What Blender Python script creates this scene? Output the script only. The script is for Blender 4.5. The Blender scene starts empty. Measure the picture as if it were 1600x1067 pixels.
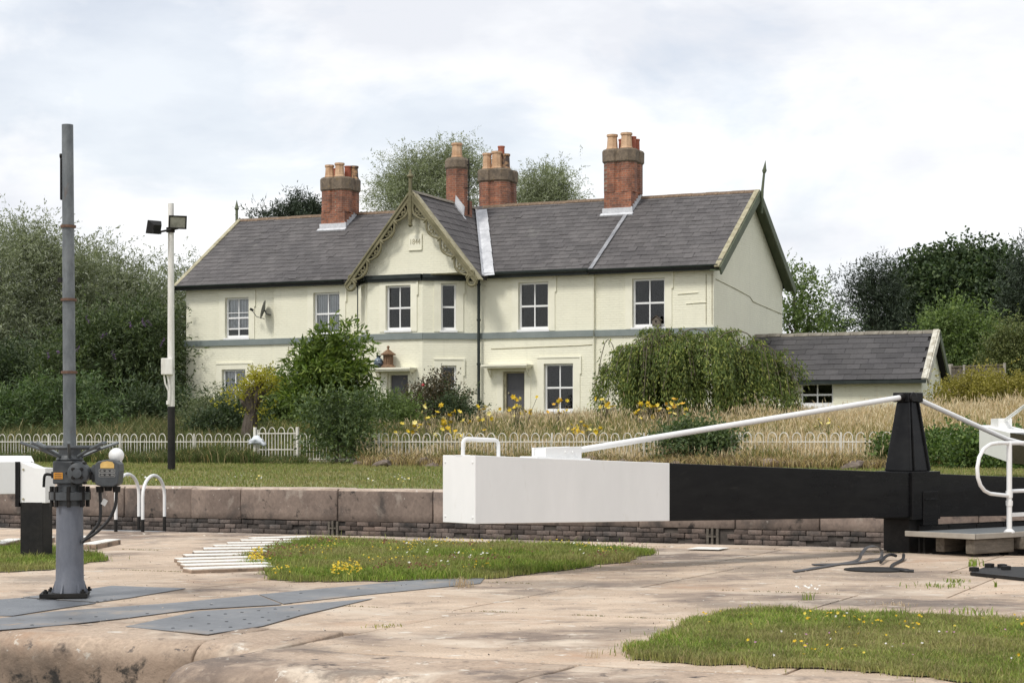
import bpy, bmesh, math, random
import numpy as np
from mathutils import Vector, Matrix, noise as mnoise

random.seed(7)
rng = np.random.default_rng(11)
SC = bpy.context.scene
COL = SC.collection
R = math.radians

# ------------------------------------------------------------------ camera, sky, sun, exposure
F = 2900.0            # focal length in photo pixels (photo 1600 px wide)
EYE = 1.3
HY = 690.0            # horizon row in the photo
cam_data = bpy.data.cameras.new('camera')
cam = bpy.data.objects.new('camera', cam_data)
COL.objects.link(cam)
cam.location = (0, 0, EYE)
cam.rotation_euler = (R(90), 0, 0)
cam_data.sensor_width = 36.0
cam_data.lens = 36.0 * F / 1600.0
cam_data.shift_y = (HY - 533.5) / 1600.0
cam_data.clip_start = 0.1
cam_data.clip_end = 3000.0
SC.camera = cam

SUN_EL, SUN_AZ = 50.0, 222.0      # azimuth clockwise from +Y: behind the camera, to the left
world = bpy.data.worlds.new('World')
SC.world = world
world.use_nodes = True
wn, wl = world.node_tree.nodes, world.node_tree.links
wn.clear()
w_out = wn.new('ShaderNodeOutputWorld')
sky = wn.new('ShaderNodeTexSky')
sky.sky_type = 'NISHITA'
sky.sun_disc = False
sky.sun_elevation = R(SUN_EL)
sky.sun_rotation = R(SUN_AZ)
sky.air_density = 1.0
sky.dust_density = 2.0
bg_sky = wn.new('ShaderNodeBackground')
bg_sky.inputs[1].default_value = 0.10
wl.new(sky.outputs[0], bg_sky.inputs[0])
tc = wn.new('ShaderNodeTexCoord')
mp = wn.new('ShaderNodeMapping')
mp.inputs['Scale'].default_value = (1.0, 1.0, 2.1)
mp.inputs['Location'].default_value = (0.66, 0.0, 0.02)
wl.new(tc.outputs['Generated'], mp.inputs[0])
n1 = wn.new('ShaderNodeTexNoise')
n1.inputs['Scale'].default_value = 5.0
n1.inputs['Detail'].default_value = 7.0
n1.inputs['Roughness'].default_value = 0.56
n1.inputs['Distortion'].default_value = 0.35
wl.new(mp.outputs[0], n1.inputs['Vector'])
r1 = wn.new('ShaderNodeValToRGB')          # cloud cover
r1.color_ramp.elements[0].position = 0.42
r1.color_ramp.elements[0].color = (0.7, 0.7, 0.7, 1)
r1.color_ramp.elements[1].position = 0.52
r1.color_ramp.elements[1].color = (1, 1, 1, 1)
wl.new(n1.outputs[0], r1.inputs[0])
mp2 = wn.new('ShaderNodeMapping')
mp2.inputs['Scale'].default_value = (1.0, 1.0, 2.6)
mp2.inputs['Location'].default_value = (3.1, 1.7, 0.4)
wl.new(tc.outputs['Generated'], mp2.inputs[0])
n2 = wn.new('ShaderNodeTexNoise')
n2.inputs['Scale'].default_value = 3.6
n2.inputs['Detail'].default_value = 6.0
n2.inputs['Roughness'].default_value = 0.58
wl.new(mp2.outputs[0], n2.inputs['Vector'])
r2 = wn.new('ShaderNodeValToRGB')          # light and grey parts of the clouds
r2.color_ramp.elements[0].position = 0.39
r2.color_ramp.elements[0].color = (0.575, 0.592, 0.632, 1)
r2.color_ramp.elements[1].position = 0.57
r2.color_ramp.elements[1].color = (0.745, 0.75, 0.757, 1)
wl.new(n2.outputs[0], r2.inputs[0])
bg_cloud = wn.new('ShaderNodeBackground')
bg_cloud.inputs[1].default_value = 0.98
wl.new(r2.outputs[0], bg_cloud.inputs[0])
w_mix = wn.new('ShaderNodeMixShader')
wl.new(r1.outputs[0], w_mix.inputs[0])
wl.new(bg_sky.outputs[0], w_mix.inputs[1])
wl.new(bg_cloud.outputs[0], w_mix.inputs[2])
wl.new(w_mix.outputs[0], w_out.inputs[0])

sun_data = bpy.data.lights.new('sun', 'SUN')
sun_data.energy = 1.5
sun_data.angle = R(12)
sun_data.color = (1.0, 0.96, 0.9)
sun = bpy.data.objects.new('sun', sun_data)
COL.objects.link(sun)
az, el = R(SUN_AZ), R(SUN_EL)
sdir = Vector((math.sin(az) * math.cos(el), math.cos(az) * math.cos(el), math.sin(el)))
sun.rotation_euler = sdir.to_track_quat('Z', 'Y').to_euler()
sun.location = (-20, -20, 40)

SC.view_settings.view_transform = 'Standard'
SC.view_settings.look = 'None'
SC.view_settings.exposure = 0.61
SC.view_settings.gamma = 1.0
SC.view_settings.use_curve_mapping = False

# ------------------------------------------------------------------ frames
TH = math.atan2(-0.4074, 0.913)                      # the lock, the fence and the house share this axis
AX = Vector((math.cos(TH), math.sin(TH), 0))         # along the lock, to the right
BX = Vector((-AX.y, AX.x, 0))                        # across it, away from the camera


def at(px, py, D):
    return Vector(((px - 800.0) / F * D, D, EYE - (py - HY) / F * D))


def gnd(px, py, z=0.0):
    D = F * (EYE - z) / (py - HY)
    return Vector(((px - 800.0) / F * D, D, z))


def lock_at(px, v, z=0.0):
    k = (px - 800.0) / F
    Y = v / (k * BX.x + BX.y)
    return Vector((k * Y, Y, z))


def uv(p):
    return (p.x * AX.x + p.y * AX.y, p.x * BX.x + p.y * BX.y)


def from_uv(u, v, z=0.0):
    return Vector((u * AX.x + v * BX.x, u * AX.y + v * BX.y, z))


# ------------------------------------------------------------------ materials
def _nodes(name):
    m = bpy.data.materials.new(name)
    m.use_nodes = True
    n, l = m.node_tree.nodes, m.node_tree.links
    n.clear()
    out = n.new('ShaderNodeOutputMaterial')
    p = n.new('ShaderNodeBsdfPrincipled')
    l.new(p.outputs[0], out.inputs[0])
    return m, n, l, p, out


def _noise(n, l, vec, scale, detail=5.0, rough=0.6, dist=0.0):
    t = n.new('ShaderNodeTexNoise')
    t.inputs['Scale'].default_value = scale
    t.inputs['Detail'].default_value = detail
    t.inputs['Roughness'].default_value = rough
    t.inputs['Distortion'].default_value = dist
    l.new(vec, t.inputs['Vector'])
    return t.outputs[0]


def _ramp(n, l, fac, stops):
    r = n.new('ShaderNodeValToRGB')
    e = r.color_ramp.elements
    while len(e) < len(stops):
        e.new(0.5)
    for i, (p, c) in enumerate(stops):
        e[i].position = p
        e[i].color = (*c, 1) if len(c) == 3 else c
    l.new(fac, r.inputs[0])
    return r.outputs[0]


def _mix(n, l, fac, a, b, mode='MIX'):
    m = n.new('ShaderNodeMix')
    m.data_type = 'RGBA'
    m.blend_type = mode
    if isinstance(fac, float):
        m.inputs[0].default_value = fac
    else:
        l.new(fac, m.inputs[0])
    for s, x in ((6, a), (7, b)):
        if isinstance(x, tuple):
            m.inputs[s].default_value = (*x, 1)
        else:
            l.new(x, m.inputs[s])
    return m.outputs[2]


def mat(name, c1, c2=None, scale=3.0, lo=0.35, hi=0.65, rough=0.7, metal=0.0, bump=0.0, bscale=40.0,
        spots=(), island=0.0, fine=0.0, fscale=60.0, stretch=(1, 1, 1), spec=0.5, bdist=0.01, world_pos=False, side=None):
    """two-tone noise + any number of spot layers (colour, scale, low, high) + relief"""
    m, n, l, p, out = _nodes(name)
    t = n.new('ShaderNodeTexCoord')
    if world_pos:
        g = n.new('ShaderNodeNewGeometry')
        src = g.outputs['Position']
    else:
        src = t.outputs['Object']
    mpn = n.new('ShaderNodeMapping')
    mpn.inputs['Scale'].default_value = stretch
    l.new(src, mpn.inputs[0])
    vec = mpn.outputs[0]
    c = c1
    if c2 is not None:
        c = _ramp(n, l, _noise(n, l, vec, scale), [(lo, c1), (hi, c2)])
    if fine > 0:
        f = _ramp(n, l, _noise(n, l, vec, fscale, 3.0, 0.7), [(0.25, (1 - fine,) * 3), (0.75, (1 + fine,) * 3)])
        c = _mix(n, l, 1.0, c, f, 'MULTIPLY')
    for (sc_, ss, s0, s1) in spots:
        k = _ramp(n, l, _noise(n, l, vec, ss, 6.0, 0.65, 0.3), [(s0, (0, 0, 0)), (s1, (1, 1, 1))])
        c = _mix(n, l, k, c, sc_)
    if side is not None:       # darker, stained colours blended in on upright faces, by surface normal
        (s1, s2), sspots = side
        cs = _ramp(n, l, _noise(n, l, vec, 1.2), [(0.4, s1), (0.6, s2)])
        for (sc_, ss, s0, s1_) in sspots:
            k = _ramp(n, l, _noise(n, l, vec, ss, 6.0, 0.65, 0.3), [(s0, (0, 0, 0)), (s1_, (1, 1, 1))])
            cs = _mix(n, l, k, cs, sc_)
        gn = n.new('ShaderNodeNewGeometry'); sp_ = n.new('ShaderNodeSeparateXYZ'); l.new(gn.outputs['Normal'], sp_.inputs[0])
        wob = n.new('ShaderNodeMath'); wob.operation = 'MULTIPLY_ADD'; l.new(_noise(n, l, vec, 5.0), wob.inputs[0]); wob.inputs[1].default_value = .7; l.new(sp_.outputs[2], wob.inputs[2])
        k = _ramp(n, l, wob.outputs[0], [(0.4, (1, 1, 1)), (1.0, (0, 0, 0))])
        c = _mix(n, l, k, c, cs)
    if island > 0:
        g2 = n.new('ShaderNodeObjectInfo')
        g3 = n.new('ShaderNodeNewGeometry')
        ad = n.new('ShaderNodeMath'); ad.operation = 'ADD'
        l.new(g2.outputs['Random'], ad.inputs[0]); l.new(g3.outputs['Random Per Island'], ad.inputs[1])
        fr = n.new('ShaderNodeMath'); fr.operation = 'FRACT'
        l.new(ad.outputs[0], fr.inputs[0])
        k = _ramp(n, l, fr.outputs[0], [(0, (1 - island,) * 3), (1, (1 + island,) * 3)])
        c = _mix(n, l, 1.0, c, k, 'MULTIPLY')
    if isinstance(c, tuple):
        p.inputs['Base Color'].default_value = (*c, 1)
    else:
        l.new(c, p.inputs['Base Color'])
    p.inputs['Roughness'].default_value = rough
    p.inputs['Metallic'].default_value = metal
    p.inputs['Specular IOR Level'].default_value = spec
    if bump > 0:
        b = n.new('ShaderNodeBump')
        b.inputs['Strength'].default_value = bump
        b.inputs['Distance'].default_value = bdist
        l.new(_noise(n, l, vec, bscale, 6.0, 0.65), b.inputs['Height'])
        l.new(b.outputs[0], p.inputs['Normal'])
    return m


def leaf_mat(name, c, var=0.35, trans=0.35, hue=0.03, rough=0.55, c2=None):
    m, n, l, p, out = _nodes(name)
    g = n.new('ShaderNodeNewGeometry')
    rnd = g.outputs['Random Per Island']
    t = n.new('ShaderNodeTexCoord')
    patch = _ramp(n, l, _noise(n, l, t.outputs['Object'], 0.9, 3.0), [(0.35, (1 - var * .6,) * 3), (0.65, (1 + var * .6,) * 3)])
    if c2 is None:
        c2 = (c[0] * 1.5, c[1] * 1.25, c[2] * 1.1)
    colr = _ramp(n, l, rnd, [(0.0, tuple(x * (1 - var) for x in c)), (0.6, c), (1.0, c2)])
    colr = _mix(n, l, 1.0, colr, patch, 'MULTIPLY')
    l.new(colr, p.inputs['Base Color'])
    p.inputs['Roughness'].default_value = rough
    p.inputs['Specular IOR Level'].default_value = 0.35
    tr = n.new('ShaderNodeBsdfTranslucent')
    tcol = _mix(n, l, 1.0, colr, (1.0, 1.1, 0.5), 'MULTIPLY')
    l.new(tcol, tr.inputs[0])
    ms = n.new('ShaderNodeMixShader')
    ms.inputs[0].default_value = trans
    l.new(p.outputs[0], ms.inputs[1]); l.new(tr.outputs[0], ms.inputs[2])
    l.new(ms.outputs[0], out.inputs[0])
    return m


def tint_mat(name, trans=0.25, rough=0.6):
    """colour of each blade or petal comes from its own attribute"""
    m, n, l, p, out = _nodes(name)
    a = n.new('ShaderNodeAttribute'); a.attribute_name = 'tint'
    l.new(a.outputs['Color'], p.inputs['Base Color'])
    p.inputs['Roughness'].default_value = rough
    p.inputs['Specular IOR Level'].default_value = 0.3
    tr = n.new('ShaderNodeBsdfTranslucent')
    l.new(a.outputs['Color'], tr.inputs[0])
    ms = n.new('ShaderNodeMixShader'); ms.inputs[0].default_value = trans
    l.new(p.outputs[0], ms.inputs[1]); l.new(tr.outputs[0], ms.inputs[2])
    l.new(ms.outputs[0], out.inputs[0])
    return m


def brick_relief_mat(name, c, bump=0.5, bw=0.23, bh=0.078, var=0.06, c2=None, mort=None, colour=False, grime=(0.45, 0.42, 0.33)):
    """brick courses: relief only (painted walls) or with brick colours (far chimneys)"""
    m, n, l, p, out = _nodes(name)
    t = n.new('ShaderNodeTexCoord')
    s = n.new('ShaderNodeSeparateXYZ'); l.new(t.outputs['Object'], s.inputs[0])
    ad = n.new('ShaderNodeMath'); ad.operation = 'ADD'
    l.new(s.outputs[0], ad.inputs[0]); l.new(s.outputs[1], ad.inputs[1])
    cb = n.new('ShaderNodeCombineXYZ'); l.new(ad.outputs[0], cb.inputs[0]); l.new(s.outputs[2], cb.inputs[1])
    b = n.new('ShaderNodeTexBrick')
    b.inputs['Scale'].default_value = 1.0
    b.inputs['Brick Width'].default_value = bw
    b.inputs['Row Height'].default_value = bh
    b.inputs['Mortar Size'].default_value = 0.008
    b.inputs['Mortar Smooth'].default_value = 0.4
    l.new(cb.outputs[0], b.inputs['Vector'])
    vec = t.outputs['Object']
    if colour:
        b.inputs['Color1'].default_value = (*c, 1)
        b.inputs['Color2'].default_value = (*c2, 1)
        b.inputs['Mortar'].default_value = (*mort, 1)
        base = b.outputs['Color']
        k = _ramp(n, l, _noise(n, l, vec, 2.2), [(0.35, (0.55,) * 3), (0.65, (1.15,) * 3)])
        base = _mix(n, l, 1.0, base, k, 'MULTIPLY')
        k2 = _ramp(n, l, _noise(n, l, vec, 14.0), [(0.55, (0, 0, 0)), (0.75, (1, 1, 1))])
        base = _mix(n, l, k2, base, (0.03, 0.026, 0.022))
    else:
        base = _ramp(n, l, _noise(n, l, vec, 1.3), [(0.3, tuple(x * (1 - var) for x in c)), (0.7, c)])
        k2 = _ramp(n, l, _noise(n, l, vec, 3.0, 7.0, 0.7), [(0.62, (0, 0, 0)), (0.82, (0.5,) * 3)])
        base = _mix(n, l, k2, base, grime)
        ms_ = n.new('ShaderNodeMapping'); ms_.inputs['Scale'].default_value = (3.2, 3.2, 0.22); l.new(vec, ms_.inputs[0])
        k3 = _ramp(n, l, _noise(n, l, ms_.outputs[0], 1.6, 6.0, 0.6), [(0.54, (0, 0, 0)), (0.85, (0.35,) * 3)])
        base = _mix(n, l, k3, base, tuple(x * .72 for x in c))
    l.new(base, p.inputs['Base Color'])
    p.inputs['Roughness'].default_value = 0.7
    mul = n.new('ShaderNodeMath'); mul.operation = 'MULTIPLY_ADD'
    l.new(b.outputs['Fac'], mul.inputs[0]); mul.inputs[1].default_value = -1.0
    l.new(_noise(n, l, vec, 12.0), mul.inputs[2])
    bp = n.new('ShaderNodeBump')
    bp.inputs['Strength'].default_value = bump
    bp.inputs['Distance'].default_value = 0.012
    l.new(mul.outputs[0], bp.inputs['Height'])
    l.new(bp.outputs[0], p.inputs['Normal'])
    return m


def glass_mat(name):
    m, n, l, p, out = _nodes(name)
    n.remove(p)
    tr = n.new('ShaderNodeBsdfTransparent'); tr.inputs[0].default_value = (0.9, 0.92, 0.92, 1)
    gl = n.new('ShaderNodeBsdfGlossy'); gl.inputs['Roughness'].default_value = 0.02
    fr = n.new('ShaderNodeFresnel'); fr.inputs[0].default_value = 1.5
    k = n.new('ShaderNodeMath'); k.operation = 'ADD'; k.inputs[1].default_value = -0.008
    l.new(fr.outputs[0], k.inputs[0])
    ms = n.new('ShaderNodeMixShader')
    l.new(k.outputs[0], ms.inputs[0]); l.new(tr.outputs[0], ms.inputs[1]); l.new(gl.outputs[0], ms.inputs[2])
    l.new(ms.outputs[0], out.inputs[0])
    return m


M = {}
M['cream'] = brick_relief_mat('cream_painted_brick', (0.81, 0.79, 0.635), 0.6)
M['cream_trim'] = mat('cream_trim', (0.81, 0.79, 0.65), (0.74, 0.72, 0.58), 2.0, rough=0.65, bump=0.05)
M['band'] = mat('slate_green_paint', (0.165, 0.195, 0.19), (0.21, 0.24, 0.23), 1.5, rough=0.55, fine=0.1)
M['gutter'] = mat('dark_gutter_paint', (0.016, 0.022, 0.02), (0.028, 0.035, 0.032), 3.0, rough=0.45, spec=0.3)
M['olive'] = mat('olive_bargeboard_paint', (0.115, 0.105, 0.052), (0.19, 0.17, 0.095), 2.2, rough=0.7, fine=0.25, fscale=25, bump=0.2, bscale=30)
M['olive_green'] = mat('green_bargeboard_paint', (0.075, 0.095, 0.055), (0.11, 0.125, 0.075), 2.2, rough=0.65, fine=0.2, fscale=25)
M['verge'] = mat('weathered_verge', (0.26, 0.23, 0.14), (0.42, 0.39, 0.27), 4.0, rough=0.85, fine=0.25, fscale=18)
M['slate'] = mat('roof_slate', (0.084, 0.078, 0.078), (0.112, 0.104, 0.102), 0.7, rough=0.7, spec=.35, island=0.16, fine=0.16, fscale=14, bump=0.2, bscale=20,
                 spots=(((0.17, 0.165, 0.15), 1.1, 0.62, 0.85),), world_pos=True)
M['slate_shed'] = mat('shed_slate', (0.05, 0.047, 0.049), (0.068, 0.064, 0.064), 0.9, rough=0.66, island=0.2, fine=0.16, fscale=14, bump=0.2, bscale=20, world_pos=True)
M['batten'] = mat('roof_underlay', (0.022, 0.021, 0.021), rough=0.9)
M['ridge'] = mat('ridge_tile_clay', (0.11, 0.072, 0.05), (0.2, 0.14, 0.09), 3.0, rough=0.85, fine=0.3, fscale=12)
M['ridge_grey'] = mat('ridge_tile_lichen', (0.13, 0.11, 0.085), (0.25, 0.23, 0.19), 4.0, rough=0.9, fine=0.3, fscale=12)
M['lead'] = mat('lead_flashing', (0.42, 0.43, 0.45), (0.62, 0.63, 0.65), 3.0, rough=0.55, fine=0.15, fscale=20, bump=0.2, bscale=8)
M['lead_grey'] = mat('weathered_lead', (0.2, 0.205, 0.22), (0.32, 0.325, 0.34), 3.0, rough=0.6, fine=0.2, fscale=20, bump=0.2, bscale=8)
M['lichen_white'] = mat('lichened_white_paint', (0.6, 0.58, 0.5), (0.36, 0.33, 0.26), 6.0, 0.42, 0.6, rough=0.85, fine=0.2, fscale=30)
M['chimney'] = brick_relief_mat('chimney_brick', (0.36, 0.125, 0.06), 0.6, c2=(0.2, 0.078, 0.048), mort=(0.3, 0.225, 0.165), colour=True)
M['cap'] = mat('chimney_cap_stone', (0.12, 0.095, 0.07), (0.2, 0.155, 0.11), 4.0, rough=0.9, fine=0.35, fscale=14, bump=0.3, bscale=20,
               spots=(((0.06, 0.05, 0.04), 5.0, 0.55, 0.75), ((0.26, 0.17, 0.04), 6.0, 0.6, 0.75)))
M['pot_buff'] = mat('chimney_pot_buff', (0.42, 0.25, 0.14), (0.56, 0.38, 0.24), 3.0, rough=0.8, fine=0.2, fscale=20)
M['pot_red'] = mat('chimney_pot_red', (0.27, 0.07, 0.035), (0.36, 0.11, 0.06), 3.0, rough=0.7, fine=0.2, fscale=20)
M['pot_sooty'] = mat('chimney_pot_sooty', (0.07, 0.05, 0.04), (0.42, 0.25, 0.13), 5.0, 0.45, 0.6, rough=0.8, fine=0.2, fscale=20)
M['white'] = mat('white_gloss_paint', (0.80, 0.80, 0.79), (0.76, 0.765, 0.755), 1.2, rough=0.38, fine=0.03, fscale=6)
M['white_beam'] = mat('white_beam_paint', (0.80, 0.80, 0.785), (0.755, 0.76, 0.745), 1.0, rough=0.42, fine=0.03, fscale=5, stretch=(1, 1, 0.3), bump=0.04, bscale=4,
                       spots=(((0.62, 0.61, 0.56), 5.0, 0.62, 0.85), ((0.45, 0.42, 0.36), 30.0, 0.74, 0.8)))
M['white_worn'] = mat('worn_white_paint', (0.74, 0.73, 0.69), (0.62, 0.60, 0.55), 3.0, rough=0.6, stretch=(3, 3, 0.5), fine=0.15, fscale=20,
                      spots=(((0.2, 0.18, 0.15), 5.0, 0.6, 0.72),))
M['white_dirty'] = mat('chipped_white_paint', (0.78, 0.77, 0.73), (0.68, 0.66, 0.6), 4.0, rough=0.75, fine=0.15, fscale=22, bump=0.4, bscale=30,
                       spots=(((0.3, 0.25, 0.19), 7.0, 0.62, 0.7),))
M['fence_white'] = mat('fence_white_paint', (0.74, 0.72, 0.66), (0.6, 0.57, 0.5), 2.0, rough=0.6, spots=(((0.25, 0.15, 0.09), 7.0, 0.66, 0.76),), world_pos=True)
M['black'] = mat('black_paint', (0.007, 0.007, 0.008), (0.012, 0.012, 0.012), 2.0, rough=0.26, spots=(((0.03, 0.028, 0.026), 7.0, 0.62, 0.8), ((0.07, 0.065, 0.06), 30.0, 0.73, 0.79)), fine=0.2, fscale=8, stretch=(0.4, 1, 1.5), bump=0.05, bscale=10, spec=0.16)
M['black_dull'] = mat('dull_black_paint', (0.012, 0.012, 0.012), (0.022, 0.02, 0.018), 3.0, rough=0.6, fine=0.3, fscale=18, spec=0.2)
M['iron'] = mat('dark_grey_machine_paint', (0.045, 0.05, 0.054), (0.065, 0.072, 0.077), 5.0, rough=0.5, fine=0.2, fscale=30, bump=0.08, bscale=60)
M['column'] = mat('blue_grey_column_paint', (0.105, 0.115, 0.14), (0.145, 0.155, 0.18), 3.0, rough=0.55, fine=0.12, fscale=25, stretch=(1, 1, 0.4))
M['galv'] = mat('dull_galvanised_steel', (0.105, 0.118, 0.124), (0.175, 0.19, 0.195), 6.0, rough=0.5, metal=0.35, fine=0.2, fscale=30, stretch=(1, 1, 0.5),
                spots=(((0.13, 0.08, 0.055), 5.0, 0.62, 0.75),))
M['rusty'] = mat('rusty_band', (0.09, 0.05, 0.035), (0.16, 0.09, 0.055), 20.0, rough=0.8)
M['plate'] = mat('blue_grey_steel_plate', (0.14, 0.146, 0.155), (0.205, 0.211, 0.22), 1.6, rough=0.5, metal=0.15, fine=0.15, fscale=12, bump=0.1, bscale=20,
                 spots=(((0.33, 0.27, 0.21), 1.6, 0.56, 0.72), ((0.09, 0.07, 0.055), 6.0, 0.62, 0.72)), world_pos=True)
M['rubber'] = mat('black_rubber', (0.012, 0.012, 0.013), rough=0.55)
M['amber'] = mat('amber_label', (0.72, 0.32, 0.03), (0.64, 0.27, 0.03), 20.0, rough=0.5)
M['gold'] = mat('gold_label', (0.72, 0.48, 0.16), (0.6, 0.38, 0.11), 20.0, rough=0.45)
M['label_black'] = mat('black_label', (0.01, 0.01, 0.01), rough=0.4)
M['label_pale'] = mat('pale_label_line', (0.5, 0.5, 0.48), rough=0.5)
M['lamp_globe'] = mat('white_globe', (0.85, 0.85, 0.83), rough=0.3)
M['glass'] = glass_mat('window_glass')
M['curtain'] = mat('net_curtain', (0.85, 0.84, 0.85), (0.72, 0.7, 0.74), 9.0, rough=0.9, stretch=(6, 6, 0.2))
M['door_grey'] = mat('grey_door', (0.075, 0.075, 0.085), (0.09, 0.09, 0.1), 2.0, rough=0.5)
M['door_low'] = mat('drab_door_panel', (0.12, 0.11, 0.07), (0.15, 0.14, 0.09), 2.0, rough=0.6)
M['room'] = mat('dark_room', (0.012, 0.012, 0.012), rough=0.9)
M['brown_tin'] = mat('rusty_brown_lantern', (0.15, 0.085, 0.045), (0.22, 0.13, 0.07), 8.0, rough=0.7, fine=0.25, fscale=30)
M['vase'] = mat('blue_black_glaze', (0.02, 0.025, 0.035), (0.2, 0.26, 0.32), 6.0, 0.45, 0.6, rough=0.25, stretch=(1, 1, 3))
M['dish'] = mat('grey_dish', (0.12, 0.125, 0.12), rough=0.5)
M['wood_grey'] = mat('weathered_timber', (0.085, 0.072, 0.056), (0.17, 0.145, 0.115), 3.0, rough=0.85, fine=0.3, fscale=20, stretch=(1, 8, 8), bump=0.4, bscale=30)
M['concrete_post'] = mat('concrete_post', (0.3, 0.27, 0.23), (0.38, 0.35, 0.3), 4.0, rough=0.9)
M['bark'] = mat('tree_bark', (0.06, 0.045, 0.035), (0.11, 0.09, 0.07), 6.0, rough=0.9, stretch=(3, 3, 0.6), bump=0.6, bscale=12, bdist=0.03)
M['stem'] = mat('woody_stem', (0.09, 0.075, 0.05), (0.14, 0.12, 0.08), 6.0, rough=0.85)
# stone and ground
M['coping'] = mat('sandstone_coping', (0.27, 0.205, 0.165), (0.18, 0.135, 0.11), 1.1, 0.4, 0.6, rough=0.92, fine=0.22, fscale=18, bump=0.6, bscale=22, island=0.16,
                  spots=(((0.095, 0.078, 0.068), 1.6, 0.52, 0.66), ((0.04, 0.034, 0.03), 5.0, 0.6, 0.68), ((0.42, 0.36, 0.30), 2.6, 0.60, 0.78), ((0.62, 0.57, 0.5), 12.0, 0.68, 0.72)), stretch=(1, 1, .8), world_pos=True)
STONE_SPOTS = (((0.19, 0.145, 0.115), 0.38, 0.5, 0.6), ((0.58, 0.49, 0.39), 1.3, 0.52, 0.66), ((0.42, 0.27, 0.175), 0.7, 0.57, 0.72), ((0.17, 0.135, 0.115), 1.5, 0.57, 0.7), ((0.42, 0.325, 0.245), 4.5, 0.5, 0.68),
               ((0.13, 0.11, 0.096), 9.0, 0.62, 0.69), ((0.63, 0.58, 0.5), 5.0, 0.62, 0.67), ((0.66, 0.63, 0.57), 17.0, 0.66, 0.70))
M['coping_top'] = mat('coping_top_edge', (0.50, 0.41, 0.33), (0.36, 0.28, 0.22), 2.0, 0.4, 0.6, rough=0.92, fine=0.25, fscale=24, bump=0.6, bscale=22,
                      spots=(((0.2, 0.16, 0.13), 3.0, 0.56, 0.68), ((0.66, 0.61, 0.54), 9.0, 0.6, 0.66)), world_pos=True)
M['near_face'] = mat('dark_sandstone_face', (0.35, 0.255, 0.18), (0.24, 0.17, 0.115), 1.2, 0.4, 0.6, rough=0.9, fine=0.28, fscale=26, bump=0.9, bscale=12, bdist=.02,
                     spots=(((0.11, 0.085, 0.07), 1.4, 0.5, 0.66), ((0.028, 0.024, 0.02), 4.2, 0.53, 0.61), ((0.42, 0.33, 0.26), 2.6, 0.6, 0.75)), stretch=(1, 1, .55), world_pos=True)  # darker brown stone with black stains
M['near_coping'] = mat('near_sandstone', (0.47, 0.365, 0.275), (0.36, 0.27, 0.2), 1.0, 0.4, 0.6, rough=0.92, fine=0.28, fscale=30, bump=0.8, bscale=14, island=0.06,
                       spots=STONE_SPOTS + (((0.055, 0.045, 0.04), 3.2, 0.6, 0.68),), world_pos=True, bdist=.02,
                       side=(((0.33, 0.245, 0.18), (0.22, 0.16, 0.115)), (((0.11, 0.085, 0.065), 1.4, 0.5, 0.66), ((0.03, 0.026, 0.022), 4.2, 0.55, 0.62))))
M['paving'] = mat('island_paving', (0.56, 0.44, 0.33), (0.43, 0.33, 0.242), 0.8, 0.4, 0.6, rough=0.92, fine=0.34, fscale=75, bump=0.8, bscale=40,
                  spots=STONE_SPOTS, stretch=(0.75, 1.0, 1), world_pos=True, island=0.05)


def add_stains(m, ells, col, strength=.55):
    """old stains in the paving, each with a ragged outline of its own"""
    n, l = m.node_tree.nodes, m.node_tree.links
    p = [q for q in n if q.type == 'BSDF_PRINCIPLED'][0]
    src = p.inputs['Base Color'].links[0].from_socket
    g = n.new('ShaderNodeNewGeometry')
    nz = _noise(n, l, g.outputs['Position'], 1.6, 7.0, 0.68, 0.4)
    fz_ = _noise(n, l, g.outputs['Position'], 26.0, 4.0, 0.7)
    acc = None
    for (cx, cy, rx, ry) in ells:
        mpn = n.new('ShaderNodeMapping')
        mpn.inputs['Scale'].default_value = (1 / rx, 1 / ry, 0)
        mpn.inputs['Location'].default_value = (-cx / rx, -cy / ry, 0)
        l.new(g.outputs['Position'], mpn.inputs[0])
        v = n.new('ShaderNodeVectorMath'); v.operation = 'LENGTH'; l.new(mpn.outputs[0], v.inputs[0])
        if acc is None:
            acc = v.outputs['Value']
        else:
            q = n.new('ShaderNodeMath'); q.operation = 'MINIMUM'; l.new(acc, q.inputs[0]); l.new(v.outputs['Value'], q.inputs[1]); acc = q.outputs[0]
    q = n.new('ShaderNodeMath'); q.operation = 'MULTIPLY_ADD'; l.new(nz, q.inputs[0]); q.inputs[1].default_value = 2.6; l.new(acc, q.inputs[2])
    q2 = n.new('ShaderNodeMath'); q2.operation = 'MULTIPLY_ADD'; l.new(fz_, q2.inputs[0]); q2.inputs[1].default_value = 1.5; l.new(q.outputs[0], q2.inputs[2])
    k = _ramp(n, l, q2.outputs[0], [(0.0, (strength,) * 3), (0.5, (strength,) * 3), (1.0, (0, 0, 0))])
    r_ = [x for x in n if x.type == 'VALTORGB'][-1]
    mr = n.new('ShaderNodeMapRange'); mr.inputs[1].default_value = 2.0; mr.inputs[2].default_value = 2.8
    l.new(q2.outputs[0], mr.inputs[0]); l.new(mr.outputs[0], r_.inputs[0])
    l.new(_mix(n, l, k, src, col), p.inputs['Base Color'])


def stain_px(px, py, rx, ry):
    c = gnd(px, py); D = c.y
    return (c.x, c.y, rx * D / F, ry * D * D / (F * EYE))


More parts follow.
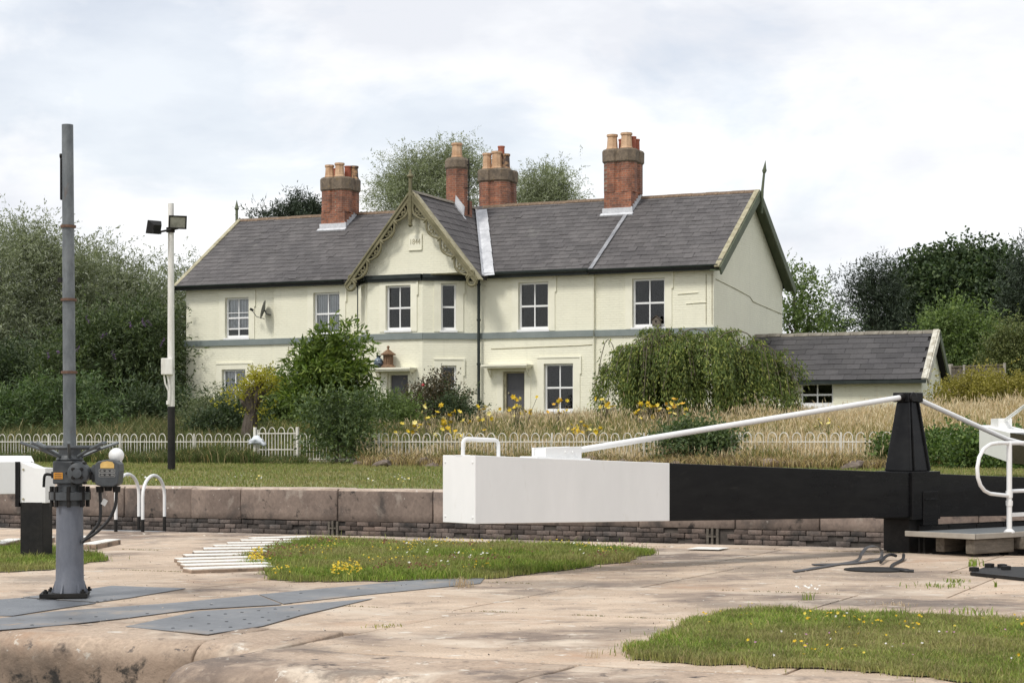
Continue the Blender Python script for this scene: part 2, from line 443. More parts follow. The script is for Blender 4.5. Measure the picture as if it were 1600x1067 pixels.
add_stains(M['paving'], [stain_px(880, 912, 300, 11), stain_px(1190, 889, 130, 13), stain_px(1370, 897, 130, 9), stain_px(1400, 942, 240, 9), stain_px(830, 926, 100, 8), stain_px(1130, 945, 110, 10), stain_px(1000, 985, 160, 9),
                         stain_px(330, 870, 60, 10), stain_px(60, 905, 90, 9), stain_px(430, 1012, 120, 12)], (0.165, 0.135, 0.112))
add_stains(M['near_coping'], [stain_px(350, 1032, 120, 10), stain_px(480, 1018, 130, 6), stain_px(560, 1050, 90, 9), stain_px(60, 1000, 120, 5), stain_px(250, 1008, 120, 5)], (0.12, 0.096, 0.08))
M['brick'] = mat('lock_brick', (0.11, 0.096, 0.088), (0.175, 0.128, 0.104), 1.2, rough=0.88, fine=0.35, fscale=30, bump=0.6, bscale=40, island=0.6,
                 spots=(((0.04, 0.037, 0.035), 2.5, 0.5, 0.66), ((0.3, 0.25, 0.21), 12.0, 0.66, 0.74)), world_pos=True)
M['mortar'] = mat('lock_mortar', (0.11, 0.092, 0.078), (0.035, 0.03, 0.027), 3.0, rough=0.95, world_pos=True)
M['soil'] = mat('turf_soil', (0.13, 0.15, 0.05), (0.20, 0.17, 0.08), 1.4, rough=0.95, fine=0.3, fscale=30, bump=0.6, bscale=30, world_pos=True)
M['lawn'] = mat('lawn_turf', (0.14, 0.165, 0.045), (0.21, 0.2, 0.08), 0.5, rough=0.95, fine=0.3, fscale=20, bump=0.6, bscale=30, world_pos=True)
M['earth'] = mat('garden_earth', (0.12, 0.1, 0.05), (0.09, 0.1, 0.04), 0.6, rough=0.95, bump=0.5, bscale=10)
M['far_ground'] = mat('far_ground', (0.07, 0.09, 0.035), (0.11, 0.11, 0.05), 0.05, rough=0.95)
M['water'] = mat('canal_water', (0.02, 0.025, 0.015), rough=0.08, bump=0.1, bscale=2.0)
M['rock'] = mat('bank_rubble', (0.15, 0.115, 0.095), (0.25, 0.2, 0.165), 3.0, rough=0.9, island=0.25, fine=0.25, fscale=20, bump=0.5, bscale=20)
M['blade'] = tint_mat('grass_blade')
M['petal'] = tint_mat('flower_petal', 0.15)

# ------------------------------------------------------------------ object helpers


def link(o, parent=None):
    COL.objects.link(o)
    if parent is not None:
        o.parent = parent
    return o


def tag(o, label=None, cat=None, group=None, kind=None):
    if label: o['label'] = label
    if cat: o['category'] = cat
    if group: o['group'] = group
    if kind: o['kind'] = kind
    return o


def thing(name, label, cat, loc=(0, 0, 0), rz=0.0, group=None):
    o = bpy.data.objects.new(name, None)
    o.empty_display_size = 0.2
    link(o)
    o.location = loc
    o.rotation_euler = (0, 0, rz)
    return tag(o, label, cat, group)


class MB:
    """collects shapes; build() links them as ONE mesh object"""

    def __init__(s):
        s.v, s.f = [], []

    def add(s, vs, fs):
        k = len(s.v)
        s.v.extend([tuple(x) for x in vs])
        s.f.extend([tuple(i + k for i in f) for f in fs])
        return s

    def box(s, x0, x1, y0, y1, z0, z1):
        return s.add([(x0, y0, z0), (x1, y0, z0), (x1, y1, z0), (x0, y1, z0), (x0, y0, z1), (x1, y0, z1), (x1, y1, z1), (x0, y1, z1)],
                     [(0, 3, 2, 1), (4, 5, 6, 7), (0, 1, 5, 4), (1, 2, 6, 5), (2, 3, 7, 6), (3, 0, 4, 7)])

    def obox(s, o, ex, ey, ez):
        """box from corner o with edge vectors"""
        o, ex, ey, ez = Vector(o), Vector(ex), Vector(ey), Vector(ez)
        p = [o, o + ex, o + ex + ey, o + ey]
        p += [q + ez for q in p]
        fs = [(0, 3, 2, 1), (4, 5, 6, 7), (0, 1, 5, 4), (1, 2, 6, 5), (2, 3, 7, 6), (3, 0, 4, 7)]
        if ex.cross(ey).dot(ez) < 0:
            fs = [tuple(reversed(f)) for f in fs]
        return s.add(p, fs)

    def prism(s, poly, ext):
        """closed polygon (3D points, in order) extruded along ext"""
        n = len(poly)
        e = Vector(ext)
        p = [Vector(q) for q in poly]
        nrm = Vector((0, 0, 0))
        for i in range(n):
            nrm += p[i].cross(p[(i + 1) % n])
        if nrm.dot(e) > 0:
            p = list(reversed(p))
        q = p + [x + e for x in p]
        fs = [tuple(range(n)), tuple(reversed(range(n, 2 * n)))]
        fs += [(i, i + n, (i + 1) % n + n, (i + 1) % n) for i in range(n)]
        return s.add(q, fs)

    def tube(s, pts, r, n=6, cap=True, closed=False):
        pts = [Vector(p) for p in pts]
        rs = r if isinstance(r, (list, tuple)) else [r] * len(pts)
        k = len(pts)
        vs, fs = [], []
        ref = None
        for i, p in enumerate(pts):
            if closed:
                d = pts[(i + 1) % k] - pts[i - 1]
            else:
                d = pts[min(i + 1, k - 1)] - pts[max(i - 1, 0)]
            d.normalize()
            if ref is None:
                ref = Vector((0, 0, 1)) if abs(d.z) < 0.9 else Vector((1, 0, 0))
            x = d.cross(ref)
            if x.length < 1e-4:
                x = d.cross(Vector((0, 1, 0)))
            x.normalize()
            y = d.cross(x)
            ref = x.cross(d) * 1.0
            ref = -y if (-y).dot(ref) > 0 else y
            for j in range(n):
                a = 2 * math.pi * j / n
                vs.append(p + (x * math.cos(a) + y * math.sin(a)) * rs[i])
        segs = k if closed else k - 1
        for i in range(segs):
            for j in range(n):
                a0, a1 = i * n + j, i * n + (j + 1) % n
                b0, b1 = ((i + 1) % k) * n + j, ((i + 1) % k) * n + (j + 1) % n
                fs.append((a0, a1, b1, b0))
        if cap and not closed:
            fs.append(tuple(reversed(range(n))))
            fs.append(tuple(range((k - 1) * n, k * n)))
        return s.add(vs, fs)

    def lathe(s, prof, n=16, c=(0, 0, 0), axis='z', rot=0.0):
        """profile of (radius, height) turned round an axis through c"""
        vs, fs = [], []
        for (r, h) in prof:
            for j in range(n):
                a = 2 * math.pi * j / n + rot
                x, y = r * math.cos(a), r * math.sin(a)
                q = {'z': (x, y, h), 'x': (h, x, y), 'y': (y, h, x)}[axis]
                vs.append((q[0] + c[0], q[1] + c[1], q[2] + c[2]))
        k = len(prof)
        for i in range(k - 1):
            for j in range(n):
                fs.append((i * n + j, i * n + (j + 1) % n, (i + 1) * n + (j + 1) % n, (i + 1) * n + j))
        fs.append(tuple(reversed(range(n))))
        fs.append(tuple(range((k - 1) * n, k * n)))
        return s.add(vs, fs)

    def mesh(s, name):
        me = bpy.data.meshes.new(name)
        me.from_pydata(s.v, [], s.f)
        me.update()
        return me

    def build(s, name, m, parent=None, smooth=False, bevel=0.0):
        me = s.mesh(name)
        me.materials.append(m)
        if bevel > 0:
            bm = bmesh.new(); bm.from_mesh(me)
            ed = [e for e in bm.edges if len(e.link_faces) == 2 and e.calc_face_angle(0) > 0.6]
            bmesh.ops.bevel(bm, geom=ed, offset=bevel, segments=2, profile=0.5, affect='EDGES')
            bm.to_mesh(me); bm.free()
        if smooth:
            me.polygons.foreach_set('use_smooth', [True] * len(me.polygons))
            try:
                me.set_sharp_from_angle(angle=R(40))
            except Exception:
                pass
        return link(bpy.data.objects.new(name, me), parent)


def np_mesh(name, verts, faces_n, loops, m, tint=None):
    """fast mesh: verts (N,3); faces_n vertex count per face; loops flat indices"""
    me = bpy.data.meshes.new(name)
    me.vertices.add(len(verts))
    me.vertices.foreach_set('co', np.ascontiguousarray(verts, dtype=np.float32).ravel())
    me.loops.add(len(loops))
    me.loops.foreach_set('vertex_index', np.ascontiguousarray(loops, dtype=np.int32))
    me.polygons.add(len(faces_n))
    st = np.concatenate([[0], np.cumsum(faces_n)[:-1]]).astype(np.int32)
    me.polygons.foreach_set('loop_start', st)
    me.update(calc_edges=True)
    if tint is not None:
        a = me.attributes.new('tint', 'FLOAT_COLOR', 'POINT')
        c = np.ones((len(verts), 4), dtype=np.float32); c[:, :3] = tint
        a.data.foreach_set('color', c.ravel())
    me.materials.append(m)
    me.polygons.foreach_set('use_smooth', [False] * len(faces_n))
    return me


def norm(a):
    return a / np.maximum(np.linalg.norm(a, axis=1, keepdims=True), 1e-6)


def leaf_mesh(name, pos, axis, nrm, ln, wd, m, tint=None):
    """kite-shaped leaves, one quad each"""
    axis = norm(axis)
    side = norm(np.cross(axis, nrm))
    up = np.cross(side, axis)
    ln = ln[:, None]; wd = wd[:, None]
    v = np.empty((len(pos), 4, 3))
    v[:, 0] = pos
    v[:, 1] = pos + axis * ln * 0.45 + side * wd * 0.5 + up * wd * 0.12
    v[:, 2] = pos + axis * ln
    v[:, 3] = pos + axis * ln * 0.45 - side * wd * 0.5 + up * wd * 0.12
    n = len(pos)
    t = None if tint is None else np.repeat(tint, 4, axis=0)
    return np_mesh(name, v.reshape(-1, 3), np.full(n, 4), np.arange(4 * n), m, t)


def blades_mesh(name, base, h, w, lean, m, tint, tip_tint=None, curve=0.5):
    """grass blades: a quad and a triangle each"""
    n = len(base)
    a = rng.uniform(0, 2 * np.pi, n)
    side = np.stack([np.cos(a), np.sin(a), np.zeros(n)], 1)
    b = rng.uniform(0, 2 * np.pi, n)
    ld = np.stack([np.cos(b), np.sin(b), np.zeros(n)], 1) * (lean * rng.uniform(0.2, 1, n) * h)[:, None]
    up = np.array([0, 0, 1.0])
    v = np.empty((n, 5, 3))
    hw = (w / 2)[:, None]
    v[:, 0] = base - side * hw
    v[:, 1] = base + side * hw
    mid = base + up * (h * 0.55)[:, None] + ld * 0.3
    v[:, 2] = mid + side * hw * 0.75
    v[:, 3] = mid - side * hw * 0.75
    v[:, 4] = base + up * (h * (1 - 0.25 * lean))[:, None] + ld
    i = np.arange(n)[:, None] * 5
    loops = np.concatenate([i + 0, i + 1, i + 2, i + 3, i + 3, i + 2, i + 4], axis=1).ravel()
    fn = np.tile([4, 3], n)
    t = np.repeat(tint, 5, axis=0).reshape(n, 5, 3)
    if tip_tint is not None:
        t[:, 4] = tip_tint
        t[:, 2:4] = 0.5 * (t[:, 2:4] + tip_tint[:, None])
    return np_mesh(name, v.reshape(-1, 3), fn, loops, m, t.reshape(-1, 3))


def obj(name, me, parent=None):
    return link(bpy.data.objects.new(name, me), parent)


def in_poly(pts, poly):
    x, y = pts[:, 0], pts[:, 1]
    r = np.zeros(len(pts), bool)
    n = len(poly)
    for i in range(n):
        x0, y0 = poly[i]; x1, y1 = poly[(i + 1) % n]
        c = ((y0 > y) != (y1 > y)) & (x < (x1 - x0) * (y - y0) / (y1 - y0 + 1e-12) + x0)
        r ^= c
    return r


def scatter(poly, n):
    p = np.array(poly)
    lo, hi = p.min(0), p.max(0)
    out = np.zeros((0, 2))
    while len(out) < n:
        q = rng.uniform(lo, hi, (n * 2, 2))
        out = np.concatenate([out, q[in_poly(q, poly)]])
    return out[:n]


def palette(cols, n, var=0.2):
    c = np.array(cols)[rng.integers(0, len(cols), n)]
    return np.clip(c * (1 + rng.uniform(-var, var, (n, 1))), 0.003, 0.95)


def noise2(p, scale):
    return np.array([mnoise.noise(Vector((x * scale, y * scale, 3.3))) for x, y in p])


# ------------------------------------------------------------------ plants
def lobe(px, py, D, rx, ry, df=0.8):
    """an ellipsoid of the crown at its own distance, from its size in the photo"""
    return (np.array(at(px, py, D)), np.array([rx * D / F, rx * D / F * df, ry * D / F]))


def sprays(lobes, clumps, per, slen, leaves, up=0.3, droop=0.2, spread=0.7, clump_r=0.35, ln=0.1, wd=0.05, shell=0.55, flat=0.0, jit=0.04, low=-0.5):
    """leaf positions along many short twigs that grow out of clumps spread through the crown"""
    area = np.array([(r[0] * r[1] * r[2]) ** (2 / 3) for c, r in lobes])
    li = rng.choice(len(lobes), clumps, p=area / area.sum())
    C = np.array([lobes[i][0] for i in li]); Rr = np.array([lobes[i][1] for i in li])
    d = norm(rng.normal(size=(clumps, 3)))
    d[:, 2] = np.where(d[:, 2] < low, -d[:, 2], d[:, 2])
    rad = rng.uniform(shell ** 2, 1, clumps) ** 0.5 * rng.uniform(0.88, 1.1, clumps)
    cp = C + d * Rr * rad[:, None]
    cn = norm(d / np.maximum(Rr, 0.1))
    csz = rng.uniform(0.6, 1.3, clumps)
    n = clumps * per
    p0 = np.repeat(cp, per, 0) + rng.normal(size=(n, 3)) * (np.repeat(csz, per) * clump_r)[:, None] * np.array([1, 1, 0.75])
    dr = norm(np.repeat(cn, per, 0) + rng.normal(size=(n, 3)) * spread + np.array([0, 0, up]))
    sl = slen * rng.uniform(0.5, 1.2, n)
    t = np.tile((np.arange(leaves) + 0.5) / leaves, n)
    P = np.repeat(p0, leaves, 0); Dv = np.repeat(dr, leaves, 0); S = np.repeat(sl, leaves)
    pos = P + Dv * (S * t)[:, None]
    pos[:, 2] -= droop * S * t * t
    N = n * leaves
    pos += rng.normal(size=(N, 3)) * jit
    tang = Dv.copy(); tang[:, 2] -= 2 * droop * t
    ax = norm(tang) + rng.normal(size=(N, 3)) * 0.75
    nr = rng.normal(size=(N, 3)) + np.array([0, 0, 0.8 + flat])
    l_ = ln * rng.uniform(0.5, 1.4, N)
    w_ = wd * rng.uniform(0.55, 1.35, N)
    return pos, ax, nr, l_, w_, cp


def tree(name, label, cat, base, lobes, m, trunk_r, clumps, per, slen, leaves, group=None, trunk_top=0.55, limbs=7, crown_name='crown', bark=None, **kw):
    root = thing(name, label, cat, base, 0.0, group)
    b = np.array(base)
    lob = [(c - b, r) for c, r in lobes]
    pos, ax, nr, l_, w_, cp = sprays(lob, clumps, per, slen, leaves, **kw)
    obj(crown_name, leaf_mesh(crown_name, pos, ax, nr, l_, w_, m), root)
    top = np.mean([c for c, r in lob], 0)
    k = MB()
    h = max(top[2] * trunk_top, 0.3)
    pts = [Vector((0, 0, -0.3)), Vector((0.02 * h, 0, h * .3)), Vector((top[0] * .25, top[1] * .25, h * .7)), Vector((top[0] * .5, top[1] * .5, h))]
    k.tube(pts, [trunk_r * 1.25, trunk_r, trunk_r * .85, trunk_r * .7], 7)
    sel = rng.choice(len(cp), min(limbs, len(cp)), replace=False)
    for i in sel:
        e = Vector(cp[i]); s0 = pts[3] if random.random() < .6 else pts[2]
        mid = s0.lerp(e, 0.5) + Vector((random.uniform(-.2, .2), random.uniform(-.2, .2), 0.12 * (e - s0).length))
        k.tube([s0, mid, e], [trunk_r * .45, trunk_r * .25, trunk_r * .07], 5)
    k.build('trunk', bark or M['bark'], root, True)
    return root

# ================================================================== the setting
def strip_mesh(name, us, prof, m, kind='structure'):
    """profile of (v, z) swept along the lock from us[0] to us[1], in steps"""
    k = MB()
    for i, u in enumerate(us):
        for (v, z) in prof:
            k.v.append(tuple(from_uv(u, v, z)))
    n = len(prof)
    for i in range(len(us) - 1):
        for j in range(n - 1):
            k.f.append((i * n + j, (i + 1) * n + j, (i + 1) * n + j + 1, i * n + j + 1))
    return tag(k.build(name, m), kind=kind)


V_NEAR_L, V_NEAR_R, U_STEP = 10.1, 9.0, -6.3      # near quay edge: recessed on the left of the step
V_FAR, V_WALL = 22.35, 27.76                       # far edge of the island, face of the far lock wall
US = [-400, -120, -60, -45, -30, -20, -10, 0, 10, 20, 40, 90, 300]
# far country, garden and bank, lawn
strip_mesh('ground', US, [(57.0, 1.98), (75, 1.98), (110, 1.95), (420, 1.9), (1600, 1.5)], M['far_ground'])
strip_mesh('garden_ground', [-60, -30, -20, -10, 0, 10, 20, 40, 60], [(41.4, 0.78), (43, 1.0), (47, 1.45), (52, 1.85), (57.0, 1.984), (57.6, 1.99)], M['earth'])
strip_mesh('lawn', [-60, -40, -30, -20, -12, -4, 4, 12, 24, 60], [(V_WALL + 0.74, 0.47), (30, 0.52), (35, 0.655), (40, 0.73), (41.5, 0.80)], M['lawn'])
strip_mesh('canal_water', [-60, 0, 60], [(-40, -2.6), (28.2, -2.6)], M['water'])
strip_mesh('quay', [-60, 0, 60], [(-60, -0.3), (2.5, -0.3), (2.5, -4)], M['paving'])

# island: paving sheet and the walls below it
isl = MB()
pts = [(-60, V_NEAR_L + 0.95), (U_STEP - 0.0, V_NEAR_L + 0.95), (U_STEP + 0.25, V_NEAR_R + 1.0), (30, V_NEAR_R + 1.0), (30, V_FAR), (-60, V_FAR)]
isl.f.append(tuple(range(6))); isl.v.extend([tuple(from_uv(u, v, -.02)) for u, v in pts])
for a, b_ in (((-60, V_NEAR_L + .06), (U_STEP + .1, V_NEAR_L + .06)), ((U_STEP + .1, V_NEAR_L + .06), (U_STEP + .1, V_NEAR_R + .06)), ((U_STEP + .1, V_NEAR_R + .06), (30, V_NEAR_R + .06)), ((30, V_FAR - .001), (-60, V_FAR - .001))):
    k = len(isl.v)
    zt = -0.021 if a[1] > 20 else -0.5
    isl.v.extend([tuple(from_uv(*a, -4)), tuple(from_uv(*b_, -4)), tuple(from_uv(*b_, zt)), tuple(from_uv(*a, zt))])
    isl.f.append((k, k + 1, k + 2, k + 3))
island = tag(isl.build('island_paving', M['paving']), kind='structure')


def stone_mesh(lu, lv, h, bev, seg=5, rough=0.012, seed=0, round_side=False):
    """a worn block: bevelled box, cut into a grid and roughened"""
    bm = bmesh.new()
    bmesh.ops.create_cube(bm, size=1.0)
    bmesh.ops.scale(bm, vec=(lu, lv, h), verts=bm.verts)
    bmesh.ops.translate(bm, vec=(lu / 2, lv / 2, -h / 2), verts=bm.verts)
    big = [e for e in bm.edges if all(v.co.y < 1e-4 for v in e.verts) and (all(v.co.z > -1e-4 for v in e.verts) or (round_side and all(v.co.x < 1e-4 for v in e.verts)))]
    if round_side:
        big += [e for e in bm.edges if all(v.co.x < 1e-4 and v.co.z > -1e-4 for v in e.verts)]
    bmesh.ops.bevel(bm, geom=big, offset=bev, segments=4, profile=0.5, affect='EDGES')
    bmesh.ops.bevel(bm, geom=[e for e in bm.edges if len(e.link_faces) == 2 and e.calc_face_angle(0) > 0.9], offset=min(.012, bev * .5), segments=1, affect='EDGES')
    if seg > 1:
        bmesh.ops.subdivide_edges(bm, edges=[e for e in bm.edges if e.calc_length() > 0.35], cuts=seg, use_grid_fill=True)
        for v in bm.verts:
            d = mnoise.noise_vector(v.co * 2.1 + Vector((seed * 7.3, seed * 3.1, 0))) * rough + mnoise.noise_vector(v.co * 6.0 + Vector((seed, 0, 5))) * rough * .5
            v.co += d
    me = bpy.data.meshes.new('stone')
    bm.to_mesh(me); bm.free()
    me.polygons.foreach_set('use_smooth', [True] * len(me.polygons))
    return me


def stone_row(parent, name, u0, u1, v, z, lens, lv, h, bev, m, gap=0.012, seg=5, rough=0.012, jz=0.012, first_round=False, face=None, face_z=.3):
    u = u0; i = 0
    while u < u1 - 0.2:
        L_ = min(lens[i % len(lens)] * random.uniform(.93, 1.07), u1 - u)
        if u1 - u - L_ < 0.4:
            L_ = u1 - u
        me = stone_mesh(L_ - gap, lv, h, bev, seg, rough, seed=u, round_side=first_round and i == 0)
        me.materials.append(m)
        if face is not None:       # front faces take a second, darker material than the tops
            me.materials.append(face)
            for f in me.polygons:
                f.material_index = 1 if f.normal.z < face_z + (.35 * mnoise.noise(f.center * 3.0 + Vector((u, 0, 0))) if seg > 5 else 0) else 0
        o = obj(name, me, parent)
        o.location = from_uv(u, v + random.uniform(-.01, .01), z + random.uniform(-jz, jz * .3))
        o.rotation_euler = (0, 0, TH)
        u += L_; i += 1


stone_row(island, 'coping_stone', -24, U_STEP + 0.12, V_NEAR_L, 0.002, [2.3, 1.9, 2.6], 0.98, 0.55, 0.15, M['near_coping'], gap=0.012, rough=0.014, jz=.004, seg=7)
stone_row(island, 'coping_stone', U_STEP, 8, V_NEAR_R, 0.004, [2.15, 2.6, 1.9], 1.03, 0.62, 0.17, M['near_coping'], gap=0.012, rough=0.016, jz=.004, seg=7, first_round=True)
# bedding below the joints of the edge stones
bd = MB()
for pl in ([(-60, V_NEAR_L + .2), (U_STEP + .1, V_NEAR_L + .2), (U_STEP + .1, V_NEAR_L + 1.2), (-60, V_NEAR_L + 1.2)], [(U_STEP + .25, V_NEAR_R + .3), (30, V_NEAR_R + .3), (30, V_NEAR_R + 1.3), (U_STEP + .25, V_NEAR_R + 1.3)]):
    k0 = len(bd.v); bd.v.extend([tuple(from_uv(u, v, -.035)) for u, v in pl]); bd.f.append((k0, k0 + 1, k0 + 2, k0 + 3))
bd.build('bedding', M['paving'], island)
# big cast slabs of the island surface, each a little proud of the sheet, with open joints
srow = [(V_NEAR_L + .985, 12.9, -30, U_STEP + .22), (V_NEAR_R + 1.035, 12.9, U_STEP + .22, 14), (12.9, 15.6, -30, 14), (15.6, 18.6, -30, 14), (18.6, V_FAR - .625, -30, 14)]
for r_, (v0, v1, ua, ub) in enumerate(srow):
    u = ua; e0 = 0.0
    while u < ub - .1:
        w_ = random.uniform(2.4, 3.6)
        u1 = min(u + w_, ub)
        if ub - u1 < .8: u1 = ub
        k = MB(); g = .011; sk = random.uniform(-.06, .06) if u1 < ub else 0.0
        c4 = [from_uv(a, b, -.06) for a, b in ((u + g, v0 + g), (u1 - g, v0 + g), (u1 - g + sk, v1 - g), (u + g + e0, v1 - g))]
        k.prism(c4, (0, 0, .06 + random.uniform(-.0015, .0015))); k.build('paving_slab', M['paving'], island, bevel=.004)
        u = u1; e0 = sk
# shallow slabs along the far edge of the island
stone_row(island, 'edge_slab', -26, -4.9, V_FAR - 0.62, 0.012, [1.9, 1.5, 2.2], 0.62, 0.3, 0.02, M['paving'], gap=0.012, seg=2, rough=0.004, jz=0.003)

# far lock wall: coping stones, brick courses, backing
fw = MB()
for (u0, u1) in ((-60, 40),):
    a = [from_uv(u0, V_WALL + .04, -4), from_uv(u1, V_WALL + .04, -4), from_uv(u1, V_WALL + .74, -4), from_uv(u0, V_WALL + .74, -4)]
    fw.prism(a, (0, 0, 4.47 - 0.02))
wall = tag(fw.build('lock_wall', M['mortar']), kind='structure')
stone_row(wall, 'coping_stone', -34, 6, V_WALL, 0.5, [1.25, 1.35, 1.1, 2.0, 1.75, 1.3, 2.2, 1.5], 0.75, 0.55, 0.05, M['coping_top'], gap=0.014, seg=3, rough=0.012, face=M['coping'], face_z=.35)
br = stone_mesh(0.22, 0.1, 0.071, 0.006, 1)
br.materials.append(M['brick'])
spots = []
for c in range(7):
    u = -30 + (0.115 if c % 2 else 0)
    while u < 3:
        spots.append((u, c)); u += 0.23
spots = [s for s in spots if not (abs(s[0] - uv(lock_at(520, V_WALL))[0]) < 0.12 or abs(s[0] - uv(lock_at(1113, V_WALL))[0]) < 0.12)]


def brick_rank(s):
    p = from_uv(s[0], V_WALL, -0.1)
    px = 800 + F * p.x / p.y
    return (s[1] > 3, not (0 <= px <= 1470), s[1], abs(px - 700))


spots.sort(key=brick_rank)
bv = []; bl = []; bn = []
bco = np.array([v.co[:] for v in br.vertices]); bfl = [list(p.vertices) for p in br.polygons]
for i, (u, c) in enumerate(spots):
    z = -0.062 - c * 0.078
    dv = random.uniform(-.012, .012)
    if i < 300:
        o = obj('brick', br, wall)
        o.location = from_uv(u + random.uniform(-.006, .006), V_WALL + .012 + dv + (.05 if random.random() < .05 else 0), z + random.uniform(-.004, .004))
        o.rotation_euler = (random.uniform(-.02, .02), 0, TH + random.uniform(-.015, .015))
    else:
        off = sum(len(x) for x in bv)
        base = np.array(from_uv(u, V_WALL + .012 + dv, z))
        q = np.stack([bco[:, 0] * AX.x + bco[:, 1] * BX.x, bco[:, 0] * AX.y + bco[:, 1] * BX.y, bco[:, 2]], 1) + base
        bv.append(q)
        for f in bfl:
            bn.append(len(f)); bl.extend([j + off for j in f])
if bv:
    tag(obj('brickwork', np_mesh('brickwork', np.concatenate(bv), np.array(bn), np.array(bl), M['brick']), wall), kind='stuff')
for px in (520, 1113):       # iron ladder recess fittings in the brick
    p = lock_at(px, V_WALL - 0.01)
    u = uv(p)[0]
    k = MB()
    k.box(-.1, -.06, 0, .05, -.33, -.06).box(.06, .1, 0, .05, -.33, -.06).box(-.015, .02, -.02, .03, -.36, -.05).box(-.06, .06, -.012, .02, -.19, -.165)
    o = k.build('iron_fitting', M['wood_grey'], wall); o.location = from_uv(u, V_WALL - .01, 0); o.rotation_euler = (0, 0, TH)

# ================================================================== the lock house
HG = 2.0
P0 = Vector(((1115 - 800) / F * 60.0, 60.0, HG))
HLEN = 20.255
HL = P0 - AX * HLEN


def hx(px, y=0.0):
    k = (px - 800.0) / F
    Px = HL + BX * y
    return (k * Px.y - Px.x) / (AX.x - k * AX.y)


def hz(px, py, y=0.0):
    D = (HL + AX * hx(px, y) + BX * y).y
    return EYE - (py - HY) / F * D - HG


house = thing('lock_house', 'long cream painted two storey house with slate roof and red brick chimneys', 'house', HL, TH)


class Wall:
    """a wall line in the house frame: origin, direction, outward normal"""

    def __init__(s, o, e):
        s.o = Vector((*o, 0)); e = Vector((*e, 0))
        s.t = (e - s.o).normalized(); s.L = (e - s.o).length
        s.n = Vector((s.t.y, -s.t.x, 0))

    def p(s, a, d, z):
        return s.o + s.t * a - s.n * d + Vector((0, 0, z))

    def spx(s, px):
        k = (px - 800.0) / F
        O = HL + AX * s.o.x + BX * s.o.y
        T = AX * s.t.x + BX * s.t.y
        return (k * O.y - O.x) / (T.x - k * T.y)

    def zpy(s, a, py):
        D = (HL + AX * (s.o.x + s.t.x * a) + BX * (s.o.y + s.t.y * a)).y
        return EYE - (py - HY) / F * D - HG

    def bar(s, k, a0, a1, d0, d1, z0, z1):
        k.obox(s.p(a0, d0, z0), s.t * (a1 - a0), -s.n * (d1 - d0), (0, 0, z1 - z0))

    def sheet(s, k, z0, z1, holes, depth=0.22):
        xs = sorted({0.0, s.L, *[h[0] for h in holes], *[h[1] for h in holes]})
        zs = sorted({z0, z1, *[h[2] for h in holes], *[h[3] for h in holes]})
        for i in range(len(xs) - 1):
            for j in range(len(zs) - 1):
                cx, cz = (xs[i] + xs[i + 1]) / 2, (zs[j] + zs[j + 1]) / 2
                if any(h[0] < cx < h[1] and h[2] < cz < h[3] for h in holes):
                    continue
                k.add([s.p(xs[i], 0, zs[j]), s.p(xs[i + 1], 0, zs[j]), s.p(xs[i + 1], 0, zs[j + 1]), s.p(xs[i], 0, zs[j + 1])], [(0, 1, 2, 3)])
        for (a0, a1, b0, b1) in holes:
            c0 = [s.p(a0, 0, b0), s.p(a1, 0, b0), s.p(a1, 0, b1), s.p(a0, 0, b1)]
            c1 = [s.p(a0, depth, b0), s.p(a1, depth, b0), s.p(a1, depth, b1), s.p(a0, depth, b1)]
            k.add(c0 + c1, [(i, i + 4, (i + 1) % 4 + 4, (i + 1) % 4) for i in range(4)])


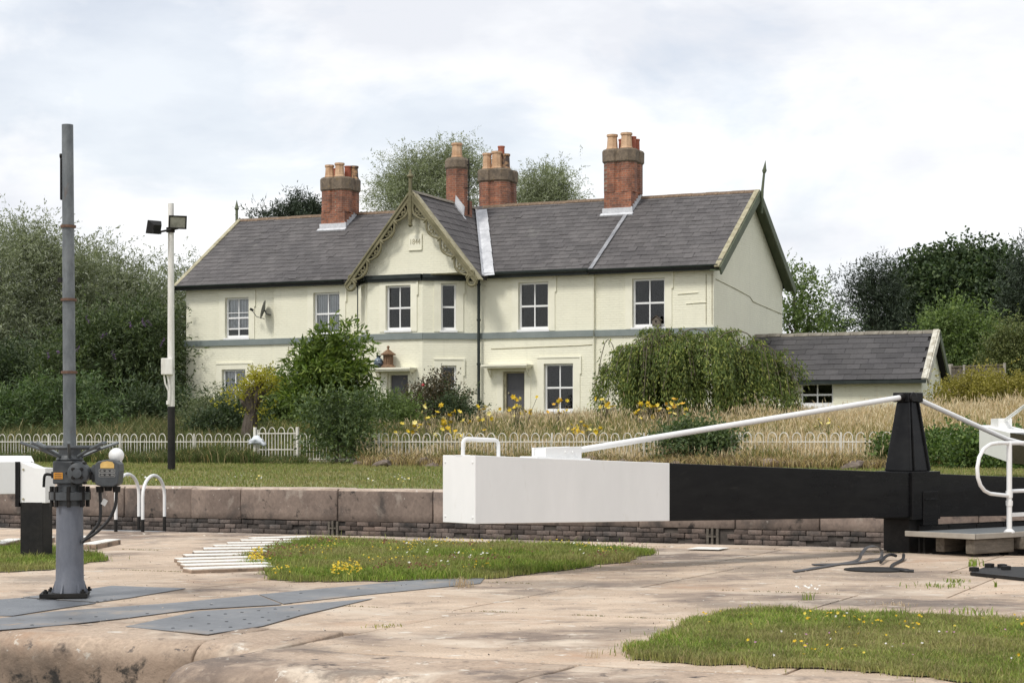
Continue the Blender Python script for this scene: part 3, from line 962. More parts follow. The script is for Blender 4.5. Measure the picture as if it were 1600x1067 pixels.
def window(w, px0, px1, py0, py1, parent, rows=(2, 2), cols=2, curtain=False, low=0.0, surround=0.24, sill=True, pane_split=0.5, ear=True):
    """sash window: returns its hole; frame is the part, panes, sill and surround its sub-parts"""
    a0, a1 = w.spx(px0), w.spx(px1)
    am = (a0 + a1) / 2
    z0, z1 = w.zpy(am, py1), w.zpy(am, py0)
    d0, d1 = 0.12, 0.18
    k = MB()
    f = 0.065
    w.bar(k, a0 + .004, a0 + f, d0 - .02, d1, z0 + .004, z1 - .004); w.bar(k, a1 - f, a1 - .004, d0 - .02, d1, z0 + .004, z1 - .004)
    w.bar(k, a0 + f, a1 - f, d0 - .02, d1, z1 - f, z1 - .004); w.bar(k, a0 + f, a1 - f, d0 - .02, d1, z0 + .004, z0 + 0.1)
    zm = z0 + (z1 - z0) * pane_split
    w.bar(k, a0 + f, a1 - f, d0, d1 - .003, zm - .03, zm + .03)
    cols_x = [a0 + f + (a1 - a0 - 2 * f) * i / cols for i in range(cols + 1)]
    for x in cols_x[1:-1]:
        w.bar(k, x - .02, x + .02, d0 + .004, d1 - .006, z0 + .1, z1 - f)
    zl = [(z0 + .1, zm - .03), (zm + .03, z1 - f)]
    extra = []
    if low > 0:
        zb = z0 + .1 + low
        w.bar(k, a0 + f, a1 - f, d0 + .002, d1 - .004, zb - .025, zb + .025)
        zt = (zm + z1) / 2 + .02
        w.bar(k, a0 + f, a1 - f, d0 + .002, d1 - .004, zt - .013 - .2, zt + .013 - .2)
    fr = k.build('window', M['white'], parent)
    for i in range(cols):
        for (b0, b1) in zl:
            g = MB()
            xa = cols_x[i] + (.02 if i > 0 else 0); xb = cols_x[i + 1] - (.02 if i < cols - 1 else 0)
            w.bar(g, xa, xb, d0 + .03, d0 + .036, b0, b1)
            jit = [random.uniform(-.006, .006) for _ in range(4)]
            for vi, q in enumerate(g.v):
                j_ = jit[(vi % 4 in (1, 2)) * 1 + (vi > 3) * 2]
                g.v[vi] = tuple(Vector(q) - w.n * j_)
            g.build('pane', M['glass'], fr)
    if sill:
        g = MB(); w.bar(g, a0 - .04, a1 + .04, -.06, d0 - .022, z0 - .07, z0 + .002); g.build('sill', M['white'], fr)
    if surround:
        g = MB(); q = surround
        w.bar(g, a0 - q, a0, -.03, .0, z0 - .05, z1); w.bar(g, a1, a1 + q, -.03, .0, z0 - .05, z1)
        w.bar(g, a0 - q, a1 + q, -.03, .0, z1, z1 + q)
        if ear:
            w.bar(g, a1 + q, a1 + q + .05, -.055, .0, z1 - .35, z1 + q); w.bar(g, a0 - q, a1 + q, -.055, -.03, z1 + q - .05, z1 + q)
        g.build('surround', M['cream_trim'], fr)
    if curtain:
        g = MB()
        n = 26
        for i in range(n):
            xa = a0 + f + (a1 - a0 - 2 * f) * i / n; xb = a0 + f + (a1 - a0 - 2 * f) * (i + 1) / n
            w.bar(g, xa, xb, d1 + .008 + .02 * (i % 2), d1 + .012 + .02 * (i % 2), z0 + (low + .1 if low else .1), z1 - f)
        g.build('curtain', M['curtain'], fr)
    return (a0, a1, z0, z1)


ZW = 5.02
DB = -1.05
xb0, xb1, xb2, xb3 = hx(559), hx(575, DB), hx(660, DB), hx(749)
xs1, xs2 = hx(430), hx(928, -.1)
WA = Wall((0, 0), (xs1, 0)); WB = Wall((xs1, -.08), (xb0, -.08))
WC = Wall((xb0, -.08), (xb1, DB)); WD = Wall((xb1, DB), (xb2, DB)); WE = Wall((xb2, DB), (xb3, -.12))
WM = Wall((xb3, -.12), (xs2, -.12)); WR = Wall((xs2, 0), (HLEN, 0)); WG = Wall((HLEN, 0), (HLEN, 8.1))
walls = MB()
hA = [window(WA, 352, 389, 465, 528, house, curtain=True, low=.24), window(WA, 347, 384, 577, 640, house, curtain=True)]
hB = [window(WB, 490, 531, 457, 523, house, curtain=True), window(WB, 455, 495, 573, 640, house, curtain=True)]
hC = [window(WC, 565.5, 571, 447, 517, house, cols=1, surround=.12, ear=False), window(WC, 565.5, 571, 580, 640, house, cols=1, surround=.12, ear=False)]
hD = [window(WD, 603, 642, 446, 516, house)]
hE = [window(WE, 689, 713, 443, 516, house, cols=1), window(WE, 689, 713, 571, 640, house, cols=1)]
hM = [window(WM, 810, 857, 441, 515, house), window(WM, 850, 896, 568, 643, house)]
hR = [window(WR, 988, 1039, 435, 511, house), window(WR, 985, 1036, 565, 641, house)]


def door(w, px0, px1, py0, zb, parent, two_tone, hood):
    a0, a1 = w.spx(px0), w.spx(px1)
    z1 = w.zpy((a0 + a1) / 2, py0)
    k = MB(); w.bar(k, a0 + .08, a1 - .06, .16, .2, zb + .45 if two_tone else zb, z1 - .06)
    d = k.build('door', M['door_grey'], parent)
    g = MB()
    w.bar(g, a0 + .003, a0 + .08, .08, .19, zb, z1 - .003); w.bar(g, a1 - .06, a1 - .003, .08, .19, zb, z1 - .003); w.bar(g, a0 + .08, a1 - .06, .08, .19, z1 - .06, z1 - .003)
    g.build('door_frame', M['cream_trim'] if not two_tone else M['verge'], d)
    if two_tone:
        g = MB(); w.bar(g, a0 + .08, a1 - .06, .155, .205, zb, zb + .45); w.bar(g, a0 + .08, a1 - .06, .14, .205, zb + .42, zb + .47)
        g.build('door_panel', M['door_low'], d)
    g = MB(); c = w.p(a0 + .16, .12, zb + .95); g.lathe([(.0, -.02), (.03, -.02), (.035, .02), (.0, .035)], 8, tuple(c), 'y'); g.build('handle', M['verge'], d)
    g = MB(); q = .22
    w.bar(g, a0 - q, a0, -.025, 0, zb, z1); w.bar(g, a1, a1 + q, -.025, 0, zb, z1); w.bar(g, a0 - q, a1 + q, -.025, 0, z1, z1 + .1)
    g.build('door_surround', M['cream_trim'], d)
    h0, h1, hy0, hy1 = hood
    b0, b1 = w.spx(h0), w.spx(h1)
    t0, t1 = w.zpy((b0 + b1) / 2, hy1), w.zpy((b0 + b1) / 2, hy0)
    g = MB(); w.bar(g, b0, b1, -.55, 0, t1 - .06, t1); w.bar(g, b0 + .06, b1 - .06, -.5, -.002, t1 - .12, t1 - .06)
    cp = g.build('door_hood', M['cream_trim'], parent)
    for bx_ in (b0 + .12, b1 - .14):
        g = MB(); w.bar(g, bx_, bx_ + .03, -.3, 0, t1 - .16, t1 - .12); w.bar(g, bx_, bx_ + .03, -.05, 0, t1 - .42, t1 - .16)
        g.obox(w.p(bx_, -.28, t1 - .16), w.t * .03, w.n * .035, w.n * -.24 + Vector((0, 0, -.24)))
        g.build('bracket', M['cream_trim'], cp)
    return (a0, a1, zb, z1), t1


hd, hood_z_bay = door(WD, 605, 638, 583, 0.0, house, False, (588, 652, 575, 580))
hD.append(hd)
hd, hood_z_mid = door(WM, 786, 820, 580, 0.0, house, True, (762, 833, 570, 577))
hM.append(hd)
for w, h in ((WA, hA), (WB, hB), (WC, hC), (WD, hD), (WE, hE), (WM, hM), (WR, hR)):
    w.sheet(walls, -.6, ZW, h)
# side and back walls, the little returns at the steps, the two gable ends
RZ, RY = 7.86, 4.05
walls.add([(HLEN, 0, -.6), (HLEN, 8.1, -.6), (HLEN, 8.1, ZW), (HLEN, RY, RZ - .12), (HLEN, 0, ZW)], [(0, 1, 2, 3, 4)])
walls.add([(0, 0, -.6), (0, 8.1, -.6), (0, 8.1, ZW), (0, RY, RZ - .12), (0, 0, ZW)], [(4, 3, 2, 1, 0)])
walls.add([(0, 8.1, -.6), (HLEN, 8.1, -.6), (HLEN, 8.1, ZW), (0, 8.1, ZW)], [(3, 2, 1, 0)])
for x, ya, yb in ((xs1, 0, -.08), (xs2, -.12, 0)):
    walls.add([(x, ya, -.6), (x, yb, -.6), (x, yb, ZW), (x, ya, ZW)], [(0, 1, 2, 3)])
walls.build('wall', M['cream'], house)
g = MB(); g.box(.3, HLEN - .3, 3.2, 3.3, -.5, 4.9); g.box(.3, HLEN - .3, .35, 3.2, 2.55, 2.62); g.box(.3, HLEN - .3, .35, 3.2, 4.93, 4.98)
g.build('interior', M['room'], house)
# front gable over the bay
XG = hx(643, DB - .28)
ZG, ZGF, HWG = hz(643, 300, DB - .28), 4.86, 2.42
GS = (ZG - ZGF) / HWG
gw = MB()
gx0, gx1 = XG - HWG + .28, XG + HWG - .28
gw.prism([(gx0, DB - .012, ZW - .02), (gx1, DB - .012, ZW - .02), (gx1, DB - .012, ZW + .05), (XG, DB - .012, ZG - .14), (gx0, DB - .012, ZW + .05)], (0, .25, 0))
gw.build('gable_wall', M['cream'], house)
# soffit closing the bay top
g = MB(); g.box(gx0, gx1, DB + .0, -.13, ZW - .06, ZW - .025); g.build('soffit', M['olive'], house)
# date stone
k = MB(); dx0, dx1 = hx(640, DB), hx(659, DB); dz0, dz1 = hz(650, 390, DB), hz(650, 367, DB)
k.box(dx0, dx1, DB - .05, DB - .012, dz0, dz1)
ds = k.build('date_stone', M['cream_trim'], house)
k = MB(); k.box(dx1, dx1 + .03, DB - .065, DB - .012, dz0 - .02, dz1 + .02); k.box(dx0 - .02, dx1, DB - .065, DB - .012, dz0 - .03, dz0)
k.build('stone_edge', M['cream_trim'], ds)
fc = bpy.data.curves.new('date', 'FONT'); fc.body = '1844'; fc.size = .27; fc.extrude = .006; fc.align_x = 'CENTER'; fc.align_y = 'CENTER'
fo = bpy.data.objects.new('date', fc); COL.objects.link(fo)
bpy.context.view_layer.update()
fm = bpy.data.meshes.new_from_object(fo.evaluated_get(bpy.context.evaluated_depsgraph_get()))
bpy.data.objects.remove(fo)
fm.materials.clear(); fm.materials.append(M['verge'])
fo = obj('date_figures', fm, ds); fo.location = ((dx0 + dx1) / 2, DB - .052, (dz0 + dz1) / 2); fo.rotation_euler = (R(90), 0, 0); fo.scale = (.78, 1, 1)

# string course
k = MB(); ZB0, ZB1 = 2.79, 3.0
for w in (WA, WB, WC, WD, WE, WM, WR):
    w.bar(k, -.03 if w in (WD,) else 0.0, w.L + (.03 if w in (WD, WR) else 0), -.07, -.001, ZB0, ZB1)
k.box(HLEN + .001, HLEN + .07, -.068, .25, ZB0 + .001, ZB1 - .001)
k.box(-.07, -.001, -.068, .5, ZB0 + .001, ZB1 - .001)
k.build('string_course', M['band'], house)
k = MB()
for w in (WC, WD, WE):
    w.bar(k, 0, w.L, -.16, -.001, ZW - .16, ZW - .02); w.bar(k, 0, w.L, -.10, -.002, ZW - .25, ZW - .16)
k.build('bay_cornice', M['gutter'], house)
k = MB()
k.obox(WE.p(WE.L - .25, -.05, 0), (.01, 0, 0), (0, -.01, 0), (0, 0, .01))
xd = hx(748, -.3)
k.tube([(xd, -.3, ZW - .2), (xd, -.3, -.3)], .055, 8)
for z in (.6, 1.9, 3.4, 4.6):
    k.lathe([(.0, z), (.075, z), (.075, z + .07), (.0, z + .07)], 8, (xd, -.3, 0))
k.tube([(xd, -.3, ZW - .2), (xd - .02, -.45, ZW + .02)], .055, 8)
k.build('downpipe', M['gutter'], house)
k = MB(); xd2 = hx(557, -.3); k.tube([(xd2, -.18, ZW - .3), (xd2, -.18, -.3)], .04, 8); k.tube([(xd2, -.18, ZW - .3), (xd2 - .05, -.35, ZW - .12)], .05, 8); k.build('downpipe', M['gutter'], house)
# gutters and fascias
GL = xb0 - .35
for (x0, x1, y) in ((-.3, GL, -.43), (xb3 + .1, xs2 - .1, -.5), (xs2 - .1, HLEN + .28, -.42)):
    k = MB(); n = 8
    prof = [(y - .075 * math.cos(math.pi * i / n), ZW - .03 - .085 * math.sin(math.pi * i / n)) for i in range(n + 1)]
    k.prism([(x0, a, b_) for a, b_ in prof], (x1 - x0, 0, 0))
    k.box(x0, x1, y + .076, y + .1, ZW - .2, ZW + .02); k.box(x0, x1, y + .1, -.001, ZW - .14, ZW - .11)
    k.build('gutter', M['gutter'], house)
# thin cables on the walls
for pts in ([(HLEN + .012, .2, ZW - .45), (HLEN + .012, 2.5, ZW - .62), (HLEN + .012, 4.0, ZW - .75), (HLEN + .012, 4.4, ZW - .9), (HLEN + .012, 8.0, ZW - 1.1)],
            [(HLEN - .25, -.012, ZW - .3), (HLEN - .25, -.012, 3.1)], [(HLEN - .05, -.012, ZW - .3), (HLEN - .05, -.012, 3.1)],
            [(xb3 + .5, -.135, 2.45), (xs2 - .5, -.135, 2.5), (xs2 - .05, -.135, 2.52)], [(xs1 + .6, -.095, 2.7), (xs1 + .6, -.095, .4)], [(hx(690), -.9, 0)] * 0):
    if pts:
        k = MB(); k.tube(pts, .011, 5); k.build('cable', M['verge'], house)
for (px, py) in ((1075, 459), (1088, 474)):
    k = MB(); x = hx(px); z = hz(px, py); k.tube([(x - .35, -.02, z), (x + .35, -.02, z + .03)], .015, 5); k.build('wall_hook', M['cream_trim'], house)

# ---- roof
SL = math.atan2(RZ - ZW, RY + .3)
roof_k = MB()
for a, b_ in ((-.42, 1), (8.5, -1)):
    ye = a; ze = ZW + (-.12 if b_ == 1 else -.12)
    roof_k.prism([(-.32, ye, ze + .06), (-.32, RY, RZ), (-.32, RY, RZ - .09), (-.32, ye, ze - .03)], (HLEN + .64, 0, 0))
roof = roof_k.build('roof', M['batten'], house)
EZ = ZW - .06
e_s = Vector((0, RY + .42, RZ - EZ)); SLEN = e_s.length; e_s.normalize()
nrm_f = Vector((0, -e_s.z, e_s.y))
slate_w, slate_e = .31, .292


def slate_shape(w, l):
    k = MB()
    k.add([(.003, 0, .0), (w - .003, 0, .0), (w - .003, l, -.004), (.003, l, -.004), (.003, 0, .011), (w - .003, 0, .011), (w - .003, l, .004), (.003, l, .004)],
          [(0, 3, 2, 1), (4, 5, 6, 7), (0, 1, 5, 4), (1, 2, 6, 5), (2, 3, 7, 6), (3, 0, 4, 7)])
    return k


def lay_slates(parent, org, eu, es, nn, ulen, slen, w, e, m, keep, cap, rootmat, name='slate'):
    """rows of overlapping slates; the `cap` largest in the picture are objects, the rest one mesh"""
    shape = slate_shape(w, e * 1.3)
    me = shape.mesh('slate'); me.materials.append(m)
    co = np.array(shape.v)
    items = []
    rows = int(slen / e)
    e = slen / rows
    for r_ in range(rows):
        u = -(w / 2 if r_ % 2 else 0)
        while u < ulen:
            uu = max(u, -.02)
            q = org + eu * u + es * (r_ * e)
            c = q + eu * w / 2 + es * e / 2
            if u > -w * .45 and u + w * .55 < ulen and keep(c):
                lift = random.uniform(0, .006)
                sk = random.gauss(0, .012)
                ds_ = random.gauss(0, .007)
                if random.random() < .03:
                    ds_ -= random.uniform(-.09, .1); sk += random.uniform(-.08, .08); lift += .008
                ex = (eu + es * sk).normalized(); ey = (es - eu * sk + nn * random.uniform(.018, .034) * -1).normalized()
                ez = ex.cross(ey).normalized()
                items.append((q + es * ds_ + nn * (.018 + lift), ex, ey, ez))
            u += w
    def dist(it):
        p = rootmat @ it[0]
        return p.y
    items.sort(key=dist)
    vs, nv = [], 0
    for i, (q, ex, ey, ez) in enumerate(items):
        if i < cap:
            o = obj(name, me, parent)
            mt = Matrix((ex, ey, ez)).transposed().to_4x4(); mt.translation = q
            o.matrix_basis = mt
        else:
            vs.append(np.array(q) + co[:, :1] * np.array(ex) + co[:, 1:2] * np.array(ey) + co[:, 2:3] * np.array(ez))
    if vs:
        n = len(vs)
        fl = np.array(shape.f).ravel()
        lp = (np.arange(n)[:, None] * 8 + fl[None]).ravel()
        o = obj('slate_courses', np_mesh('slate_courses', np.concatenate(vs), np.full(n * 6, 4), lp, m), parent)
        tag(o, kind='stuff')


HM = Matrix.Translation(HL) @ Matrix.Rotation(TH, 4, 'Z')


def crossz(x):
    return ZG - abs(x - XG) * GS


lay_slates(roof, Vector((-.32, -.42, EZ)), Vector((1, 0, 0)), e_s, nrm_f, HLEN + .64, SLEN, slate_w, slate_e, M['slate'],
           lambda c: crossz(c.x) < c.z + .02 or c.y > 3.9, 260, HM)
# cross gable roof
YG0 = DB - .3
ycr = lambda z: -.42 + (z - EZ) / (RZ - EZ) * (RY + .42)
es_r = Vector((-HWG, 0, ZG - ZGF)); CL = es_r.length; es_r.normalize()
n_r = Vector((es_r.z, 0, -es_r.x))
k = MB()
yb_ = 3.9
for sgn in (1, -1):
    k.prism([(XG + sgn * (HWG + .02), YG0, ZGF - .03), (XG, YG0, ZG), (XG, YG0, ZG - .09), (XG + sgn * (HWG + .02), YG0, ZGF - .12)], (0, ycr(ZGF) - YG0 + .05, 0))
    k.prism([(XG + sgn * HWG, ycr(ZGF), ZGF), (XG, ycr(ZG), ZG), (XG, ycr(ZGF), ZG)], (sgn * .004, 0, .006))
groof = k.build('gable_roof', M['batten'], house)
lay_slates(groof, Vector((XG + HWG + .02, YG0, ZGF - .02)), Vector((0, 1, 0)), es_r, n_r, 5.4, CL, slate_w, slate_e, M['slate'],
           lambda c: c.y < ycr(c.z) - .1, 40, HM)
# ridge tiles
def ridge_tiles(parent, x0, x1, z, y, m, along='x', step=.46):
    n = int(abs(x1 - x0) / step)
    st = (x1 - x0) / n
    k = MB()
    pr = [(-.13, -.1), (-.07, -.02), (0, .015), (.07, -.02), (.13, -.1), (.11, -.1), (.0, -.02), (-.11, -.1)]
    if along == 'x':
        k.prism([(0, a, b_) for a, b_ in pr], (st - .012, 0, 0))
    else:
        k.prism([(a, 0, b_) for a, b_ in pr], (0, st - .012, 0))
    me = k.mesh('ridge_tile'); me.materials.append(m)
    for i in range(n):
        o = obj('ridge_tile', me, parent)
        o.location = (x0 + i * st, y, z + random.uniform(-.008, .012)) if along == 'x' else (y, x0 + i * st, z + random.uniform(-.008, .012))


ridge_tiles(roof, -.32, XG - .3, RZ + .055, RY, M['ridge'])
ridge_tiles(roof, XG + .2, HLEN + .3, RZ + .055, RY, M['ridge'])
ridge_tiles(groof, YG0 + .05, ycr(ZG) - .2, ZG + .05, XG, M['ridge_grey'], 'y')
# lead: valley, and the strip by the step in the eaves
k = MB()
vx0, vz0 = XG + .12, ZG - .1; vx1, vz1 = XG + HWG, ZGF + .03
va = Vector((vx0, ycr(vz0), vz0)); vb = Vector((vx1, ycr(vz1) - .1, vz1 - .05))
nseg = 6
wv = .36
for i in range(nseg):
    a_, b_ = va.lerp(vb, i / nseg), va.lerp(vb, (i + 1.02) / nseg)
    lift = Vector((0, -.05, .055 + .008 * (i % 2)))
    k.add([a_ + lift, a_ + lift + Vector((wv, 0, 0.015)), b_ + lift + Vector((wv + .02, 0, 0.015)), b_ + lift], [(0, 3, 2, 1)])
    up_ = (es_r * .22)
    k.add([a_ + lift, b_ + lift, b_ + lift + n_r * .03 + Vector((0, -.25, 0)), a_ + lift + n_r * .03 + Vector((0, -.25, 0))], [(0, 3, 2, 1)])
k.build('valley_lead', M['lead'], roof)
k = MB()
q0 = Vector((xs2 - .05, -.42, EZ)); 
for i in range(12):
    a_ = q0 + e_s * (SLEN * .78 * i / 12) + nrm_f * .05; b_ = q0 + e_s * (SLEN * .78 * (i + 1) / 12) + nrm_f * .052
    k.obox(a_, Vector((.13, 0, 0)), (b_ - a_), nrm_f * (.02 + .006 * (i % 2)))
k.build('lead_strip', M['lead_grey'], roof)


# ---- bargeboards and finials at the two ends
def barge(x, out, m, wd=.27):
    for (ya, yb) in ((-.5, RY), (8.6, RY)):
        a_ = Vector((x, ya, ZW - .17 + .03)); b_ = Vector((x, yb, RZ + .03))
        s = (b_ - a_).normalized(); nn = Vector((0, -s.z, s.y)) if s.y > 0 else Vector((0, s.z, -s.y))
        k = MB(); k.obox(a_, (b_ - a_), Vector((out * .05, 0, 0)), -nn * wd)
        k.build('bargeboard', m, house)
        k = MB(); k.obox(a_ + nn * .0, (b_ - a_), Vector((out * -.16, 0, 0)), nn * .05); k.build('verge_capping', M['verge'], house)
        k = MB(); k.obox(a_ - nn * .1, (b_ - a_), Vector((-out * .34, 0, 0)), -nn * .02); k.build('verge_soffit', m, house)


barge(HLEN + .34, 1, M['olive_green']); barge(-.34, -1, M['olive_green'])
k = MB(); xf = HLEN + .42
k.tube([(xf, RY, RZ - .75), (xf + .02, RY, RZ + .05), (xf + .08, RY, RZ + .62)], [.045, .05, .04], 8)
k.tube([(xf + .08, RY, RZ + .62), (xf + .09, RY, RZ + .7), (xf + .1, RY, RZ + .78), (xf + .13, RY, RZ + 1.05)], [.05, .085, .06, .004], 8)
k.build('finial', M['olive_green'], house, True)
k = MB(); xf = -.4
k.tube([(xf, RY, RZ - .5), (xf, RY, RZ + .42)], .055, 8); k.tube([(xf, RY, RZ + .42), (xf, RY, RZ + .48), (xf, RY, RZ + .55), (xf, RY, RZ + .82)], [.05, .095, .07, .004], 8)
k.build('finial', M['olive_green'], house, True)
# decorated bargeboards of the front gable
YB = YG0 - .03
for sgn in (1, -1):
    top = Vector((XG, YB, ZG + .03)); foot = Vector((XG + sgn * (HWG + .12), YB, ZGF - .16))
    s = (foot - top); Ls = s.length; s.normalize(); dn = Vector((-sgn * abs(s.z), 0, -abs(s.x)))
    k = MB(); k.obox(top, s * Ls, Vector((0, -.06, 0)), dn * .17); k.obox(top + Vector((0, -.06, 0)) + dn * .01, s * Ls, Vector((0, -.035, 0)), dn * .05)
    bb = k.build('bargeboard', M['olive'], house)
    k = MB(); k.obox(top, s * Ls, Vector((0, .3, 0)), -dn * .045); k.build('verge_capping', M['verge'], bb)
    # scalloped tracery hanging below the board
    k = MB(); nb = 4
    x0_ = .35; seg = (Ls - x0_ - .35) / nb
    for i in range(nb):
        c0 = x0_ + i * seg
        ptsl = []
        for j in range(11):
            t = j / 10
            ptsl.append(top + s * (c0 + seg * t) + dn * (.16 + .24 * math.sin(math.pi * t) ** .8 * (1 if t < .6 else .95)) + Vector((0, -.03, 0)))
        k.tube(ptsl, .04, 6)
        for t, dd, r_ in ((.38, .2, .075), (.62, .2, .075), (.5, .3, .06)):
            c_ = top + s * (c0 + seg * t) + dn * dd + Vector((0, -.02, 0))
            ring = [c_ + s * r_ * math.cos(q * math.pi / 4) + dn * r_ * math.sin(q * math.pi / 4) for q in range(8)]
            k.tube(ring, .024, 5, closed=True)
        c_ = top + s * (c0 + seg) + dn * .24 + Vector((0, -.03, 0))
        k.tube([c_ - dn * .1, c_, c_ + dn * .09], [.05, .06, .01], 6)
    # curl at the foot
    c_ = foot + dn * .2 - s * .12 + Vector((0, -.03, 0))
    k.tube([c_ + s * .17 * math.cos(q * .52) + dn * .17 * math.sin(q * .52) for q in range(12)], .05, 6, closed=True)
    c_ = foot + dn * .06 - s * .34 + Vector((0, -.03, 0))
    k.tube([c_ + s * .1 * math.cos(q * .7) + dn * .1 * math.sin(q * .7) for q in range(9)], .045, 6, closed=True)
    k.tube([top + s * .35 + dn * .17, top + s * .15 + dn * .36, Vector((XG + sgn * .07, YB - .03, ZG - .95))], .04, 6)
    k.build('tracery', M['olive'], bb, True)
k = MB(); k.tube([(XG, YB - .04, ZG - 1.1), (XG, YB - .04, ZG - .9), (XG, YB - .04, ZG + .45)], [.05, .075, .06], 8)
k.tube([(XG, YB - .04, ZG - 1.2), (XG, YB - .04, ZG - 1.14), (XG, YB - .04, ZG - 1.08)], [.04, .09, .04], 8)
k.lathe([(.06, .45), (.12, .5), (.12, .55), (.05, .6), (.045, .68), (.02, .74), (.0, .76)], 8, (XG, YB - .04, ZG))
k.build('finial', M['olive'], house, True)


# ---- chimneys
def octa(k, cx, cy, r_, z0, z1):
    k.lathe([(r_, z0), (r_, z1)], 8, (cx, cy, 0), rot=math.pi / 8)


def pot(parent, x, y, z, h, r_, m, square=False):
    k = MB()
    n = 8 if square else 12
    if square:
        k.lathe([(r_ * 1.12, 0), (r_ * 1.12, .06), (r_ * 1.0, .1), (r_ * .88, h - .1), (r_ * 1.05, h - .07), (r_ * 1.05, h), (r_ * .7, h), (r_ * .66, h - .2)], n, (x, y, z), rot=math.pi / 8)
    else:
        k.lathe([(r_, 0), (r_ * .93, h - .06), (r_ * 1.05, h - .05), (r_ * 1.05, h), (r_ * .75, h), (r_ * .7, h - .2)], n, (x, y, z))
    k.build('chimney_pot', m, parent, not square)


def chimney(x, y, zb, zp, zs, zc, pots, wx=.52, wy=.58, ro=.335, plinth=True):
    """plinth, a cluster of four octagonal shafts, corbelled stone cap and clay pots"""
    k = MB()
    if plinth:
        k.box(x - .5, x + .5, y - .58, y + .58, zb, zp); k.box(x - .47, x + .47, y - .55, y + .55, zp, zp + .06)
    else:
        zp = zb
    for ix in (-1, 1):
        for iy in (-1, 1):
            octa(k, x + ix * wx / 2, y + iy * wy / 2, ro, zp, zs)
    k.box(x - wx / 2, x + wx / 2, y - wy / 2 - .24, y + wy / 2 + .24, zp, zs - .01); k.box(x - wx / 2 - .24, x + wx / 2 + .24, y - wy / 2, y + wy / 2, zp, zs - .012)
    ch = k.build('chimney', M['chimney'], house)
    k = MB()
    for ix in (-1, 1):
        for iy in (-1, 1):
            k.lathe([(ro, zs - .06), (ro * 1.16, zs), (ro * 1.18, zc - .06), (ro * 1.06, zc)], 8, (x + ix * wx / 2, y + iy * wy / 2, 0), rot=math.pi / 8)
    k.box(x - wx / 2, x + wx / 2, y - wy / 2 - .3, y + wy / 2 + .3, zs, zc - .004); k.box(x - wx / 2 - .3, x + wx / 2 + .3, y - wy / 2, y + wy / 2, zs + .002, zc - .008)
    k.build('chimney_cap', M['cap'], ch)
    for (dx, dy, h, r_, m, sq) in pots:
        pot(ch, x + dx, y + dy, zc - .01, h, r_, M[m], sq)
    if plinth:
        zr = EZ + (y - .58 + .42) / (RY + .42) * (RZ - EZ)
        k = MB()
        k.box(x - .56, x + .56, y - .605, y - .581, zr - .02, zr + .24)
        k.obox((x - .6, y - .6, zr + .02), (1.2, 0, 0), -e_s * .16, nrm_f * .05)
        nst = 6
        for i in range(nst):
            yy = y - .58 + i * .17; zz = EZ + (yy + .42) / (RY + .42) * (RZ - EZ)
            if yy < RY - .05:
                k.box(x + .501, x + .525, yy, yy + .17, zz - .05, zz + .27)
        k.build('flashing', M['lead'], ch)
    return ch


chimney(hx(532, 3.6), 3.6, 6.9, 7.86, hz(532, 296, 3.2), hz(532, 277, 3.2), [(-.3, -.3, .5, .17, 'pot_buff', True), (.13, -.3, .55, .18, 'pot_buff', True), (-.3, .28, .45, .16, 'pot_red', False), (.2, .2, .5, .13, 'pot_red', False), (.32, .42, .52, .19, 'pot_sooty', True)])
chimney(hx(974, 3.6), 3.6, 6.9, 7.98, hz(974, 252, 3.2), hz(974, 233, 3.2), [(-.3, -.3, .55, .19, 'pot_buff', True), (.22, -.28, .58, .2, 'pot_buff', True), (-.12, .2, .45, .13, 'pot_red', False), (.3, .1, .5, .14, 'pot_red', False), (.32, .4, .45, .14, 'pot_red', False)])
chimney(hx(778, 5.0), 5.0, 6.9, 7.9, hz(778, 282, 4.6), hz(778, 264, 4.6), [(-.3, -.3, .62, .17, 'pot_buff', True), (.1, -.32, .66, .19, 'pot_buff', True), (.36, -.1, .58, .16, 'pot_sooty', True), (0, .3, .95, .13, 'pot_red', False)], plinth=False)
# the single octagonal stack on the gable ridge
lo_, hi_ = 0.0, 4.0
for _ in range(40):
    md = (lo_ + hi_) / 2
    if hx(714, md) > XG: lo_ = md
    else: hi_ = md
yc = md
k = MB(); octa(k, XG, yc, .385, ZG - .5, hz(714, 263, yc)); k.box(XG - .1, XG + .42, yc - .3, yc + .38, ZG - .7, ZG + .12)
ch2 = k.build('chimney', M['chimney'], house)
k = MB(); z0_, z1_ = hz(714, 263, yc), hz(714, 247, yc)
k.lathe([(.385, z0_ - .06), (.43, z0_), (.43, z1_ - .12), (.36, z1_ - .02), (.2, z1_)], 8, (XG, yc, 0), rot=math.pi / 8); k.build('chimney_cap', M['cap'], ch2)
pot(ch2, XG, yc, z1_ - .03, .55, .19, M['pot_buff'], True)
k = MB(); k.obox((XG + .12, yc - .42, ZG - .05), (.34, 0, -.42), (0, .05, 0), (.03, 0, .3)); k.obox((XG + .02, yc - .44, ZG - .02), (.5, 0, -.62), (0, .08, 0), (.03, 0, .03)); k.build('flashing', M['lead'], ch2)
k = MB(); xa_ = XG + .47; k.tube([(xa_, yc, ZG - .4), (xa_, yc, z1_ - .05)], .025, 6)
for z in (ZG + .55, z1_ - .28): k.tube([(xa_ - .12, yc, z), (xa_ + .12, yc, z + .02)], .02, 5)
k.build('aerial_bracket', M['black_dull'], ch2)

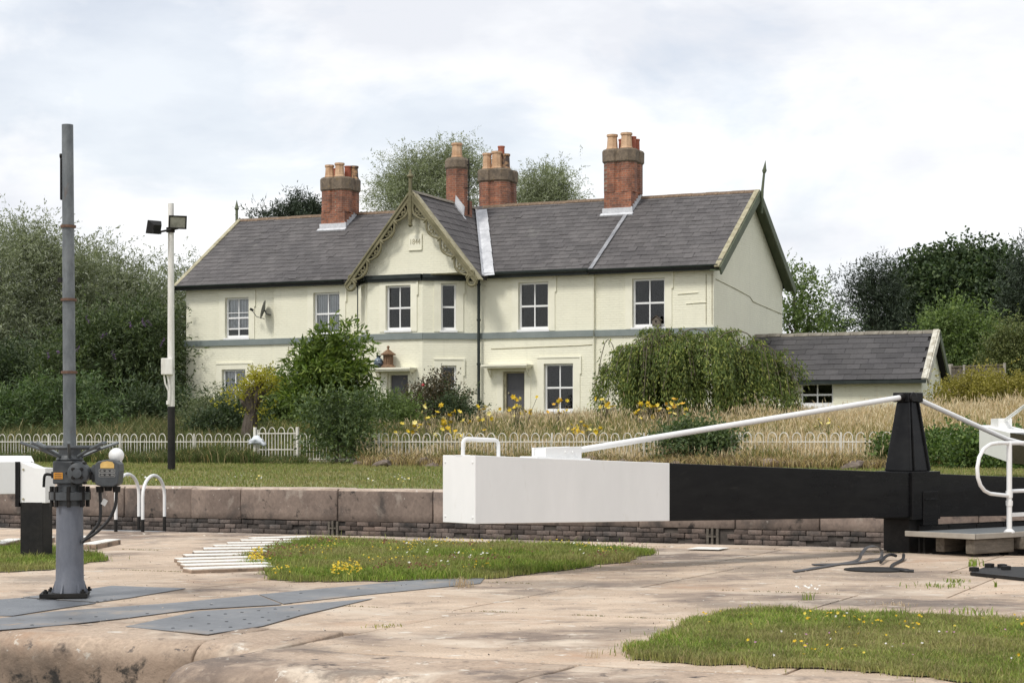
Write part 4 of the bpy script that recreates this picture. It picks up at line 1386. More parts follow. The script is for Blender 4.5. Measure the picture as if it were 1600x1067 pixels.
# ---- small things on and at the house front
p = HM @ WA.p(WA.spx(421), -.02, WA.zpy(WA.spx(421), 487))
dish = thing('satellite_dish', 'small grey satellite dish on the wall beside the upper left window', 'satellite dish', p, TH)
k = MB(); c_ = Vector((-.02, -.28, .05)); dv_ = Vector((-.9, -.35, .25)).normalized()
sx_ = dv_.cross(Vector((0, 0, 1))).normalized(); sy_ = sx_.cross(dv_)
for rr, off in ((0.0, 0), (.15, .012), (.33, .06)):
    for j in range(16):
        k.v.append(tuple(c_ + (sx_ * math.cos(j * math.pi / 8) * .9 + sy_ * math.sin(j * math.pi / 8) * 1.05) * rr + dv_ * off))
for i in range(2):
    for j in range(16): k.f.append((i * 16 + j, i * 16 + (j + 1) % 16, (i + 1) * 16 + (j + 1) % 16, (i + 1) * 16 + j))
k.build('reflector', M['dish'], dish, True)
k = MB(); k.tube([(.05, 0, -.12), (.03, -.22, -.1), c_], .03, 6); k.tube([c_ - Vector((0, 0, .33)), c_ + dv_ * .3 + Vector((0, 0, -.32)), c_ + dv_ * .48 + Vector((0, 0, -.12))], .014, 5); k.build('arm', M['dish'], dish)
k = MB(); k.tube([c_ + dv_ * .42 + Vector((0, 0, -.13)), c_ + dv_ * .54 + Vector((0, 0, -.1))], .045, 8); k.build('receiver', M['black_dull'], dish)

hp = lambda w, px, d, z: HM @ w.p(w.spx(px), d, z)
t = thing('lantern', 'rusty brown octagonal lantern standing on the hood over the bay door', 'lantern', hp(WD, 613, -.3, hood_z_bay + .002), TH)
k = MB(); k.lathe([(.25, 0), (.25, .05), (.2, .08), (.19, .1)], 8, rot=.39); k.build('base', M['brown_tin'], t)
k = MB(); k.lathe([(.155, .1), (.155, .42)], 8, rot=.39); k.build('body', M['brown_tin'], t)
k = MB()
for j in range(8):
    a = j * math.pi / 4; k.tube([(.165 * math.cos(a), .165 * math.sin(a), .1), (.165 * math.cos(a), .165 * math.sin(a), .43)], .016, 4)
k.build('cage_bars', M['brown_tin'], t)
k = MB(); k.lathe([(.26, .43), (.26, .47), (.2, .5), (.1, .58), (.04, .62), (.03, .66), (.055, .7), (.04, .74), (0, .76)], 8, rot=.39); k.build('roof', M['brown_tin'], t)
k = MB(); k.lathe([(.0, 0), (.11, 0), (.16, .1), (.17, .2), (.13, .3), (.07, .34), (.065, .38), (.1, .42), (.08, .43), (.05, .4)], 16)
o = k.build('vase', M['vase'], None, True); o.location = hp(WD, 598, -.3, hood_z_bay + .002); tag(o, 'round blue black glazed vase standing beside the brown lantern', 'vase')
k = MB(); k.box(-.14, .14, -.17, .0, 0, .25)
bh = thing('birdhouse', 'small brown wooden birdhouse on the sill of the upper right window', 'birdhouse', hp(WR, 1028, -.04, hR[0][2] + .01), TH)
k = MB(); k.prism([(-.13, 0, 0), (.13, 0, 0), (.13, 0, .2), (0, 0, .3), (-.13, 0, .2)], (0, -.16, 0)); k.build('box', M['wood_grey'], bh)
k = MB(); k.obox((-.17, .01, .19), (.17, 0, .14), (0, -.2, 0), (.012, 0, .025)); k.obox((.17, .01, .19), (-.17, 0, .14), (0, -.2, 0), (-.012, 0, .025)); k.build('roof', M['bark'], bh)
k = MB(); k.lathe([(.035, -.002), (.035, .004)], 10, (0, -.166, .15), 'y'); k.build('entrance', M['black_dull'], bh)

# ================================================================== the outbuilding
SV = 59.4
sc_ = lock_at(1440, SV, HG)
S_HL = 5.9
SO = sc_ - AX * S_HL
shed = thing('outbuilding', 'low cream outbuilding with dark slate roof right of the house', 'shed', SO, TH)
SM = Matrix.Translation(SO) @ Matrix.Rotation(TH, 4, 'Z')
SD, SE = 3.3, EYE - (592 - HY) / F * sc_.y - HG
SR = EYE - (519 - HY) / F * (sc_.y + 1.5) - HG


class SW(Wall):
    pass


def shed_wall(o, e):
    w = Wall(o, e)
    w_o = SO
    def spx(px):
        k = (px - 800.0) / F
        O = SO + AX * w.o.x + BX * w.o.y; T = AX * w.t.x + BX * w.t.y
        return (k * O.y - O.x) / (T.x - k * T.y)
    def zpy(a, py):
        D = (SO + AX * (w.o.x + w.t.x * a) + BX * (w.o.y + w.t.y * a)).y
        return EYE - (py - HY) / F * D - HG
    w.spx, w.zpy = spx, zpy
    return w


SF = shed_wall((0, 0), (S_HL, 0))
k = MB()
hS = [window(SF, 1250, 1302, 598, 634, shed, cols=2, surround=0, pane_split=.48)]
SF.sheet(k, -.6, SE, hS)
k.add([(S_HL, 0, -.6), (S_HL, SD, -.6), (S_HL, SD, SE), (S_HL, SD / 2, SR - .1), (S_HL, 0, SE)], [(0, 1, 2, 3, 4)])
k.add([(0, 0, -.6), (0, SD, -.6), (0, SD, SE), (0, SD / 2, SR - .1), (0, 0, SE)], [(4, 3, 2, 1, 0)])
k.add([(0, SD, -.6), (S_HL, SD, -.6), (S_HL, SD, SE), (0, SD, SE)], [(3, 2, 1, 0)])
k.build('wall', M['cream'], shed)
k = MB()
se_y, se_z = -.25, SE - .02
for y0, sgn in ((se_y, 1), (SD - se_y, -1)):
    k.prism([(-.1, y0, se_z), (-.1, SD / 2, SR), (-.1, SD / 2, SR - .08), (-.1, y0, se_z - .08)], (S_HL + .27, 0, 0))
sroof = k.build('roof', M['batten'], shed)
es2 = Vector((0, SD / 2 - se_y, SR - se_z)); sl2 = es2.length; es2.normalize(); nn2 = Vector((0, -es2.z, es2.y))
lay_slates(sroof, Vector((-.1, se_y - .03, se_z)), Vector((1, 0, 0)), es2, nn2, S_HL + .24, sl2, .44, .27, M['slate_shed'], lambda c: True, 300, SM)
ridge_tiles(sroof, -.1, S_HL + .2, SR + .06, SD / 2, M['ridge_grey'])
k = MB(); k.box(-.1, S_HL + .2, se_y - .12, se_y - .03, SE - .14, SE - .03); k.build('gutter', M['gutter'], shed)
for y0 in (se_y - .05, SD - se_y + .05):
    a_ = Vector((S_HL + .22, y0, se_z - .02)); b_ = Vector((S_HL + .22, SD / 2, SR + .03)); s = (b_ - a_)
    nn = Vector((0, -s.z, s.y)).normalized() if s.y > 0 else Vector((0, s.z, -s.y)).normalized()
    k = MB(); k.obox(a_ + nn * .05, s, Vector((.05, 0, 0)), -nn * .25); k.build('bargeboard', M['olive_green'] if y0 > 1 else M['lichen_white'], shed)
    k = MB(); k.obox(a_, s, Vector((-.16, 0, 0)), nn * .085); k.build('verge_capping', M['lichen_white'], shed)

# ================================================================== lock furniture
# ---- near balance beam with king post and tie rods; local x runs along the gate
BP = Vector((4.64, 21.7, 0)); BA = R(40)
beam = thing('balance_beam', 'big lock gate balance beam painted white at its end and black towards the post', 'balance beam', BP, BA)
xe, xw = -6.51, -3.93


def beam_prof(x):
    """bottom and top of the beam along its length"""
    t = (x - xe) / (0 - xe)
    return 0.525 + (0.417 - 0.525) * t, 1.172 + (0.94 - 1.172) * t


def beam_piece(x0, x1, y0, y1, name, m, parent, bev=0.006):
    k = MB()
    b0, t0 = beam_prof(x0); b1, t1 = beam_prof(x1)
    k.prism([(x0, y0, b0), (x1, y0, b1), (x1, y0, t1), (x0, y0, t0)], (0, y1 - y0, 0))
    return k.build(name, m, parent, bevel=bev)


beam_piece(xe, xw, 0, .5, 'white_end', M['white_beam'], beam)
beam_piece(xw + .002, .03, .003, .497, 'black_section', M['black'], beam)
beam_piece(.56, 4.6, .02, .48, 'gate_section', M['black'], beam)
k = MB()
for (y, z) in ((.04, .06), (.46, .06), (.04, .58), (.46, .58)):
    k.lathe([(.012, 0), (.012, -.006), (0, -.008)], 6, (xe, y, .525 + z), 'x')
k.build('end_bolts', M['white'], beam)
k = MB(); b_, t_ = beam_prof(0); k.box(.03, .56, -.03, .53, b_ - .03, t_ + .012); k.box(.22, .5, -.045, -.03, b_ - .1, b_ + .3); k.box(.24, .48, -.06, -.045, b_ + .2, b_ + .215)
k.build('joint_casing', M['black'], beam, bevel=.006)
k = MB(); k.box(.08, .5, .06, .44, -.6, b_ - .03); k.box(.24, .48, .03, .06, -.1, b_ - .1)
k.build('heel_post', M['black_dull'], beam, bevel=.01)
zt = 1.3 - (627 - HY) / F * 21.7; z2 = 1.3 - (612 - HY) / F * 21.7
k = MB(); kx0, kx1, kt0, kt1 = .1, .49, .2, .39
k.prism([(kx0, .05, t_ + .012), (kx1, .05, t_ + .012), (kt1, .17, zt), (kt0, .17, zt)], (0, .002, 0))
kv = [(kx0, .06, t_ + .012), (kx1, .06, t_ + .012), (kx1, .44, t_ + .012), (kx0, .44, t_ + .012), (kt0, .16, zt), (kt1, .16, zt), (kt1, .34, zt), (kt0, .34, zt)]
k = MB(); k.add(kv, [(0, 3, 2, 1), (4, 5, 6, 7), (0, 1, 5, 4), (1, 2, 6, 5), (2, 3, 7, 6), (3, 0, 4, 7)])
k.build('king_post', M['black'], beam, bevel=.012)
k = MB()
for (a, b) in (((kx0 + .08, .052, t_ + .02), (kt0 + .04, .152, zt)), ((kx1 - .03, .052, t_ + .02), (kt1 - .02, .152, zt)), ((kx0 + .005, .06, t_ + .02), (kt0 + .003, .16, zt))):
    k.tube([a, b], .016, 5)
k.build('king_post_ribs', M['black'], beam)
k = MB(); k.box(kt0 - .03, kt1 + .05, .13, .37, zt, z2)
k.lathe([(.06, -.03), (.06, .0)], 10, (kt0 + .03, .13, (zt + z2) / 2), 'y')
k.build('king_post_cap', M['black'], beam, bevel=.008)
k = MB(); k.tube([(kt0 - .09, .23, (zt + z2) / 2 - .005), (kt0 - .02, .23, (zt + z2) / 2)], .045, 8); k.tube([(kt1 + .02, .23, (zt + z2) / 2), (kt1 + .1, .23, (zt + z2) / 2 - .03)], .045, 8); k.build('rod_sockets', M['black_dull'], beam, True)
x_a, x_b = -5.5, -5.02
zA = beam_prof(x_b)[1]
k = MB(); k.tube([(kt0 - .07, .23, (zt + z2) / 2 - .005), (x_b - .05, .25, zA + .085)], .032, 10)
k.build('tie_rod', M['white'], beam, True)
k = MB(); k.tube([(kt1 + .08, .23, (zt + z2) / 2 - .02), (2.25, .23, 1.3 - (686 - HY) / F * 23.15), (4.5, .23, .98)], .03, 10)
k.build('tie_rod', M['white'], beam, True)
k = MB(); k.prism([(x_a - .13, .13, beam_prof(x_a - .13)[1] + .001), (x_b + .1, .13, beam_prof(x_b + .1)[1] + .001), (x_b + .1, .13, beam_prof(x_b + .1)[1] + .016), (x_a - .13, .13, beam_prof(x_a - .13)[1] + .016)], (0, .26, 0))
for y in (.15, .33):
    k.prism([(x_a, y, beam_prof(x_a)[1] + .016), (x_b, y, zA + .016), (x_b, y, zA + .135), (x_a, y, beam_prof(x_a)[1] + .105)], (0, .03, 0))
k.box(x_a + .02, x_a + .2, .18, .33, beam_prof(x_a)[1] + .016, beam_prof(x_a)[1] + .09)
for x in (x_b - .22, x_b - .12): k.lathe([(.014, 0), (.014, -.012)], 6, (x, .15, zA + .08), 'y')
k.build('rod_anchor', M['white'], beam, bevel=.004)
xh0, xh1 = -6.46, -6.02
zh = beam_prof(-6.25)[1]
k = MB(); pts = []
for (cx, cz, a0) in ((xh0 + .05, zh + .115, 180), (xh1 - .05, zh + .105, 90)):
    for j in range(5):
        a = R(a0 - j * 22.5); pts.append((cx + .05 * math.cos(a), .25, cz + .05 * math.sin(a)))
k.tube([(xh0, .25, zh - .0)] + pts + [(xh1, .25, zh - .02)], .019, 8)
k.box(xh0 - .05, xh0 + .05, .2, .3, zh + .0, zh + .012); k.box(xh1 - .05, xh1 + .05, .2, .3, zh - .022, zh - .004)
k.build('hand_rail', M['white'], beam, True)

# ---- gate leaf below, and its walkway
gate = thing('lock_gate', 'dark timber lock gate leaf closing the chamber below the black beam', 'lock gate', BP, BA)
for i in range(8):
    k = MB(); k.box(.3 + i * .55, .3 + i * .55 + .535, .06, .3 + .01 * (i % 2), -3.2, .3); k.build('plank', M['black_dull'], gate)
k = MB(); k.box(.3, 4.6, .0, .06, -.1, .2); k.build('gate_beam', M['black_dull'], gate)
walk = thing('gate_walkway', 'grey walkway deck on weathered timbers fixed to the lock gate', 'walkway', BP, BA)
zd = .255
k = MB(); k.box(-.12, 4.6, -1.0, -.06, zd - .035, zd); k.build('deck', mat('grey_grip_deck', (0.11, 0.12, 0.125), (0.15, 0.16, 0.165), 3.0, rough=.85, fine=.2, fscale=40), walk)
k = MB(); k.box(-.15, 4.6, -1.035, -1.001, zd - .05, zd + .012); k.box(-.155, -.121, -1.035, -.06, zd - .05, zd + .012); k.build('deck_edging', M['concrete_post'], walk, bevel=.006)
k = MB(); k.box(-.1, .66, -.99, -.87, zd - .22, zd - .055); k.build('bearer', M['wood_grey'], walk, bevel=.012)
k = MB(); k.box(.72, 4.6, -1.12, -.93, zd - .19, zd - .053); k.build('bearer', M['wood_grey'], walk, bevel=.012)
k = MB(); k.box(.0, 4.6, -.5, -.38, zd - .22, zd - .055); k.build('bearer', M['wood_grey'], walk, bevel=.012)
k = MB(); k.box(.68, .86, -.9, -.1, zd - .4, zd - .2); k.box(.3, .5, -.9, -.1, zd - .33, zd - .222); k.build('cross_beam', M['black_dull'], walk)

rail = thing('walkway_handrail', 'white tubular handrail with a rounded end loop on the walkway', 'handrail', BP, BA)
ca, sa = math.cos(BA), math.sin(BA)


def beam_local(p):
    d = p - BP
    return Vector((d.x * ca + d.y * sa, -d.x * sa + d.y * ca, d.z))


# the post stands on the front edge of the deck (local y = -1.0)
def on_front(px, y=-.98):
    k_ = (px - 800) / F
    o = BP + Vector((-sa, ca, 0)) * y
    return (k_ * o.y - o.x) / (ca - k_ * sa)


xp = on_front(1577); Dp = (BP + Vector((ca, sa, 0)) * xp + Vector((-sa, ca, 0)) * -.98).y
zz = lambda py: EYE - (py - HY) / F * Dp
k = MB(); k.tube([(xp, -.98, zd), (xp, -.98, zz(692))], .031, 10); k.lathe([(.065, 0), (.065, .018), (.034, .045)], 10, (xp, -.98, zd)); k.lathe([(.04, -.04), (.042, .04)], 10, (xp, -.98, zz(772))); k.lathe([(.04, -.03), (.042, .03)], 10, (xp, -.98, zz(786)))
k.build('post', M['white'], rail, True)
k = MB(); pts = [(xp, -.98, zz(692))] + [(on_front(px), -.98, zz(py)) for px, py in ((1558, 692), (1547, 694), (1537, 701), (1530, 714), (1527, 730), (1528, 745), (1532, 757), (1538, 765), (1547, 770), (1560, 772), (1576, 774))]
k.tube(pts, .022, 8); k.build('end_loop', M['white'], rail, True)
k = MB(); k.tube([(xp, -.98, zz(692)), (4.4, -.98, zz(692))], .024, 8); k.build('rail', M['white'], rail, True)
k = MB(); k.tube([(xp, -.98, zz(767)), (4.4, -.98, zz(767))], .022, 8); k.build('rail', M['white'], rail, True)
k = MB(); k.box(xp, 4.4, -.995, -.965, zz(807), zz(801)); k.build('toe_rail', M['white'], rail)
k = MB(); k.tube([(xp + 2.0, -.98, zd), (xp + 2.0, -.98, zz(692))], .031, 10); k.build('post', M['white'], rail, True)

# ---- far balance beam on the other side of the lock
e0 = at(1530, 664, 34.0); e1 = at(1578, 676, 31.6)
dv = Vector((e1.x - e0.x, e1.y - e0.y, 0)); fl = dv.length; fang = math.atan2(dv.y, dv.x)
fbeam = thing('balance_beam', 'distant balance beam with a white end pointing away across the lock', 'balance beam', (e0.x, e0.y, 0), fang)
zb0, zb1 = at(0, 706, 34.0).z, at(0, 723, 31.6).z
sl_t, sl_b = (e1.z - e0.z) / fl, (zb1 - zb0) / fl
def fpiece(x0, x1, name, m, y0=0.0, y1=.5):
    k = MB(); k.prism([(x0, y0, zb0 + sl_b * x0), (x1, y0, zb0 + sl_b * x1), (x1, y0, e0.z + sl_t * x1), (x0, y0, e0.z + sl_t * x0)], (0, y1 - y0, 0)); return k.build(name, m, fbeam, bevel=.006)
fpiece(0, fl, 'white_end', M['white_beam']); 
k = MB(); k.prism([(fl + .002, .003, zb1), (5.2, .003, zb1 - .05), (5.2, .003, e1.z - .1), (fl + .002, .003, e1.z)], (0, .494, 0)); k.build('black_section', M['black'], fbeam)
k = MB(); k.box(.5, 1.1, .1, .34, e0.z + sl_t * .8 - .03, e0.z + sl_t * .5 + .14); k.build('rod_anchor', M['white'], fbeam, bevel=.004)
k = MB(); k.tube([(1.0, .22, e0.z + .06), (5.0, .22, 2.3)], .03, 8); k.build('tie_rod', M['white'], fbeam, True)
k = MB(); k.tube([(.25, .25, e0.z - .1), (.25, .25, e0.z + .1), (.45, .25, e0.z + .1), (.45, .25, e0.z - .15)], .018, 6); k.build('hand_rail', M['white'], fbeam, True)
kt_ = 1.0
k = MB(); k.add([(4.8, .05, e1.z - .1), (5.3, .05, e1.z - .1), (5.3, .45, e1.z - .1), (4.8, .45, e1.z - .1), (4.95, .15, 2.25), (5.15, .15, 2.25), (5.15, .35, 2.25), (4.95, .35, 2.25)], [(0, 3, 2, 1), (4, 5, 6, 7), (0, 1, 5, 4), (1, 2, 6, 5), (2, 3, 7, 6), (3, 0, 4, 7)]); k.box(4.9, 5.2, .1, .4, 2.25, 2.37); k.build('king_post', M['black'], fbeam)
k = MB(); k.box(4.85, 5.25, .05, .45, -.5, zb1 - .05); k.build('heel_post', M['black_dull'], fbeam)

# ---- left balance beam (another gate), its end towards us, and the stop post before it
lb0 = at(53, 712, 22.5); lbd = Vector((-.885, -.466, 0)); lba = math.atan2(-lbd.y, -lbd.x)
lbeam = thing('balance_beam', 'white balance beam end entering at the left edge behind the stop post', 'balance beam', (lb0.x, lb0.y, 0), lba)
k = MB(); zt_, zb_ = lb0.z, at(40, 771, 22.5).z
sec = [(-.02, zb_), (-.02, zt_ - .07), (.13, zt_), (.45, zt_), (.45, zb_)]
k.prism([(0, y, z) for y, z in sec], (-6, 0, -.0)); k.build('white_end', M['white_beam'], lbeam, bevel=.006)
k = MB(); k.prism([(-6.002, y, z) for y, z in sec], (-3, 0, 0)); k.build('black_section', M['black'], lbeam)
k = MB(); k.box(-9.0, -8.6, .02, .44, -.3, zb_); k.build('heel_post', M['black_dull'], lbeam)

g0 = gnd(55, 873); mm = g0.y / F
post = thing('stop_post', 'square black timber post with a white painted top plate in grass', 'post', g0, R(-12))
pw = 34 * mm
k = MB(); k.box(-pw / 2 - .01, pw / 2 + .02, -.1, .14, -.2, 90 * mm); k.build('post_shaft', M['black_dull'], post, bevel=.008)
k = MB(); k.prism([(-pw / 2 - .01, -.1, 88 * mm), (pw / 2 + .05, -.1, 88 * mm), (pw / 2 + .05, -.1, 142 * mm), (.04, -.1, 143 * mm), (-pw / 2 - .01, -.1, 152 * mm)], (0, .24, 0)); k.build('white_plate', M['white'], post, bevel=.004)
k = MB(); k.box(-pw / 2 - .055, -pw / 2 - .012, -.13, .2, 82 * mm, 152 * mm); k.build('black_edge', M['black'], post)
k = MB()
for z in (94, 140): k.lathe([(.012, -.102), (.012, -.112)], 6, (-pw / 2 + .03, 0, z * mm), 'y')
k.build('bolts', M['verge'], post)

# ---- paddle gear pedestal with its tall stem cover
g0 = gnd(104.5, 936); pm = g0.y / F
X_ = lambda px: (px - 104.5) * pm
Zp = lambda py: (936 - py) * pm
ped = thing('paddle_gear', 'grey powered sluice pedestal with spoked handwheel and tall pipe', 'sluice gear', g0, 0)
k = MB(); k.obox((X_(66), -.1, .016), (X_(138) - X_(66), .06, 0), (.06 * -1, .36, 0), (0, 0, .035)); k.build('base_plate', M['black_dull'], ped, bevel=.004)
for (x, y) in ((X_(74), -.06), (X_(130), -.01), (X_(70), .2), (X_(128), .26)):
    k = MB(); k.lathe([(.022, .05), (.022, .07), (.012, .07), (.012, .085)], 6, (x, y, 0)); k.build('bolt', M['black_dull'], ped)
yc_ = .1
k = MB(); r_ = 22 * pm
k.lathe([(r_ * 1.13, .05), (r_ * 1.06, Zp(910)), (r_ * .99, Zp(907)), (r_ * .97, Zp(880)), (r_ * .93, Zp(782))], 28, (0, yc_, 0)); k.build('column', M['column'], ped, True)
k = MB()
for a in (-60, 0, 60, 120, 180, 240):
    ca_, sa_ = math.cos(R(a + 15)), math.sin(R(a + 15)); k.prism([(r_ * 1.03 * ca_ - .008 * sa_, yc_ + r_ * 1.03 * sa_ + .008 * ca_, .05), (r_ * 1.3 * ca_ - .008 * sa_, yc_ + r_ * 1.3 * sa_ + .008 * ca_, .05), (r_ * 1.02 * ca_ - .008 * sa_, yc_ + r_ * 1.02 * sa_ + .008 * ca_, Zp(909))], (.016 * sa_, -.016 * ca_, 0))
k.build('gussets', M['column'], ped)
k = MB(); k.lathe([(r_ * .9, Zp(792)), (r_ * 1.0, Zp(788)), (r_ * 1.0, Zp(782)), (r_ * 1.42, Zp(781)), (r_ * 1.42, Zp(769)), (r_ * .9, Zp(768)), (r_ * .88, Zp(755))], 28, (0, yc_, 0)); k.build('flange', M['iron'], ped, True)
k = MB()
for a in range(0, 360, 45):
    c_ = (r_ * 1.25 * math.cos(R(a + 10)), yc_ + r_ * 1.25 * math.sin(R(a + 10)), 0); k.lathe([(.017, Zp(792)), (.017, Zp(781)), (.026, Zp(781)), (.026, Zp(768)), (.018, Zp(768)), (.018, Zp(760))], 6, c_)
k.build('flange_bolts', M['black_dull'], ped)
k = MB(); k.box(X_(83), X_(124), yc_ - .12, yc_ + .12, Zp(756), Zp(720)); k.lathe([(r_ * .92, Zp(720)), (r_ * 1.0, Zp(718)), (r_ * .78, Zp(712)), (r_ * .8, Zp(700)), (r_ * .62, Zp(699))], 24, (0, yc_, 0)); k.build('gearbox', M['iron'], ped, bevel=.012)
k = MB(); k.box(X_(85), X_(99), yc_ - .125, yc_ - .1202, Zp(748), Zp(738)); k.build('amber_label', M['amber'], ped)
k = MB()
for i in range(3): k.box(X_(86.5), X_(97.5), yc_ - .1262, yc_ - .1255, Zp(746.5 - i * 2.7), Zp(745.6 - i * 2.7))
k.build('label_lines', M['rusty'], ped)
mc = (X_(125), yc_ - .02, Zp(739)); mr = 17.3 * pm
k = MB(); k.lathe([(mr * .8, .0), (mr * .95, -.04), (mr, -.09), (mr, -.14), (mr * .93, -.165), (mr * .8, -.17), (mr * .45, -.175), (mr * .42, -.195), (0, -.198)], 28, mc, 'y')
mo = k.build('motor_cover', M['iron'], ped, True)
k = MB()
for a in range(45, 405, 90):
    c_ = (mc[0] + mr * .52 * math.cos(R(a)), mc[1], mc[2] + mr * .52 * math.sin(R(a))); k.lathe([(.016, -.172), (.016, -.186), (.008, -.188)], 8, c_, 'y')
for a in range(0, 360, 60):
    ca_, sa_ = math.cos(R(a)), math.sin(R(a)); k.lathe([(.012, -.08), (.012, -.15)], 6, (mc[0] + mr * 1.02 * ca_, mc[1], mc[2] + mr * 1.02 * sa_), 'y')
tag(k.build('cover_bolts', M['black_dull'], mo), kind='stuff')
k = MB(); k.lathe([(.055, X_(118)), (.055, X_(152))], 14, (0, yc_ - .02, Zp(740)), 'x'); k.lathe([(.075, X_(142)), (.075, X_(149))], 14, (0, yc_ - .02, Zp(740)), 'x'); k.build('drive_arm', M['iron'], ped, True)
bx0, bx1 = X_(149), X_(188)
k = MB()
prof = [(bx0, Zp(752)), (bx0 + .012, Zp(757)), (bx0 + .06, Zp(760)), (bx1 - .05, Zp(760)), (bx1 - .012, Zp(756)), (bx1, Zp(735)), (bx1 - .004, Zp(724)), (bx1 - .04, Zp(720)), ((bx0 + bx1) / 2, Zp(717.5)), (bx0 + .03, Zp(720)), (bx0 - .002, Zp(726))]
k.prism([(x, yc_ - .14, z) for x, z in prof], (0, .2, 0)); ctl = k.build('control_box', M['iron'], ped, bevel=.01)
k = MB(); gx0_, gx1_ = X_(158.5), X_(180)
pr = [(gx0_, Zp(731)), (gx1_, Zp(731)), (gx1_, Zp(725)), (gx1_ - .015, Zp(721.5)), ((gx0_ + gx1_) / 2, Zp(720)), (gx0_ + .015, Zp(721.5)), (gx0_, Zp(725))]
k.prism([(x, yc_ - .1405, z) for x, z in pr], (0, -.004, 0)); k.build('gold_label', M['gold'], ctl)
for (y0, y1) in ((738, 733), (744.5, 739)):
    k = MB(); k.box(X_(156.5), X_(181.5), yc_ - .144, yc_ - .1405, Zp(y0), Zp(y1)); lb = k.build('black_label', M['label_black'], ctl)
    k = MB(); x0, x1, z0, z1 = X_(156.5), X_(181.5), Zp(y0), Zp(y1); q = .0022
    k.box(x0, x1, yc_ - .145, yc_ - .1441, z0, z0 + q); k.box(x0, x1, yc_ - .145, yc_ - .1441, z1 - q, z1); k.box(x0, x0 + q, yc_ - .145, yc_ - .1441, z0 + q, z1 - q); k.box(x1 - q, x1, yc_ - .145, yc_ - .1441, z0 + q, z1 - q)
    for i in range(3):
        a0 = x0 + .012 + i * .042
        k.box(a0, a0 + .028, yc_ - .145, yc_ - .1441, (z0 + z1) / 2 - .0035, (z0 + z1) / 2 - .0012); k.box(a0 + .004, a0 + .024, yc_ - .145, yc_ - .1441, (z0 + z1) / 2 + .003, (z0 + z1) / 2 + .005)
    k.build('label_lines', M['label_pale'], lb)
k = MB(); k.lathe([(.045, Zp(727)), (.05, Zp(721))], 14, (X_(175), yc_ + .07, 0)); 
br_ = 12 * pm
k.lathe([(br_ * math.sin(R(a)) + .0005, Zp(711.5) - br_ * math.cos(R(a))) for a in range(25, 181, 12)], 20, (X_(175), yc_ + .07, 0)); k.build('globe_lamp', M['lamp_globe'], ped, True)
k = MB(); k.lathe([(.03, Zp(769)), (.035, Zp(760))], 10, (X_(154), yc_ - .05, 0)); k.lathe([(.03, Zp(769)), (.035, Zp(760))], 10, (X_(180), yc_ - .05, 0)); k.lathe([(.03, Zp(767)), (.035, Zp(760))], 10, (X_(167), yc_ - .05, 0)); k.build('cable_glands', M['black_dull'], ctl)


def bez(pts, n=14):
    """Catmull-Rom through the points"""
    P = [Vector(p) for p in pts]; P = [P[0] * 2 - P[1]] + P + [P[-1] * 2 - P[-2]]
    out = []
    for i in range(1, len(P) - 2):
        for j in range(n):
            t = j / n
            out.append(0.5 * ((2 * P[i]) + (-P[i - 1] + P[i + 1]) * t + (2 * P[i - 1] - 5 * P[i] + 4 * P[i + 1] - P[i + 2]) * t * t + (-P[i - 1] + 3 * P[i] - 3 * P[i + 1] + P[i + 2]) * t ** 3))
    out.append(P[-2])
    return out


for pts in ([(154, 768), (155, 790), (153, 815), (140, 833), (126, 848)], [(180, 768), (178, 790), (168, 812), (148, 832), (126, 846)]):
    k = MB(); k.tube(bez([(X_(x), yc_ - .05, Zp(y)) for x, y in pts], 8), .014, 7); k.build('cable', M['rubber'], ped, True)
k = MB(); k.obox((X_(156), yc_ - .07, Zp(787)), (.035, 0, -.02), (0, .004, 0), (.025, 0, .045)); k.build('tag_label', M['label_pale'], ped)
k = MB(); k.tube(bez([(X_(80), yc_ - .06, Zp(742)), (X_(71), yc_ - .06, Zp(741)), (X_(67.5), yc_ - .06, Zp(745)), (X_(66.5), yc_ - .06, Zp(761))], 6), .012, 7); k.lathe([(.028, X_(79)), (.028, X_(84))], 10, (0, yc_ - .06, Zp(742)), 'x'); k.build('crank_lever', M['black_dull'], ped, True)
# handwheel: ring and flared handles
k = MB(); ring = [(44 * pm * math.cos(R(a)), yc_ + 44 * pm * math.sin(R(a)), Zp(699)) for a in range(0, 360, 15)]
k.tube(ring, .018, 8, closed=True)
hub = k.build('handwheel', M['iron'], ped, True)
for a in (8, 55, 100, 145, 188, 233, 282, 325):
    ca_, sa_ = math.cos(R(a)), math.sin(R(a))
    k = MB(); k.tube([(.1 * ca_, yc_ + .1 * sa_, Zp(713)), (.235 * ca_, yc_ + .235 * sa_, Zp(702)), (.40 * ca_, yc_ + .40 * sa_, Zp(691))], .0135, 7); k.build('spoke', M['galv'], hub, True)
# stem cover pipe
k = MB(); ps = 3.6 * pm
k.tube([(0, yc_, Zp(700)), (-ps, yc_, Zp(192))], [10 * pm, 8.9 * pm], 24); k.build('stem_cover', M['galv'], ped, True)
for py in (352, 467, 581):
    t = (700 - py) / (700 - 192); rr = (10 - 1.1 * t) * pm
    k = MB(); k.lathe([(rr, -.012), (rr + .016, -.01), (rr + .016, .01), (rr, .012)], 24, (-ps * t, yc_, Zp(py))); k.build('pipe_band', M['rusty'], ped, True)
k = MB(); k.box(X_(86), X_(92), yc_ - .02, yc_ + .02, Zp(440), Zp(432)); k.box(X_(90), X_(91.8), yc_ - .02, yc_ + .02, Zp(310), Zp(245)); k.lathe([(.02, X_(89)), (.02, X_(92))], 8, (0, yc_, Zp(241)), 'x'); k.build('indicator_bracket', M['black_dull'], ped)

